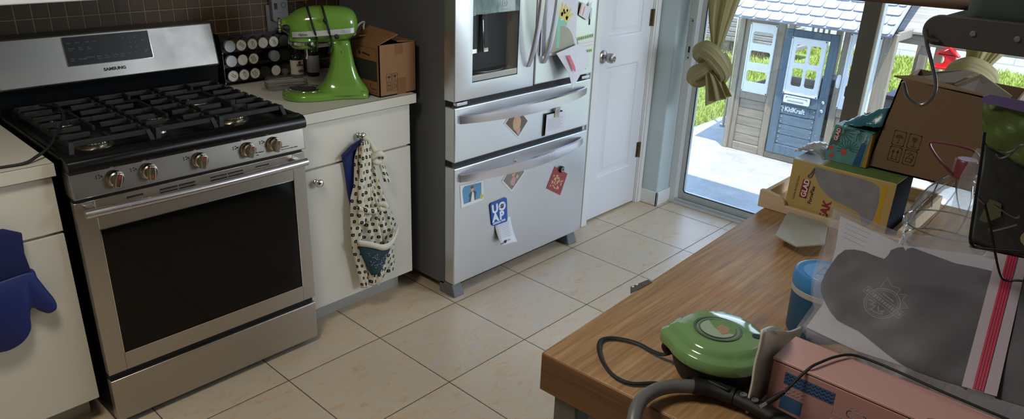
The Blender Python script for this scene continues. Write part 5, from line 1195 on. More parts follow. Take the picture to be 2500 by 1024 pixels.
# roof: slab plus individual raised shingles
SL = math.radians(35); ex, ez = math.cos(SL), math.sin(SL); EX, EZ = 4.115, 0.925
fR = Frame((EX, 0.562, EZ), (0, -1, 0), (ex, 0, ez))
if fR.n.x > 0: pass
RW, RL = 1.172, 0.86
m = MB(); m.prism([fR.p(0, 0, 0), fR.p(RW, 0, 0), fR.p(RW, RL, 0), fR.p(0, RL, 0)], fR.n * 0.012)
rf_ = m.build('roof', RS, ph, smooth=0)
m = MB(); rowH, tw = 0.094, 0.1045
for r_ in range(9):
    off = -tw * 0.5 * (r_ % 2)
    for c_ in range(13):
        a0, a1 = max(0.006, off + c_ * tw + 0.004), min(RW - 0.022, off + (c_ + 1) * tw - 0.004)
        if a1 - a0 < 0.02: continue
        b0, b1 = r_ * rowH + 0.003, min((r_ + 1) * rowH + 0.004, RL); rr_ = 0.016
        base = [(a0, b1)] + [(a0 + rr_ - rr_ * math.cos(t), b0 + rr_ - rr_ * math.sin(t)) for t in (0, PI / 4, PI / 2)] + [(a1 - rr_ + rr_ * math.sin(t), b0 + rr_ - rr_ * math.cos(t)) for t in (0, PI / 4, PI / 2)] + [(a1, b1)]
        o_ = len(m.v); m.v += [fR.p(a, b, 0.012) for a, b in base] + [fR.p(a, b, 0.012 + 0.011 * (1 - (b - b0) / (b1 - b0)) + 0.001) for a, b in base]; n_ = len(base)
        m.f.append([o_ + n_ + i for i in range(n_)]); m.f += [[o_ + i, o_ + (i + 1) % n_, o_ + n_ + (i + 1) % n_, o_ + n_ + i] for i in range(n_)]
m.build('shingles', RS, rf_, smooth=0)
m = MB()
for a in (0.0, RW - 0.018): m.prism([fR.p(a, 0, 0), fR.p(a + 0.018, 0, 0), fR.p(a + 0.018, RL, 0), fR.p(a, RL, 0)], fR.n * 0.030)
m.build('verge_trim', RS, rf_, smooth=0)
topx, topz = EX + RL * ex, EZ + RL * ez
m = MB(); m.prism([(topx, 0.562, topz), (topx, 0.562 - RW, topz), (topx + RL * 0.8 * ex, 0.562 - RW, topz - RL * 0.8 * ez), (topx + RL * 0.8 * ex, 0.562, topz - RL * 0.8 * ez)], (0.01, 0, 0.014)); m.build('rear_roof', RS, ph, smooth=0)
m = MB(); m.box(4.60, 4.66, -0.48, -0.42, 0.93, 1.22).box(4.60, 4.66, 0.42, 0.48, 0.93, 1.22); m.build('gable_post', WV, ph)
# porch on the right: sloped board roof, beam, posts, counter, red bird house
pr_ = MB(); pr_.prism([(4.58, -0.46, 0.905), (4.58, -1.75, 0.905), (5.05, -1.75, 1.10), (5.05, -0.46, 1.10)], (0, 0, 0.018)); pb = pr_.build('porch_roof', m_weather('porch_board', rgb(134, 130, 124), rgb(170, 166, 160), 1), ph, bevel=0.003)
slab('porch_beam', -0.46, -1.75, 0.835, 0.900, WH, x0=4.60, x1=4.64)
for y in (-0.665, -0.95): slab('porch_post', y, y - 0.052, GZ, 0.84, WV, x0=4.61, x1=4.66)
slab('porch_post', -0.735, -0.79, GZ, 0.86, plain('porch_post_light', rgb(176, 166, 148), 0.8), x0=4.72, x1=4.76)
slab('counter_top', -0.40, -0.66, 0.355, 0.385, plain('counter_dark', rgb(70, 68, 70), 0.6), x0=4.95, x1=5.30); slab('counter_front', -0.40, -0.66, GZ, 0.355, plain('counter_lilac', rgb(150, 142, 150), 0.7), x0=4.97, x1=5.28)
MB().box(4.95, 5.20, -0.30, 0.12, 0.10, 0.43).build('sandbox_box', plain('dark_bin', rgb(52, 52, 60), 0.6, var=0.4, vscale=40), ph, bevel=0.01)
redm = plain('red_plastic', rgb(206, 26, 34), 0.4)
bh = MB(); fB = Frame((4.60, 0, 0), (0, -1, 0), (0, 0, 1))
hole_c, hr = (0.812, 0.765), 0.030
N = 24; outer = [(0.795, 0.722), (0.905, 0.722), (0.905, 0.800), (0.850, 0.836), (0.795, 0.800)]
bh.box(4.56, 4.60, -0.905, -0.843, 0.722, 0.805).box(4.56, 4.60, -0.843, -0.795, 0.722, 0.737).box(4.56, 4.60, -0.843, -0.795, 0.795, 0.805)
bh.prism([fB.p(0.795, 0.800), fB.p(0.905, 0.800), fB.p(0.850, 0.838)], fB.n * 0.04)
pts = [(0.812 + hr * math.cos(t), 0.766 + hr * math.sin(t)) for t in [PI / 2 - PI * k / 10 for k in range(11)]]
bh.prism([fB.p(*p) for p in pts + [(0.845, 0.736), (0.845, 0.796)]], fB.n * 0.04)
bo = bh.build('bird_house', redm, ph, smooth=0)
m = MB(); m.prism([fB.p(0.778, 0.790, -0.01), fB.p(0.850, 0.846, -0.01), fB.p(0.922, 0.790, -0.01), fB.p(0.922, 0.802, -0.01), fB.p(0.850, 0.860, -0.01), fB.p(0.778, 0.802, -0.01)], fB.n * 0.06); m.build('roof', redm, bo, smooth=0)
MB().box(4.53, 4.61, -0.925, -0.780, 0.706, 0.722).build('base', redm, bo, bevel=0.002)

# ================================================================ curtains
def m_curtain():
    t = NT('olive_curtain'); co = t.coord(); wv = t.noise(t.mapp(co, (1, 1, 0.1)), 400, 2)
    c = t.mix(wv, rgb(158, 152, 114), rgb(178, 172, 134)); t.set(color=c, rough=0.8)
    tr = t.n('ShaderNodeBsdfTranslucent'); tr.inputs[0].default_value = rgb(196, 180, 100); mx_ = t.n('ShaderNodeMixShader'); mx_.inputs[0].default_value = 0.35; t.l(t.b.outputs[0], mx_.inputs[1]); t.l(tr.outputs[0], mx_.inputs[2]); t.l(mx_.outputs[0], t.out.inputs[0])
    t.bump(wv, 0.1, 0.001); return t.m
cur = m_curtain()
rod = thing('curtain_rod', 'dark curtain rod above the sliding door, out of frame', 'rod', (2.50, -1.0, 2.2))
m = MB(); m.tube([(2.50, 0.02, 2.2), (2.50, -2.3, 2.2)], 0.012, 12); m.build('pole', M['dark'], rod)
for y in (-0.03, -2.2): MB().box(2.50, 2.62, y - 0.01, y + 0.01, 2.19, 2.21).build('bracket', M['dark'], rod)
def gathered(tab, nf, xd=0.55, amp=0.22, n=34, k=96, x=2.50, seed=0, sharp=1.0):
    """closed pleated tube; tab = [(z, y_left, y_right, depth)]"""
    rows = []; z1, z0 = tab[-1][0], tab[0][0]
    for i in range(n + 1):
        z = lerp(z1, z0, i / n); yl, yr, d = interp(tab, z); r = []
        for j in range(k):
            a = 2 * PI * j / k; f = 1 + amp * math.sin(nf * a + seed + 1.5 * math.sin(2 * a + seed) + 0.8 * z) + 0.08 * math.sin(2.7 * nf * a + seed)
            r.append((x + math.sin(a) * d * f, (yl + yr) / 2 + math.cos(a) * (yl - yr) / 2 * (0.93 + 0.07 * f), z))
        rows.append(r)
    return MB().quadgrid(rows, closed_u=True)
c1 = thing('curtain', 'olive green curtain tied in a big knot in front of the left glass panel', 'curtain', (2.5, -0.2, 0.66), group='knotted olive curtains')
gathered([(0.955, -0.190, -0.236, 0.022), (1.00, -0.183, -0.245, 0.026), (1.10, -0.155, -0.270, 0.040), (1.24, -0.128, -0.305, 0.050), (1.7, -0.10, -0.42, 0.060), (2.2, -0.06, -0.60, 0.065)], 9).build('upper_drape', cur, c1, smooth=80)
fold = lambda q, s_, w=5: (lambda i, t: 1 + q * 1.25 * (1 - 2 * abs(math.sin((w + 3) * 0.5 * t + s_ + 0.09 * i))) * 0.7 + 0.35 * q * math.sin(17 * t + 0.15 * i + s_))
def wrap(pts, r, q=0.10, s_=0.0, w=5, n=7, seg=72): m = MB(); m.tube(spline(pts, n), r if not isinstance(r, list) else [r[min(int(i / n), len(r) - 1)] if i % n == 0 else tuple(lerp(r[min(i // n, len(r) - 1)][c], r[min(i // n + 1, len(r) - 1)][c], (i % n) / n) for c in (0, 1)) for i in range(n * (len(pts) - 1) + 1)], seg, prof=fold(q, s_, w), up=(1, 0, 0)); return m
X_ = 2.47
wrap([(X_ + .02, -0.165, 0.900), (X_ - .02, -0.150, 0.940), (X_ - .045, -0.185, 0.966), (X_ - .05, -0.235, 0.950), (X_ - .03, -0.272, 0.905), (X_, -0.283, 0.860), (X_ + .03, -0.262, 0.810)], [(.030, .030), (.040, .042), (.045, .048), (.045, .050), (.040, .046), (.035, .040), (.025, .030)], 0.09, 0.3).build('knot_wrap', cur, c1, smooth=80)
wrap([(X_ - .03, -0.235, 0.905), (X_ - .04, -0.200, 0.868), (X_ - .03, -0.150, 0.838), (X_ - .015, -0.125, 0.805), (X_ + .005, -0.150, 0.782), (X_ + .02, -0.195, 0.800)], [(.018, .022), (.028, .034), (.034, .040), (.034, .036), (.030, .028), (.022, .020)], 0.10, 1.3, 6).build('knot_loop', cur, c1, smooth=80)
wrap([(X_ + .01, -0.235, 0.935), (X_ + .02, -0.265, 0.875), (X_ + .025, -0.262, 0.80)], [(.03, .05), (.035, .055), (.02, .03)], 0.08, 2.3, 6).build('knot_back', cur, c1, smooth=80)
rows = []
for i in range(22):
    t = i / 21; z = lerp(0.865, 0.668, t); yl = lerp(-0.200, -0.216, t); yr = lerp(-0.238, -0.345, t ** 0.8); row = []
    for j in range(40):
        a = j / 39; row.append((X_ - 0.045 + 0.016 * math.sin(2 * PI * 2.3 * a + 1 + t) * (0.5 + t) + 0.02 * t, lerp(yl, yr, a), z + 0.070 * a * t - 0.004 * math.sin(9 * a)))
    rows.append(row)
m = MB(); m.quadgrid(rows); m.build('tail', cur, c1, smooth=80, solid=0.003)
rows = [[(x + 0.035, y - 0.01 * t_, z + 0.01) for (x, y, z) in r] for t_, r in zip([i / 21 for i in range(22)], rows)]
m = MB(); m.quadgrid(rows); m.build('tail', cur, c1, smooth=80, solid=0.003)
c2 = thing('curtain', 'olive green knotted curtain behind the cardboard flaps at upper right', 'curtain', (2.5, -1.43, 0.9), group='knotted olive curtains')
gathered([(1.060, -1.375, -1.455, 0.030), (1.09, -1.372, -1.470, 0.040), (1.17, -1.350, -1.522, 0.055), (1.4, -1.30, -1.68, 0.065), (2.2, -1.15, -1.95, 0.07)], 8, seed=1.2).build('upper_drape', cur, c2, smooth=80)
wrap([(X_ + .02, -1.335, 1.00), (X_ - .02, -1.350, 1.045), (X_ - .04, -1.405, 1.070), (X_ - .03, -1.465, 1.045), (X_, -1.480, 0.99), (X_ + .02, -1.450, 0.93)], [(.03, .03), (.04, .04), (.045, .045), (.042, .042), (.035, .036), (.02, .02)], 0.08, 0.9).build('knot_wrap', cur, c2, smooth=80)
wrap([(X_ - .03, -1.43, 1.00), (X_ - .03, -1.39, 0.96), (X_ - .01, -1.35, 0.93), (X_ + .01, -1.38, 0.90)], [(.03, .04), (.035, .04), (.03, .035), (.02, .02)], 0.1, 0.2, 6).build('knot_loop', cur, c2, smooth=80)
rows = [[(X_ - .03 + 0.015 * math.sin(14 * a / 1.0), lerp(-1.38, -1.47 - 0.05 * t, a), lerp(0.96, 0.76, t)) for a in [j / 30 for j in range(31)]] for t in [i / 14 for i in range(15)]]
m = MB(); m.quadgrid(rows); m.build('tail', cur, c2, smooth=80, solid=0.003)
# ================================================================ butcher-block cart and everything on it
TH = math.radians(2.25)
kc = thing('kitchen_cart', 'butcher block topped kitchen cart with grey metal legs in the foreground', 'kitchen cart', (0.40, -1.80, 0))
def cp(a, b, z): return Vector((-0.256 + a * math.cos(TH) + b * math.sin(TH), -1.3755 + a * math.sin(TH) - b * math.cos(TH), z))
CL, CW = 1.36, 0.86
def cbox(m, a0, a1, b0, b1, z0, z1): return m.hexa([cp(a0, b1, z0), cp(a1, b1, z0), cp(a1, b0, z0), cp(a0, b0, z0), cp(a0, b1, z1), cp(a1, b1, z1), cp(a1, b0, z1), cp(a0, b0, z1)])
cbox(MB(), 0.0015, CL, 0, CW, 0.821, 0.8995).build('top', M['wood'], kc, bevel=0.004, bseg=3)
cbox(MB(), 0, 0.012, 0.001, CW - 0.001, 0.8215, 0.8985).build('end_board', m_edgewood(), kc, bevel=0.003, bseg=3)
legm = plain('cart_grey_metal', rgb(98, 98, 92), 0.45, 0.3)
for a in (0.008, CL - 0.058):
    for b in (0.030, CW - 0.080): cbox(MB(), a, a + 0.05, b, b + 0.048, 0.0, 0.821).build('leg', legm, kc, bevel=0.003)
cbox(MB(), 0.02, 0.035, 0.095, CW - 0.10, 0.10, 0.815).build('end_panel', plain('cart_panel', rgb(120, 122, 118), 0.5), kc, bevel=0.002)
cbox(MB(), 0.03, CL - 0.03, 0.05, CW - 0.05, 0.10, 0.13).build('lower_shelf', legm, kc, bevel=0.003)
cbox(MB(), 0.06, CL - 0.06, 0.045, 0.055, 0.13, 0.80).build('back_panel', M['dark'], kc)
ZT = 0.900
# label scrap sticking out from the cart edge
m = MB(); m.prism([(0.036, -1.3650, 0.9003), (0.060, -1.3485, 0.9006), (0.116, -1.3560, 0.9003), (0.112, -1.3680, 0.9003)], (0, 0, 0.0012)); o = m.build('paper_tag', plain('tag_dark', rgb(74, 66, 60), 0.5)); tag(o, 'small brown paper tag poking over the cart edge', 'tag')
m = MB(); m.prism([(0.060, -1.3515, 0.9018), (0.066, -1.3500, 0.9018), (0.068, -1.3530, 0.9018), (0.062, -1.3545, 0.9018)], (0, 0, 0.0004)); m.prism([(0.074, -1.3520, 0.9018), (0.080, -1.3505, 0.9018), (0.082, -1.3535, 0.9018), (0.076, -1.3550, 0.9018)], (0, 0, 0.0004)); m.build('print', M['print_white'], o)

# ---- green mini waffle maker
wm = thing('waffle_maker', 'small round green-lidded waffle maker with black base near the cart corner', 'waffle maker', (-0.088, -1.622, ZT))
WC = (-0.088, -1.622)
wg = plain('sage_green_gloss', rgb(112, 150, 96), 0.12, coat=0.5, var=0.03)
MB().lathe([(0.060, 0.900), (0.064, 0.902), (0.070, 0.915), (0.076, 0.935), (0.079, 0.945), (0.078, 0.947)], (WC[0], WC[1], 0), 56).build('base', M['dark'], wm, smooth=50)
rows = []
a0 = math.radians(118)
def lobe(a):
    d = math.atan2(math.sin(a - a0), math.cos(a - a0)); d2 = math.atan2(math.sin(a - a0 - PI), math.cos(a - a0 - PI)); return 0.013 * math.exp(-(d / 0.20) ** 2) + 0.006 * math.exp(-(d2 / 0.3) ** 2)
for r_, z in ((0.079, 0.946), (0.083, 0.9475), (0.0845, 0.952), (0.0845, 0.966), (0.0825, 0.9685), (0.0745, 0.9715), (0.0715, 0.9745), (0.069, 0.9805), (0.062, 0.9845), (0.03, 0.9865), (0.001, 0.987)):
    rows.append([(WC[0] + (r_ + lobe(2 * PI * k / 72) * min(1, r_ / 0.07)) * math.cos(2 * PI * k / 72), WC[1] + (r_ + lobe(2 * PI * k / 72) * min(1, r_ / 0.07)) * math.sin(2 * PI * k / 72), z) for k in range(72)])
m = MB(); m.quadgrid(rows, closed_u=True); lid = m.build('lid', wg, wm, smooth=50)
fw = Frame((WC[0] - 0.004, WC[1] + 0.004, 0.9855), (0.60, -0.80, -0.02), (0.80, 0.60, -0.02))
m = MB(); fw.ring(m, 0, 0, 0.036, 0.040, 0.0006, 0.0012, seg=40); fw.ring(m, 0, 0, 0.029, 0.031, 0.0006, 0.0012, seg=40); em = m.build('round_emblem', plain('emblem_grey', rgb(66, 66, 64), 0.4), lid)
m = MB(); fw.disc(m, 0, 0, 0.0295, 0.0005, 0.0008, seg=36); m.build('emblem_disc', plain('emblem_pale', rgb(150, 170, 140), 0.3), em)
m = MB(); fw.poly(m, [(0.004, -0.018), (0.016, -0.012), (0.020, 0.006), (0.008, 0.014), (-0.002, 0.004)], 0.0005, 0.0013); m.build('emblem_patch', plain('emblem_tan', rgb(160, 120, 80), 0.4), em)
m = MB(); q_ = Frame((WC[0] + 0.024, WC[1] - 0.054, 0.9855), (0.6, -0.8, -0.05), (0.8, 0.6, -0.02)); q_.poly(m, smoothloop([(-0.008, -0.005), (0.002, -0.007), (0.009, 0.0), (0.002, 0.007), (-0.008, 0.005)]), 0.0015, -0.0015); m.build('lamp_window', M['dark'], lid)
hn = MB(); hn.tube(spline([(WC[0] + 0.080 * math.cos(a0), WC[1] + 0.080 * math.sin(a0), 0.944), (WC[0] + 0.086 * math.cos(a0), WC[1] + 0.086 * math.sin(a0), 0.935), (WC[0] + 0.080 * math.cos(a0), WC[1] + 0.080 * math.sin(a0), 0.925)], 5), 0.007, 12); hn.build('hinge', M['dark'], wm)
m = MB(); m.tube(spline([(-0.118, -1.556, 0.922), (-0.122, -1.540, 0.912), (-0.118, -1.515, 0.906), (-0.114, -1.486, 0.9045), (-0.122, -1.458, 0.9045), (-0.138, -1.436, 0.9045), (-0.160, -1.433, 0.9045), (-0.190, -1.455, 0.9045), (-0.215, -1.487, 0.9045), (-0.227, -1.517, 0.9045), (-0.222, -1.545, 0.9045), (-0.194, -1.571, 0.9045), (-0.178, -1.597, 0.9045), (-0.150, -1.606, 0.9045)], 8), [(0.0026, 0.0042)] * 105, 10); m.build('power_cord', M['dark'], wm)

# ---- grey hose with black coupling
hs = thing('vacuum_hose', 'bent grey rubber hose with black plastic coupling across the cart corner', 'hose', (-0.20, -1.62, ZT))
hose_m = plain('grey_rubber', rgb(96, 98, 98), 0.42, var=0.04)
path = spline([(-0.335, -1.640, 0.80), (-0.330, -1.624, 0.86), (-0.318, -1.612, 0.905), (-0.286, -1.597, 0.922), (-0.246, -1.594, 0.924), (-0.208, -1.607, 0.9235), (-0.176, -1.636, 0.9225)], 8)
m = MB(); m.tube(path, 0.0112, 18); m.build('hose', hose_m, hs, smooth=80)
m = MB(); m.tube(spline([(-0.180, -1.632, 0.9235), (-0.163, -1.656, 0.922), (-0.154, -1.690, 0.921)], 6), [(0.0125, 0.0150)] * 13, 20); m.tube([(-0.153, -1.693, 0.921), (-0.151, -1.735, 0.919), (-0.152, -1.775, 0.917), (-0.153, -1.90, 0.915)], [(0.0115, 0.0140), (0.0115, 0.015), (0.0115, 0.016), (0.012, 0.017)], 20); hc = m.build('coupling', M['dark'], hs, smooth=60)
for y in (-1.705, -1.724):
    m = MB(); m.lathe([(0.0055, 0.0), (0.0055, 0.002), (0.0040, 0.002), (0.0035, 0.0005), (0, 0.0005)], (-0.1545, y, 0.9315), 20); m.build('coupling_button', M['greyplastic'], hc)
m = MB(); m.box(-0.167, -0.155, -1.685, -1.648, 0.9325, 0.9365); m.build('release_latch', M['dark'], hc, bevel=0.002)

# ---- crumpled white poly mailer standing behind the pink box
pm = MB(); rr = random.Random(9); rows = []
for i in range(15):
    t = i / 14; row = []
    for j in range(15):
        a = j / 14; x = lerp(-0.156 + 0.004 * t, 0.010 + 0.015 * t, a); ztop = 1.052 - 0.072 * a + 0.006 * math.sin(7 * a); z = lerp(0.9035, ztop, t)
        row.append((x, -1.7155 + 0.0012 * math.sin(6 * a + 4 * t) + 0.0008 * math.sin(13 * t + 5 * a) + 0.003 * t * t, z))
    rows.append(row)
pm.quadgrid(rows)
po = pm.build('poly_mailer', plain('white_poly', rgb(200, 198, 190), 0.35, bump=0.35, bscale=14), smooth=80, solid=0.004); tag(po, 'crumpled off-white plastic mailer standing between waffle maker and pink box', 'mailer bag')
m = MB(); m.prism([(-0.120, -1.7185, 1.0405), (-0.070, -1.7185, 1.018), (-0.085, -1.7185, 1.016), (-0.105, -1.7185, 1.028)], (0, -0.001, 0)); m.build('torn_yellow_edge', plain('pale_yellow', rgb(190, 190, 150), 0.5), po)

# ---- pink box
pink = plain('pink_card', rgb(178, 132, 128), 0.5, var=0.04); pkb = thing('pink_box', 'long pink cardboard box with blue chevron stripe and barcode', 'box', (-0.08, -1.95, ZT))
BX0, BX1, BY0, BY1, BZ = -0.124, -0.042, -2.30, -1.7285, 1.0
MB().box(BX0, BX1, BY0, BY1, 0.9003, BZ - 0.006).build('carton', pink, pkb, bevel=0.002)
MB().box(BX0 - 0.001, BX1 + 0.001, BY0, BY1 + 0.001, BZ - 0.0045, BZ).build('lid', plain('pink_lid', rgb(196, 152, 146), 0.45, var=0.03), pkb, bevel=0.001)
m = MB(); m.box(BX0 + 0.0005, BX0 + 0.003, BY0 + 0.004, BY1 - 0.004, BZ - 0.0062, BZ - 0.0044); m.build('lid_gap', M['dark'], pkb)
fpk = Frame((BX0, BY1, 0.9003), (0, -1, 0), (0, 0, 1))
chv = plain('chevron_blue', rgb(64, 92, 132), 0.55)
def chev(m, a0, a1, b0, b1, n=7, w=0.0016, base=0.0002, step=0.0035):
    k = 0
    rowsn = int((b1 - b0) / 0.0055)
    for r_ in range(rowsn):
        z = b0 + (r_ + 0.5) * (b1 - b0) / rowsn; pts = []; a = a0; k = 0
        while a <= a1: pts.append((a, z + (0.0014 if k % 2 else -0.0014))); a += step; k += 1
        fpk.line(m, pts, w, 0.0003, base)
m = MB(); fpk.rect(m, 0.022, 0.062, 0.098, 0.083, 0.0003); cb1 = m.build('printed_band', chv, pkb); m = MB(); chev(m, 0.023, 0.097, 0.063, 0.082, w=0.0012, base=0.0004); m.build('chevron_print', plain('chevron_dark', rgb(40, 58, 92), 0.6), cb1)
m = MB(); chev(m, 0.024, 0.058, 0.046, 0.060, w=0.0010); m.build('chevron_print', M['print_grey'], pkb)
m = MB(); fpk.rect(m, 0.022, 0.018, 0.056, 0.043, 0.0003); m.build('printed_band', chv, pkb)
m = MB(); fpk.line(m, [(0.098, 0.060), (0.098, 0.048), (0.135, 0.048), (0.135, 0.054)], 0.0010, 0.0003); fpk.line(m, roundrect(0.118, 0.055, 0.146, 0.066, 0.005), 0.0014, 0.0003, closed=True); [fpk.line(m, [(0.121 + 0.007 * k, 0.069), (0.124 + 0.007 * k, 0.073)], 0.001, 0.0003) for k in range(3)]; m.build('bowl_drawing', M['print_grey'], pkb)
m = MB(); fpk.rect(m, 0.098, 0.010, 0.172, 0.040, 0.0003); bc = m.build('barcode_patch', plain('barcode_ground', rgb(186, 160, 150), 0.6), pkb)
m = MB(); rb2 = random.Random(21); a = 0.104
while a < 0.166: w = rb2.choice((0.0008, 0.0016, 0.0024)); fpk.rect(m, a, 0.013, a + w, 0.037, 0.0003, 0.0003); a += w + rb2.choice((0.0010, 0.0018))
m.build('barcode_bars', plain('barcode_ink', rgb(60, 48, 50), 0.6), bc)
m = MB(); fpk.rect(m, 0.180, 0.030, 0.225, 0.062, 0.0003); m.build('printed_block', plain('dusky_print', rgb(150, 96, 96), 0.6), pkb)
m = MB(); m.lathe([(0.022, 0.0), (0.022, 0.0008), (0, 0.0008)], (BX0 + 0.006, -1.965, BZ), 30, sx=0.5); m.build('thumb_notch', plain('notch_shadow', rgb(120, 84, 78), 0.7), pkb)

# ---- thin cable with silver plug draped over the pink box
cbx = thing('charging_cable', 'thin black cable with silver tipped plug lying over the pink box', 'cable', (-0.10, -1.80, BZ))
m = MB(); m.tube(spline([(-0.1475, -1.763, 0.9655), (-0.136, -1.771, 0.983), (-0.120, -1.782, 1.004), (-0.098, -1.789, 1.007), (-0.066, -1.800, 1.0075), (-0.040, -1.816, 1.006), (-0.034, -1.848, 1.0055), (-0.037, -1.892, 1.006), (-0.043, -1.956, 1.006), (-0.045, -2.10, 1.004)], 8), 0.0021, 8); m.build('cord', M['dark'], cbx)
m = MB(); m.tube([(-0.172, -1.7475, 0.9490), (-0.160, -1.7545, 0.9560), (-0.148, -1.7625, 0.9650)], [0.0044, 0.0044, 0.0028], 14); m.build('plug_body', M['dark'], cbx)
m = MB(); m.tube([(-0.1815, -1.7420, 0.9432), (-0.172, -1.7476, 0.9490)], 0.0030, 14); m.build('plug_tip', M['chrome'], cbx)

# ---- blue canister
cn = thing('canister', 'blue cylindrical tub with blue lid and pale rim band behind zip bag', 'canister', (0.185, -1.682, ZT))
CC = (0.176, -1.688)
cblue = plain('canister_blue', rgb(34, 84, 122), 0.4, var=0.05)
MB().lathe([(0.049, 0.9003), (0.0510, 0.904), (0.0535, 0.985)], (CC[0], CC[1], 0), 48).build('tub', cblue, cn)
MB().lathe([(0.0545, 0.984), (0.0548, 0.994), (0.054, 0.995)], (CC[0], CC[1], 0), 48).build('rim_band', plain('pale_band', rgb(176, 178, 170), 0.45), cn)
cl_ = MB().lathe([(0.0545, 0.995), (0.0555, 0.997), (0.0555, 1.018), (0.053, 1.0235), (0.049, 1.0245), (0.046, 1.0225), (0.040, 1.0215), (0.039, 1.0228), (0.0, 1.0228)], (CC[0], CC[1], 0), 56).build('lid', plain('lid_blue', rgb(60, 134, 196), 0.35, var=0.03), cn, smooth=30)
m = MB(); fcl = Frame((CC[0], CC[1], 1.0228), (0.5, -0.86, 0), (0.86, 0.5, 0)); fcl.line(m, [(-0.018, -0.010), (0.018, -0.010), (0.0, 0.022)], 0.0018, 0.0006, closed=True); m.build('moulded_arrow', plain('lid_line', rgb(30, 84, 140), 0.5), cl_)

# ---- zip bag with dark clothing
Pz = Vector((0.030, -1.703, 0.975)); fz_ = Frame(Pz, (-0.03027, -0.99594, 0.08476), (0.73543686, 0.03523578, 0.67667648))
zb = thing('zip_bag', 'large frosted zip bag holding dark folded clothing with a pink-red zipper', 'zip bag', (0.15, -1.9, ZT))
film = frosted('frosted_film', rgb(158, 158, 170), body=0.26, rough=0.42, var=0.14, scale=7.0)
cloth = plain('charcoal_cloth', rgb(17, 19, 19), 0.85, bump=0.3, bscale=500, var=0.1)
paperg = plain('grey_inner_sheet', rgb(192, 192, 200), 0.7, var=0.1, vscale=14)
LE = [(-0.10, 0.012), (0.0, 0.000), (0.048, 0.0095), (0.062, 0.000), (0.09, -0.0095), (0.17, -0.020), (0.247, -0.034)]
TE = [(-0.035, 0.258), (0.034, 0.238), (0.095, 0.221), (0.17, 0.230), (0.24, 0.2385), (0.62, 0.20)]
def zs(s, t):
    """bag surface coordinates: s along (0 left .. 1 right), t up"""
    a = lerp(0, 0.60, s); top = interp(TE, a)[0]; bot = -0.012 if s > 0.02 else 0.0
    b = lerp(bot, top, t); aa = a + interp(LE, b)[0] * max(0, 1 - s * 6); return aa, b
rows = []
NS, NTt = 60, 26
for j in range(NTt + 1):
    t = j / NTt; row = []
    for i in range(NS + 1):
        s_ = i / NS; a, b = zs(s_, t); puff = 0.010 * math.sin(PI * min(1, s_ * 1.5)) ** 0.5 * math.sin(PI * t) ** 0.5 if 0 < t < 1 else 0
        wr = 0.0022 * math.sin(38 * a + 22 * b) + 0.0016 * math.sin(71 * a - 40 * b + 1)
        row.append(fz_.p(a, b, puff + wr * math.sin(PI * t)))
    rows.append(row)
front = rows
back = []
for j in range(NTt + 1):   # rear face: thin at the left, dropping to the cart further right
    t = 1 - j / NTt; row = []
    for i in range(NS + 1):
        s_ = i / NS; a, b = zs(s_, t); thin = fz_.p(a, b, -0.016 - 0.004 * math.sin(9 * s_)); k = max(0.0, min(1.0, (a - 0.105) / 0.05)); thick = Vector((lerp(0.045, 0.325, min(1, t * 1.6 + 0.05)), thin.y, lerp(0.904, max(0.904, thin.z - 0.02), max(0, (t - 0.55) / 0.45))))
        if t < 0.03: thick = Vector((0.030 + 0.01, thin.y, 0.904))
        row.append(thin.lerp(thick, k))
    back.append(row)
m = MB(); m.quadgrid(front + back, closed_v=True)
o_ = len(m.v) - (2 * (NTt + 1)) * (NS + 1)
m.build('film', film, zb, smooth=80)
def zpoly(name, pts, mat, h, base, par=zb): m = MB(); fz_.poly(m, pts, h, base); return m.build(name, mat, par, smooth=0)
zpoly('inner_sheet', [(0.010, 0.010), (0.02, 0.06), (0.010, 0.10), (0.000, 0.17), (-0.016, 0.235), (0.10, 0.205), (0.24, 0.222), (0.55, 0.19), (0.55, 0.0), (0.1, -0.002)], paperg, 0.002, -0.014)
dk = smoothloop([(0.0053, 0.0919), (0.0079, 0.1358), (0.0191, 0.1666), (0.0504, 0.1725), (0.0844, 0.1678), (0.0889, 0.1874), (0.1045, 0.198), (0.1111, 0.1910), (0.118, 0.2010), (0.1847, 0.1907), (0.2389, 0.1923), (0.2462, 0.1721), (0.2506, 0.0931), (0.2600, 0.002), (0.2513, -0.004), (0.1901, -0.004), (0.144, 0.0085), (0.0877, 0.0326), (0.0517, 0.0391), (0.021, 0.0647)], 2)
gc = zpoly('folded_garment', dk, cloth, 0.006, -0.010)
zpoly('folded_garment', [(0.2696, 0.1799), (0.2801, 0.1907), (0.56, 0.1996), (0.56, 0.0042), (0.2959, -0.004), (0.2814, 0.0695), (0.2759, 0.1025)], cloth, 0.006, -0.010)
zpoly('zipper_margin', [(0.236, 0.232), (0.276, 0.234), (0.300, -0.008), (0.256, -0.010)], plain('milky_strip', rgb(170, 158, 170), 0.4), 0.0008, 0.0112)
for k in range(4):
    d = 0.0036 * k; zpoly('zipper_track', [(0.2500 + d, 0.233), (0.2530 + d, 0.233), (0.2725 + d, -0.008), (0.2695 + d, -0.008)], plain('zipper_red', rgb(176, 34, 72), 0.4), 0.0020, 0.0118)
ink = plain('emblem_ink', rgb(112, 114, 112), 0.8); fe = fz_.rot(-0.42, 0.1085, 0.088)
m = MB(); B_ = -0.0038
for r0, r1 in ((0.0262, 0.0278), (0.0232, 0.0242)): fe.ring(m, 0, 0, r0, r1, 0.0003, B_, seg=44)
fe.line(m, roundrect(-0.037, -0.003, 0.037, 0.009, 0.001, 1), 0.0010, 0.0003, B_, closed=True)
for k in range(14): fe.rect(m, -0.034 + 0.005 * k, 0.000, -0.0305 + 0.005 * k, 0.006, 0.0003, B_)
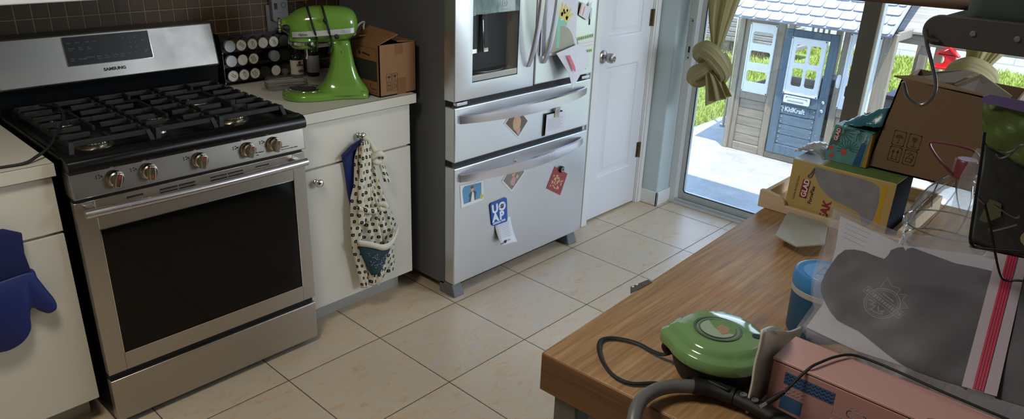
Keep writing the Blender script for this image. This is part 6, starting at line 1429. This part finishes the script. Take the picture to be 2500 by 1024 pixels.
fe.line(m, [(-0.022, 0.020), (-0.026, 0.040), (-0.012, 0.033), (0.002, 0.038), (0.004, 0.028)], 0.0010, 0.0003, B_); fe.line(m, [(0.006, 0.028), (0.016, 0.036), (0.018, 0.024), (0.034, 0.020), (0.024, 0.010)], 0.0010, 0.0003, B_)
for pts in ([(-0.018, -0.008), (-0.008, -0.006), (-0.012, -0.014), (-0.004, -0.010), (-0.004, -0.018)], [(0.000, -0.008), (0.006, -0.014), (0.012, -0.008), (0.010, -0.018)], [(-0.006, -0.020), (0.004, -0.019), (0.014, -0.014)], [(-0.010, 0.014), (0.010, 0.014)]): fe.line(m, pts, 0.0022, 0.0003, B_)
m.build('emblem_print', ink, gc, smooth=0)
m = MB()
for k in range(4): fz_.line(m, [(0.000 + 0.001 * k, 0.232 - 0.009 * k - 0.01), (0.044, 0.222 - 0.009 * k - 0.01)], 0.0014, 0.0003, -0.0118)
m.build('printed_lines', plain('faint_lines', rgb(170, 170, 180), 0.7), zb, smooth=0)

# ---- pine tray, trash-bag boxes, cartons
pine = m_weather('pine_tray_wood', rgb(196, 172, 140), rgb(212, 190, 160), 1)
tr = thing('wooden_tray', 'pale pine tray with scooped end standing on the far cart edge', 'tray', (0.85, -1.5, ZT))
m = MB(); out = [(-1.322, 0.9003), (-1.322, 0.948), (-1.338, 0.950), (-1.362, 0.945)] + [(-1.364 - 0.030 * math.sin(PI / 2 * k / 6), 0.945 - 0.024 * (1 - math.cos(PI / 2 * k / 6))) for k in range(1, 7)] + [(-1.55, 0.921), (-1.68, 0.921), (-1.68, 0.9003)]
m.prism([(0.700, y, z) for y, z in out], (0.014, 0, 0)); m.build('end_board', pine, tr, bevel=0.0015)
MB().box(0.714, 1.06, -1.334, -1.322, 0.9003, 0.940).build('side_board', pine, tr, bevel=0.0015); MB().box(0.714, 1.06, -1.68, -1.668, 0.9003, 0.940).build('side_board', pine, tr, bevel=0.0015)
MB().box(0.714, 1.06, -1.668, -1.334, 0.9003, 0.908).build('tray_floor', pine, tr); MB().box(1.048, 1.06, -1.668, -1.334, 0.908, 0.945).build('end_board', pine, tr, bevel=0.0015)
def m_bagbox():
    t = NT('yellow_box_print'); co = t.coord(); n = t.noise(t.mapp(co, (1, 1, 1)), 9, 5, 0.6)
    t.set(color=t.mix(n, rgb(176, 152, 92), rgb(192, 170, 110)), rough=0.4); return t.m
yb = thing('bin_bag_box', 'yellow bin-bag carton printed GLAD lying in the pine tray', 'box', (0.79, -1.51, 0.908))
GX0, GX1, GY0, GY1, GZ0, GZ1 = 0.722, 0.862, -1.640, -1.386, 0.9085, 1.0465
MB().box(GX0, GX1, GY0, GY1, GZ0, GZ1).build('carton', m_bagbox(), yb, bevel=0.0015)
MB().box(GX0 + 0.004, GX1 - 0.002, GY0 + 0.002, GY1 - 0.075, GZ1 - 0.0004, GZ1 + 0.0006).build('green_top_print', plain('leaf_print_green', rgb(96, 124, 66), 0.45, var=0.3, vscale=30), yb)
MB().box(GX0 + 0.004, GX1 - 0.002, GY1 - 0.070, GY1 - 0.001, GZ1 - 0.0004, GZ1 + 0.0006).build('pale_top_flap', plain('pale_blue_top', rgb(178, 196, 214), 0.4), yb)
MB().box(GX0 + 0.002, GX1 - 0.002, GY0 - 0.0006, GY0 + 0.001, GZ0 + 0.002, GZ1 - 0.002).build('navy_end', plain('navy_end_print', rgb(16, 24, 36), 0.9, spec=0.1), yb)
fg = Frame((GX0, GY1, GZ0), (0, -1, 0), (0, 0, 1))
m = MB(); fg.poly(m, smoothloop([(0.058, 0.128), (0.10, 0.130), (0.20, 0.128), (0.222, 0.10), (0.220, 0.030), (0.200, 0.012), (0.188, 0.040), (0.150, 0.052), (0.115, 0.060), (0.078, 0.085)]), 0.0004); m.build('grey_bag_picture', plain('bag_picture_grey', rgb(134, 136, 142), 0.5, var=0.35, vscale=26), yb)
m = MB(); fg.rect(m, 0.226, 0.002, 0.236, 0.128, 0.0004); m.build('yellow_stripe', plain('mustard', rgb(196, 156, 40), 0.4), yb)
gred = plain('logo_maroon', rgb(140, 44, 60), 0.45); vz = Frame(fg.p(0.036, 0.030), (0, 0, 1), (0, 1, 0))   # text runs up the side
vt = Frame((GX0, GY1 - 0.030, GZ0), (0, -0.06, 1), (0, 1, 0.06))
m = MB(); vt.poly(m, roundrect(0.042, -0.020, 0.092, 0.000, 0.003), 0.0006); lg = m.build('logo_plate', gred, yb)
text('lettering', 'GLAD', vt, 0.045, -0.0165, 0.0185, M['print_white'], lg, base=0.0007, bold=0.0005)
text('lettering', 'ForceFlex', vt, 0.032, -0.034, 0.0125, M['print_brown'], yb, bold=0.0003)
text('lettering', 'LEAK', vt, -0.010, -0.082, 0.028, gred, yb, bold=0.0012); text('lettering', 'PROTECTION', vt, 0.006, -0.0905, 0.0060, gred, yb); text('lettering', 'ODOR PROTECTION', vt, 0.030, 0.010, 0.0070, M['print_brown'], yb)
text('lettering', 'REINFORCED', vt, 0.000, -0.108, 0.0070, plain('orange_lettering', rgb(200, 120, 40), 0.5), yb)
m = MB(); m.tube([fg.p(a, b, 0.002) for a, b in smoothloop([(0.058, 0.128), (0.052, 0.112), (0.046, 0.104), (0.048, 0.100), (0.054, 0.103), (0.057, 0.112)])], 0.0012, 6, closed=True); m.build('tie_string', M['greyplastic'], yb)
# silver-grey bag bulging from the box
rows = []
for i in range(12):
    t = i / 11; rows.append([(0.770 + 0.09 * t + 0.003 * math.sin(9 * a + t), lerp(-1.368, -1.446, a), 1.047 + 0.036 * math.sin(PI * min(1, 0.08 + a * 0.95)) ** 0.8 * (math.sin(PI * (0.12 + 0.76 * t))) ** 0.6 * (0.55 + 0.6 * a) + 0.0016 * math.sin(31 * a + 17 * t)) for a in [j / 18 for j in range(19)]])
m = MB(); m.quadgrid(rows); sb_ = m.build('silver_liner', plain('liner_film', rgb(170, 172, 172), 0.22, 0.3, bump=0.5, bscale=60), smooth=80, solid=0.002); tag(sb_, 'crumpled silvery liner film on top of the yellow box left end', 'liner bag')
# teal box on top
tb = thing('bin_bag_box', 'small teal floral GLAD carton standing on the yellow box', 'box', (0.81, -1.49, 1.047))
Q = [(-1.441, 1.048), (-1.535, 1.048), (-1.545, 1.137), (-1.453, 1.143)]
m = MB(); m.hexa([(0.780, Q[0][0], 1.0472), (0.780, Q[1][0], 1.0472), (0.842, Q[1][0], 1.0472), (0.842, Q[0][0], 1.0472), (0.780, Q[2][0], Q[2][1]), (0.780, Q[2][0], Q[2][1]), (0.842, Q[2][0], Q[2][1]), (0.842, Q[3][0], Q[3][1])]) if False else m.hexa([(0.780, Q[0][0], 1.0472), (0.780, Q[1][0], 1.0472), (0.842, Q[1][0], 1.0472), (0.842, Q[0][0], 1.0472), (0.780, Q[3][0], Q[3][1]), (0.780, Q[2][0], Q[2][1]), (0.842, Q[2][0], Q[2][1]), (0.842, Q[3][0], Q[3][1])])
def m_teal():
    t = NT('teal_floral'); co = t.coord(); n = t.noise(co, 22, 3, 0.5); t.set(color=t.mix(n, rgb(74, 130, 136), rgb(104, 160, 160)), rough=0.4); return t.m
tc_ = m.build('carton', m_teal(), tb, bevel=0.001)
ft_ = Frame((0.780, -1.4395, 1.0472), (0, -1, 0), (0, -0.11, 1)); ft_.y = Vector((0, -0.12, 1))
fern = plain('fern_dark', rgb(36, 84, 84), 0.5); flo = plain('flower_coral', rgb(190, 84, 72), 0.5)
m = MB()
for cx_, cz_, r_, aa in ((0.052, 0.036, 0.026, 0), (0.024, 0.080, 0.030, -2.2), (0.060, 0.088, 0.024, -1.4), (0.014, 0.040, 0.02, 0.5)):
    for k in range(12):
        a = aa + PI * 1.1 * k / 11; ft_.line(m, [(cx_ + 0.006 * math.cos(a), cz_ + 0.006 * math.sin(a)), (min(0.074, max(0.003, cx_ + r_ * math.cos(a))), min(0.092, max(0.004, cz_ + r_ * math.sin(a))))], 0.0016, 0.0003)
m.build('fern_print', fern, tc_, smooth=0)
m = MB(); [ft_.disc(m, a, b, r_, 0.0003, 0.0003) for a, b, r_ in ((0.044, 0.030, 0.008), (0.018, 0.014, 0.007), (0.010, 0.034, 0.006))]; m.build('flower_print', flo, tc_, smooth=0)
m = MB(); ft_.poly(m, [(0.074, 0.002), (0.092, 0.002), (0.090, 0.075), (0.078, 0.060)], 0.0003, 0.0003); m.build('blue_corner_print', plain('corner_blue', rgb(40, 84, 124), 0.5), tc_)
m = MB(); ft_.rect(m, 0.010, 0.052, 0.022, 0.090, 0.0004, 0.0006); lg = m.build('logo_plate', gred, tc_)
vt2 = Frame(ft_.p(0.020, 0.054, 0.001), (0, -0.12, 1), (0, 1, 0.12)); text('lettering', 'GLAD', vt2, 0.001, 0.0010, 0.0125, M['print_white'], lg, base=0.0006, bold=0.0004)
vt3 = Frame(ft_.p(0.088, 0.062, 0.0006), (0, -0.12, 1), (0, 1, 0.12)); text('lettering', 'Tropical', vt3, 0, 0.004, 0.007, M['print_white'], tc_, base=0.0004); text('lettering', 'Clean', vt3, 0, -0.004, 0.007, M['print_white'], tc_, base=0.0004)
MB().box(0.781, 0.841, -1.5465, -1.5350, 1.049, 1.134).build('mustard_side', plain('mustard_side_print', rgb(170, 134, 52), 0.45), tb)
m = MB(); m.prism([(0.842, -1.453, 1.140), (0.842, -1.546, 1.136), (0.850, -1.562, 1.200), (0.850, -1.506, 1.172)], (0.0015, 0, 0)); m.build('lid_flap', M['dark'], tb)
rows = []
for i in range(14):
    t = i / 13; rows.append([(lerp(0.785, 0.845, t) + 0.004 * math.sin(7 * a), lerp(-1.470, -1.560, a), 1.138 + (0.012 + 0.055 * a) * math.sin(PI * (0.1 + 0.8 * t)) + 0.0022 * math.sin(13 * a + 9 * t) + 0.0012 * math.sin(37 * a)) for a in [j / 16 for j in range(17)]])
m = MB(); m.quadgrid(rows); m.build('teal_liner', plain('teal_film', rgb(44, 108, 124), 0.25, bump=0.5, bscale=50), tb, smooth=80, solid=0.0015)
# big cardboard carton
bc_ = thing('cardboard_box', 'large brown carton with open flaps leaning on the tray boxes', 'box', (0.9, -1.68, 1.05))
kc2 = plain('dim_corrugated', rgb(118, 94, 70), 0.8, bump=0.1, bscale=120, var=0.05)
A_, B_2, C_, D_ = Vector((0.80, -1.542, 1.0485)), Vector((0.80, -1.830, 1.0485)), Vector((0.80, -1.815, 1.268)), Vector((0.80, -1.574, 1.276))
dp_ = Vector((0.19, 0.012, 0.0)); th_ = 0.004
m = MB()
def quadprism(m, P_, off): m.prism(P_, off)
quadprism(m, [A_, B_2, C_, D_], (th_, 0, 0)); quadprism(m, [A_ + dp_, B_2 + dp_, C_ + dp_, D_ + dp_], (-th_, 0, 0))
quadprism(m, [A_, A_ + dp_, D_ + dp_, D_], (0, -th_, 0)); quadprism(m, [B_2, B_2 + dp_, C_ + dp_, C_], (0, th_, 0)); quadprism(m, [A_, B_2, B_2 + dp_, A_ + dp_], (0, 0, th_))
m.build('carton', kc2, bc_, smooth=0)
fbc = Frame((0.7998, -1.574, 1.276), (0, -1, -0.03), (0, 0, 1)); fbc = Frame(fbc.p(0.010, -0.205), (0, -0.965, -0.26), (0, 0.26, 0.965)) if False else Frame((0.7998, -1.580, 1.075), (0, -1, -0.035), (0, -0.12, 1))
icons(Frame((0.7998, -1.586, 1.078), (0, -1, -0.03), (0, -0.14, 1)), 0.0, 0.0, 0.0300, bc_, plain('faint_brown_ink', rgb(78, 58, 42), 0.8), gap=1.15)
grey_in = plain('card_grey_inside', rgb(150, 150, 148), 0.7, var=0.05)
m = MB(); m.prism([(0.80, -1.556, 1.280), (0.80, -1.574, 1.2775), (0.80, -1.765, 1.2645), (0.805, -1.765, 1.268), (0.83, -1.60, 1.284)], (0, 0, 0.003)); m.build('front_lip', kc2, bc_, smooth=0)
m = MB(); m.prism([(0.92, -1.566, 1.262), (0.92, -1.621, 1.288), (0.93, -1.676, 1.300), (0.93, -1.700, 1.298), (0.92, -1.663, 1.268), (0.92, -1.62, 1.260)], (0.004, 0, 0)); m.build('flap', grey_in, bc_, smooth=0)
m = MB(); m.prism([(0.92, -1.663, 1.264), (0.92, -1.712, 1.298), (0.92, -1.786, 1.258), (0.92, -1.776, 1.228), (0.90, -1.709, 1.244)], (0.004, 0, 0)); fl4 = m.build('flap', grey_in, bc_, smooth=0)
m = MB()
for k in range(16):
    t = k / 16; a = Vector((0.9195, -1.667, 1.264)).lerp(Vector((0.9195, -1.712, 1.295)), t); d = Vector((0, -0.018, -0.012)); m.prism([a, a + Vector((0, -0.0014, 0.001)), a + d + Vector((0, -0.0014, 0.001)), a + d], (-0.0006, 0, 0))
m.build('torn_corrugation', M['chrome'], fl4, smooth=0)
# paperboard envelope lying in front of the tray
rows = [[(0.757, -1.394, 0.9065), (0.775, -1.43, 0.9075), (0.795, -1.485, 0.9065)], [(0.62, -1.428, 0.915), (0.64, -1.47, 0.917), (0.66, -1.525, 0.915)], [(0.475, -1.470, 0.931), (0.455, -1.530, 0.930), (0.512, -1.572, 0.932)]]
rows[0] = [(0.690, -1.410, 0.912), (0.688, -1.455, 0.912), (0.690, -1.505, 0.912)]
m = MB(); m.quadgrid(rows); tag(m.build('paperboard_sleeve', plain('paperboard_grey', rgb(158, 158, 148), 0.7, var=0.04), smooth=0, solid=0.003), 'flattened grey-white paperboard sleeve on the wood before the pine tray', 'paperboard')
# plastic jug
jg = thing('plastic_jug', 'large clear empty plastic water jug with maroon cap and handle ring', 'jug', (0.42, -1.83, ZT))
jm = glassy('jug_plastic', (0.84, 0.86, 0.87, 1), 0.6, 0.05, 0.06, 1.8)
def jr(z, k): return 1
prof = [(0.060, 0.9005), (0.066, 0.904), (0.072, 0.915), (0.073, 0.94), (0.0705, 0.945), (0.073, 0.950), (0.073, 0.975), (0.0705, 0.98), (0.073, 0.985), (0.073, 1.03), (0.070, 1.04), (0.0715, 1.050), (0.077, 1.072), (0.078, 1.084), (0.0755, 1.090), (0.071, 1.105), (0.060, 1.135), (0.045, 1.160), (0.028, 1.178), (0.0195, 1.184), (0.0195, 1.196)]
m = MB(); m.lathe(prof, (0.430, -1.815, 0), 56); m.build('body', jm, jg, smooth=60)
for z_, r_ in ((1.084, 0.0785), (1.046, 0.0712)):
    MB().tube([Vector((0.430 + r_ * math.cos(2 * PI * k / 48), -1.815 + r_ * math.sin(2 * PI * k / 48), z_)) for k in range(48)], 0.0018, 8, closed=True).build('moulded_ring', glassy('ring_plastic', (0.9, 0.9, 0.92, 1), 0.9, 0.12, 0.45), jg)
m = MB()
for k in range(9):
    a = 2 * PI * k / 9; m.tube([Vector((0.430 + r_ * math.cos(a + d_), -1.815 + r_ * math.sin(a + d_), z)) for r_, z, d_ in ((0.075, 1.092, 0), (0.066, 1.12, 0.15), (0.050, 1.152, 0.32), (0.030, 1.176, 0.5))], 0.0014, 6)
m.build('shoulder_rib', glassy('rib_plastic', (0.9, 0.9, 0.92, 1), 0.9, 0.12, 0.25), jg)
mar = plain('maroon_plastic', rgb(112, 48, 56), 0.35)
MB().lathe([(0.0225, 1.184), (0.023, 1.190), (0.0205, 1.192), (0.0205, 1.216), (0.019, 1.2185), (0.0, 1.2185)], (0.430, -1.815, 0), 36).build('cap', mar, jg)
MB().lathe([(0.0165, 1.2186), (0.0165, 1.2192), (0, 1.2192)], (0.430, -1.815, 0), 30).build('cap_disc', plain('lilac_disc', rgb(150, 140, 168), 0.4), jg)
m = MB(); m.tube(spline([(0.412, -1.800, 1.190), (0.405, -1.770, 1.216), (0.400, -1.752, 1.240), (0.402, -1.762, 1.246), (0.405, -1.800, 1.246), (0.412, -1.825, 1.240), (0.420, -1.836, 1.222), (0.428, -1.836, 1.195)], 6), 0.0026, 8); m.build('handle_ring', mar, jg)

# ---- overhead rack: post, arm, S hook, bin; wire basket hung from it
rkm = plain('dark_rack_metal', rgb(58, 57, 58), 0.55, var=0.05)
sh = thing('shelf_rack', 'dark metal rack arm with rounded end above the cart, upper right', 'rack', (-0.19, -2.15, ZT))
fa = Frame((-0.210, 0, 0), (0, -1, 0), (0, 0, 1))
m = MB(); pts = [(1.857 + 0.0135 - 0.0135 * math.sin(t) if False else 1.8590 - 0.0160 * math.sin(t), 1.5180 + 0.0160 * math.cos(t)) for t in [PI * k / 12 for k in range(13)]] + [(2.25, 1.502), (2.25, 1.534)]
m.prism([fa.p(a, b) for a, b in pts], (0.006, 0, 0)); arm = m.build('arm', rkm, sh, bevel=0.001)
for y in (1.892, 1.932): m = MB(); m.lathe([(0.0032, 0), (0.0024, -0.0012), (0, -0.0012)], (-0.210, -y, 1.5185), 14, 'x'); m.build('screw', M['greyplastic'], arm)
MB().box(-0.21, 0.22, -2.22, -1.88, 1.5345, 1.5385).build('shelf_plate', rkm, sh) if False else MB().box(-0.204, 0.372, -2.25, -1.862, 1.5300, 1.5340).build('shelf_plate', rkm, sh)
for x in (-0.207, 0.365): MB().box(x - 0.010, x + 0.010, -2.18, -2.16, 0.9003, 1.535).build('post', rkm, sh)
sk = MB(); sk.tube(spline([(-0.212, -1.862, 1.5075), (-0.2165, -1.852, 1.510), (-0.2165, -1.848, 1.5185), (-0.2165, -1.852, 1.505), (-0.2165, -1.862, 1.484), (-0.2165, -1.8710, 1.463), (-0.2165, -1.8715, 1.449), (-0.2165, -1.865, 1.439), (-0.2165, -1.857, 1.4375), (-0.2165, -1.847, 1.443), (-0.2165, -1.842, 1.452), (-0.2165, -1.8385, 1.459)], 8), 0.0019, 12)
tag(sk.build('hook', plain('hook_steel', rgb(120, 120, 122), 0.25, 0.9)), 'steel S hook hanging from the dark rack arm', 'hook')
bn_ = thing('storage_bin', 'dark green-grey plastic bin on the rack, only its base in view', 'bin', (-0.17, -1.9, 1.534))
gg = plain('green_grey_plastic', rgb(62, 74, 70), 0.6, var=0.04)
m = MB(); m.quadgrid([[(x, y, z) for x, y in [(-0.196 + 0.0 + ox, -1.936 - oy) for ox, oy in roundrect(-e_, -0.06 - e_ * 0, 0.16 + e_, 0.068 + e_, 0.012 + e_)]] for e_, z in ((0.0, 1.5342), (0.003, 1.540), (0.006, 1.60), (0.008, 1.70))], closed_u=True); m.f.append(list(range(20)))
m.build('tub', gg, bn_, smooth=60)
cb3 = MB(); cb3.tube(spline([(-0.19, -2.012, 1.556), (-0.16, -2.018, 1.558), (-0.08, -2.022, 1.558)], 6), [(0.022, 0.012)] * 13, 18); tag(cb3.build('rolled_cloth', plain('grey_cloth', rgb(104, 102, 98), 0.85), smooth=80), 'rolled grey cloth beside the bin on the rack', 'cloth')
rl = MB(); rl.tube([(-0.120, -1.70, 1.5455), (-0.118, -1.80, 1.5455), (-0.115, -1.861, 1.5450)], [0.006, 0.008, 0.009], 16); 
rl = MB(); rl.tube([(-0.172, -1.690, 1.5415), (-0.150, -1.86, 1.5435), (-0.115, -2.05, 1.5455)], [0.0070, 0.0080, 0.0090], 16); tag(rl.build('wooden_stick', plain('stick_brown', rgb(110, 92, 80), 0.6)), 'brown wooden stick jutting from the rack at the top edge', 'stick')
# wire basket hung from the rack plate
wb = thing('wire_basket', 'black wire basket hanging at the right edge holding a dark pouch', 'basket', (0.03, -2.0, 1.2))
wr_m = plain('black_wire', rgb(34, 34, 35), 0.3, 0.6)
m = MB()
m.tube(spline([(0.0, -1.8950, 1.372), (0.0, -1.9010, 1.330), (0.0, -1.9120, 1.240), (0.0, -1.9150, 1.222), (0.0, -1.9200, 1.2155), (0.0, -1.930, 1.2155), (0.0, -1.977, 1.2270), (0.0, -2.06, 1.246), (0.0, -2.10, 1.30), (0.0, -2.10, 1.529)], 7), 0.0019, 10); m.build('front_loop', wr_m, wb)
m = MB(); m.tube(spline([(0.0, -1.919, 1.277), (0.0, -1.932, 1.250), (0.0, -1.949, 1.210), (0.0, -1.962, 1.184), (0.0, -1.972, 1.181), (0.0, -1.988, 1.187), (0.0, -2.07, 1.20), (0.0, -2.13, 1.30), (0.0, -2.13, 1.529)], 7), 0.0017, 10); m.build('lower_loop', wr_m, wb)
bw = plain('bright_wire', rgb(120, 120, 122), 0.3, 1.0)
for pts in ([(0.0, -1.9035, 1.288), (0.0, -1.919, 1.277)], [(0.001, -1.929, 1.279), (0.001, -1.955, 1.269), (0.001, -1.961, 1.273)], [(0.001, -1.932, 1.246), (0.001, -1.937, 1.243), (0.001, -1.961, 1.260)], [(0.0, -1.915, 1.347), (0.0, -1.921, 1.343), (0.0, -1.929, 1.349), (0.0, -1.935, 1.361), (0.0, -1.944, 1.367), (0.0, -1.99, 1.375)], [(0.0, -1.916, 1.352), (0.0, -1.926, 1.352), (0.0, -1.934, 1.358)]):
    m = MB(); m.tube(spline(pts, 5), 0.0014, 8); m.build('cross_wire', bw, wb)
m = MB(); m.tube([(0.0, -1.925, 1.2160), (0.09, -1.905, 1.180)], 0.0015, 8); m.tube([(0.0, -2.06, 1.246), (0.10, -2.05, 1.19)], 0.0015, 8); m.tube([(0.09, -1.905, 1.180), (0.10, -2.05, 1.19)], 0.0015, 8); m.build('bottom_wire', wr_m, wb)
# snack pouch inside
sp = thing('snack_pouch', 'dark foil pouch with crinkled green top and purple seal in wire basket', 'pouch', (0.07, -1.97, 1.19))
def pgrid(pl, n1, n2, amp, depth, x=0.05):
    rows = []
    for i in range(n1 + 1):
        t = i / n1; L_2, R_2 = pl(t)
        rows.append([(x + depth * (0.5 - math.sin(PI * a) ** 0.6) + amp * math.sin(23 * a + 11 * t) + amp * 0.6 * math.sin(41 * a - 19 * t), lerp(L_2[0], R_2[0], a), lerp(L_2[1], R_2[1], a)) for a in [j / n2 for j in range(n2 + 1)]])
    return MB().quadgrid(rows)
foil = plain('dark_foil', rgb(36, 38, 40), 0.3, bump=1.0, bscale=45, var=0.6, vscale=25); foilg = plain('green_foil', rgb(70, 88, 38), 0.4, bump=0.9, bscale=45, var=0.35, vscale=30)
pgrid(lambda t: ((lerp(-1.888, -1.907, t), lerp(1.345, 1.196, t)), (lerp(-2.06, -2.06, t), lerp(1.335, 1.215, t))), 16, 24, 0.0015, 0.020, 0.055).build('pouch_body', foil, sp, smooth=80, solid=0.003)
pgrid(lambda t: ((lerp(-1.876, -1.878, t ** 0.5) - 0.012 * t * t, lerp(1.405, 1.345, t)), (-2.06, lerp(1.405, 1.295, t))), 14, 26, 0.0022, 0.016, 0.045).build('green_top', foilg, sp, smooth=80, solid=0.002)
m = MB(); m.prism([(0.034, -1.8765, 1.412), (0.034, -1.885, 1.416), (0.034, -2.06, 1.408), (0.034, -2.06, 1.398), (0.034, -1.93, 1.400), (0.034, -1.876, 1.404)], (-0.0015, 0, 0)); m.build('purple_seal', plain('purple_film', rgb(92, 78, 128), 0.35), sp)
m = MB(); m.prism([(0.043, -1.917, 1.273), (0.043, -1.932, 1.270), (0.043, -1.936, 1.252), (0.043, -1.921, 1.238), (0.043, -1.912, 1.240)], (-0.001, 0, 0)); m.build('beige_patch', plain('beige_print', rgb(84, 80, 64), 0.5), sp)
m = MB(); fsn = Frame((0.043, 0, 0), (0, -1, 0), (0, 0, 1)); fsn.disc(m, 1.978, 1.232, 0.013, 0.001, 0.002, ry=0.012); m.build('cream_oval', plain('cream_print', rgb(150, 140, 116), 0.5), sp)
# clear clamshell sleeve behind the wires
m = MB(); m.prism([(0.085, -1.8785, 1.328), (0.085, -1.868, 1.284), (0.085, -1.866, 1.172), (0.085, -1.94, 1.172), (0.085, -1.94, 1.33)], (0.002, 0, 0)); cs = m.build('clear_sleeve', frosted('clear_sleeve_film', rgb(170, 172, 174), body=0.22, rough=0.12, var=0.2, scale=14), smooth=0); tag(cs, 'clear plastic sleeve between the jug and the wire basket', 'plastic sleeve')
# ================================================================ camera
cam = bpy.data.cameras.new('camera'); cam.sensor_fit = 'HORIZONTAL'; cam.sensor_width = 36.0; cam.lens = 1785.7356 / 2500 * 36.0
cam.clip_start = 0.02; cam.clip_end = 200
co_ = bpy.data.objects.new('camera', cam); COL.objects.link(co_)
Rw = ((0.68154364, -0.73088088, 0.03621351), (-0.25726106, -0.28563559, -0.92316253), (0.6850657, 0.61985922, -0.38270031))
right, down, fwd = (Vector(r) for r in Rw)
mat = Matrix(((right.x, -down.x, -fwd.x, 0), (right.y, -down.y, -fwd.y, 0), (right.z, -down.z, -fwd.z, 0), (0, 0, 0, 1)))
co_.matrix_world = Matrix.Translation((-1.10980834, -2.06615261, 1.62412601)) @ mat
scn.camera = co_
# ================================================================ light
def light(name, typ, loc, energy, color, **kw):
    l = bpy.data.lights.new(name, typ); l.energy = energy; l.color = color
    for k, v in kw.items(): setattr(l, k, v)
    o = bpy.data.objects.new(name, l); COL.objects.link(o); o.location = loc; return o
sun = light('sun', 'SUN', (0, 0, 6), SUN_E, (1.0, 0.96, 0.88), angle=0.009)
sun.rotation_euler = Vector((0.22, 0.24, -1.0)).to_track_quat('-Z', 'Y').to_euler()
w_ = bpy.data.worlds.new('world'); scn.world = w_; w_.use_nodes = True; nt = w_.node_tree; nt.nodes.clear()
out = nt.nodes.new('ShaderNodeOutputWorld'); bgn = nt.nodes.new('ShaderNodeBackground'); nt.links.new(bgn.outputs[0], out.inputs[0])
tc = nt.nodes.new('ShaderNodeTexCoord'); sep = nt.nodes.new('ShaderNodeSeparateXYZ'); nt.links.new(tc.outputs['Generated'], sep.inputs[0])
rp = nt.nodes.new('ShaderNodeValToRGB'); nt.links.new(sep.outputs[2], rp.inputs[0])
e = rp.color_ramp.elements; e[0].position = 0.0; e[0].color = (0.86, 0.93, 1.0, 1); e[1].position = 0.6; e[1].color = (0.34, 0.55, 1.0, 1)
nt.links.new(rp.outputs[0], bgn.inputs[0]); bgn.inputs[1].default_value = SKY_E
# added fill lamps: one at the made-up window behind the camera, one overhead
a = light('window_fill_light', 'AREA', (2.0, -3.17, 1.575), WIN_FILL_E, (0.86, 0.93, 1.0), shape='RECTANGLE', size=0.9, size_y=0.95)
a.rotation_euler = (math.radians(90), 0, 0)
a.data.spread = math.radians(170)
c_l = light('ceiling_fill_light', 'AREA', (-0.9, -0.9, 2.38), CEIL_FILL_E, (1.0, 0.93, 0.82), shape='DISK', size=0.52)
cl = thing('added_ceiling_lamp', 'round unseen ceiling lamp fitting added as fill above the kitchen floor', 'ceiling light', (-0.9, -0.9, 2.45))
MB().lathe([(0.27, 0.0), (0.27, -0.03), (0.255, -0.04)], (-0.9, -0.9, 2.45), 40).build('rim', M['trim'], cl)
# the door opening guides the sampling of the sky (a portal adds no light of its own)
p = light('sky_portal', 'AREA', (2.72, -1.06, 1.05), 1.0, (1, 1, 1), shape='RECTANGLE', size=2.08, size_y=2.10)
p.rotation_euler = (0, math.radians(90), 0)
p.data.cycles.is_portal = True
# ================================================================ colour management
scn.view_settings.view_transform = 'Standard'; scn.view_settings.look = 'None'; scn.view_settings.gamma = 1.0; scn.view_settings.use_curve_mapping = False
scn.view_settings.exposure = EXPO
scn.cycles.use_denoising = True
scn.cycles.max_bounces = 10; scn.cycles.diffuse_bounces = 5; scn.cycles.glossy_bounces = 5; scn.cycles.transparent_max_bounces = 16; scn.cycles.transmission_bounces = 6
scn.cycles.sample_clamp_indirect = 6.0; scn.cycles.caustics_reflective = False; scn.cycles.caustics_refractive = False
bpy.context.view_layer.update()
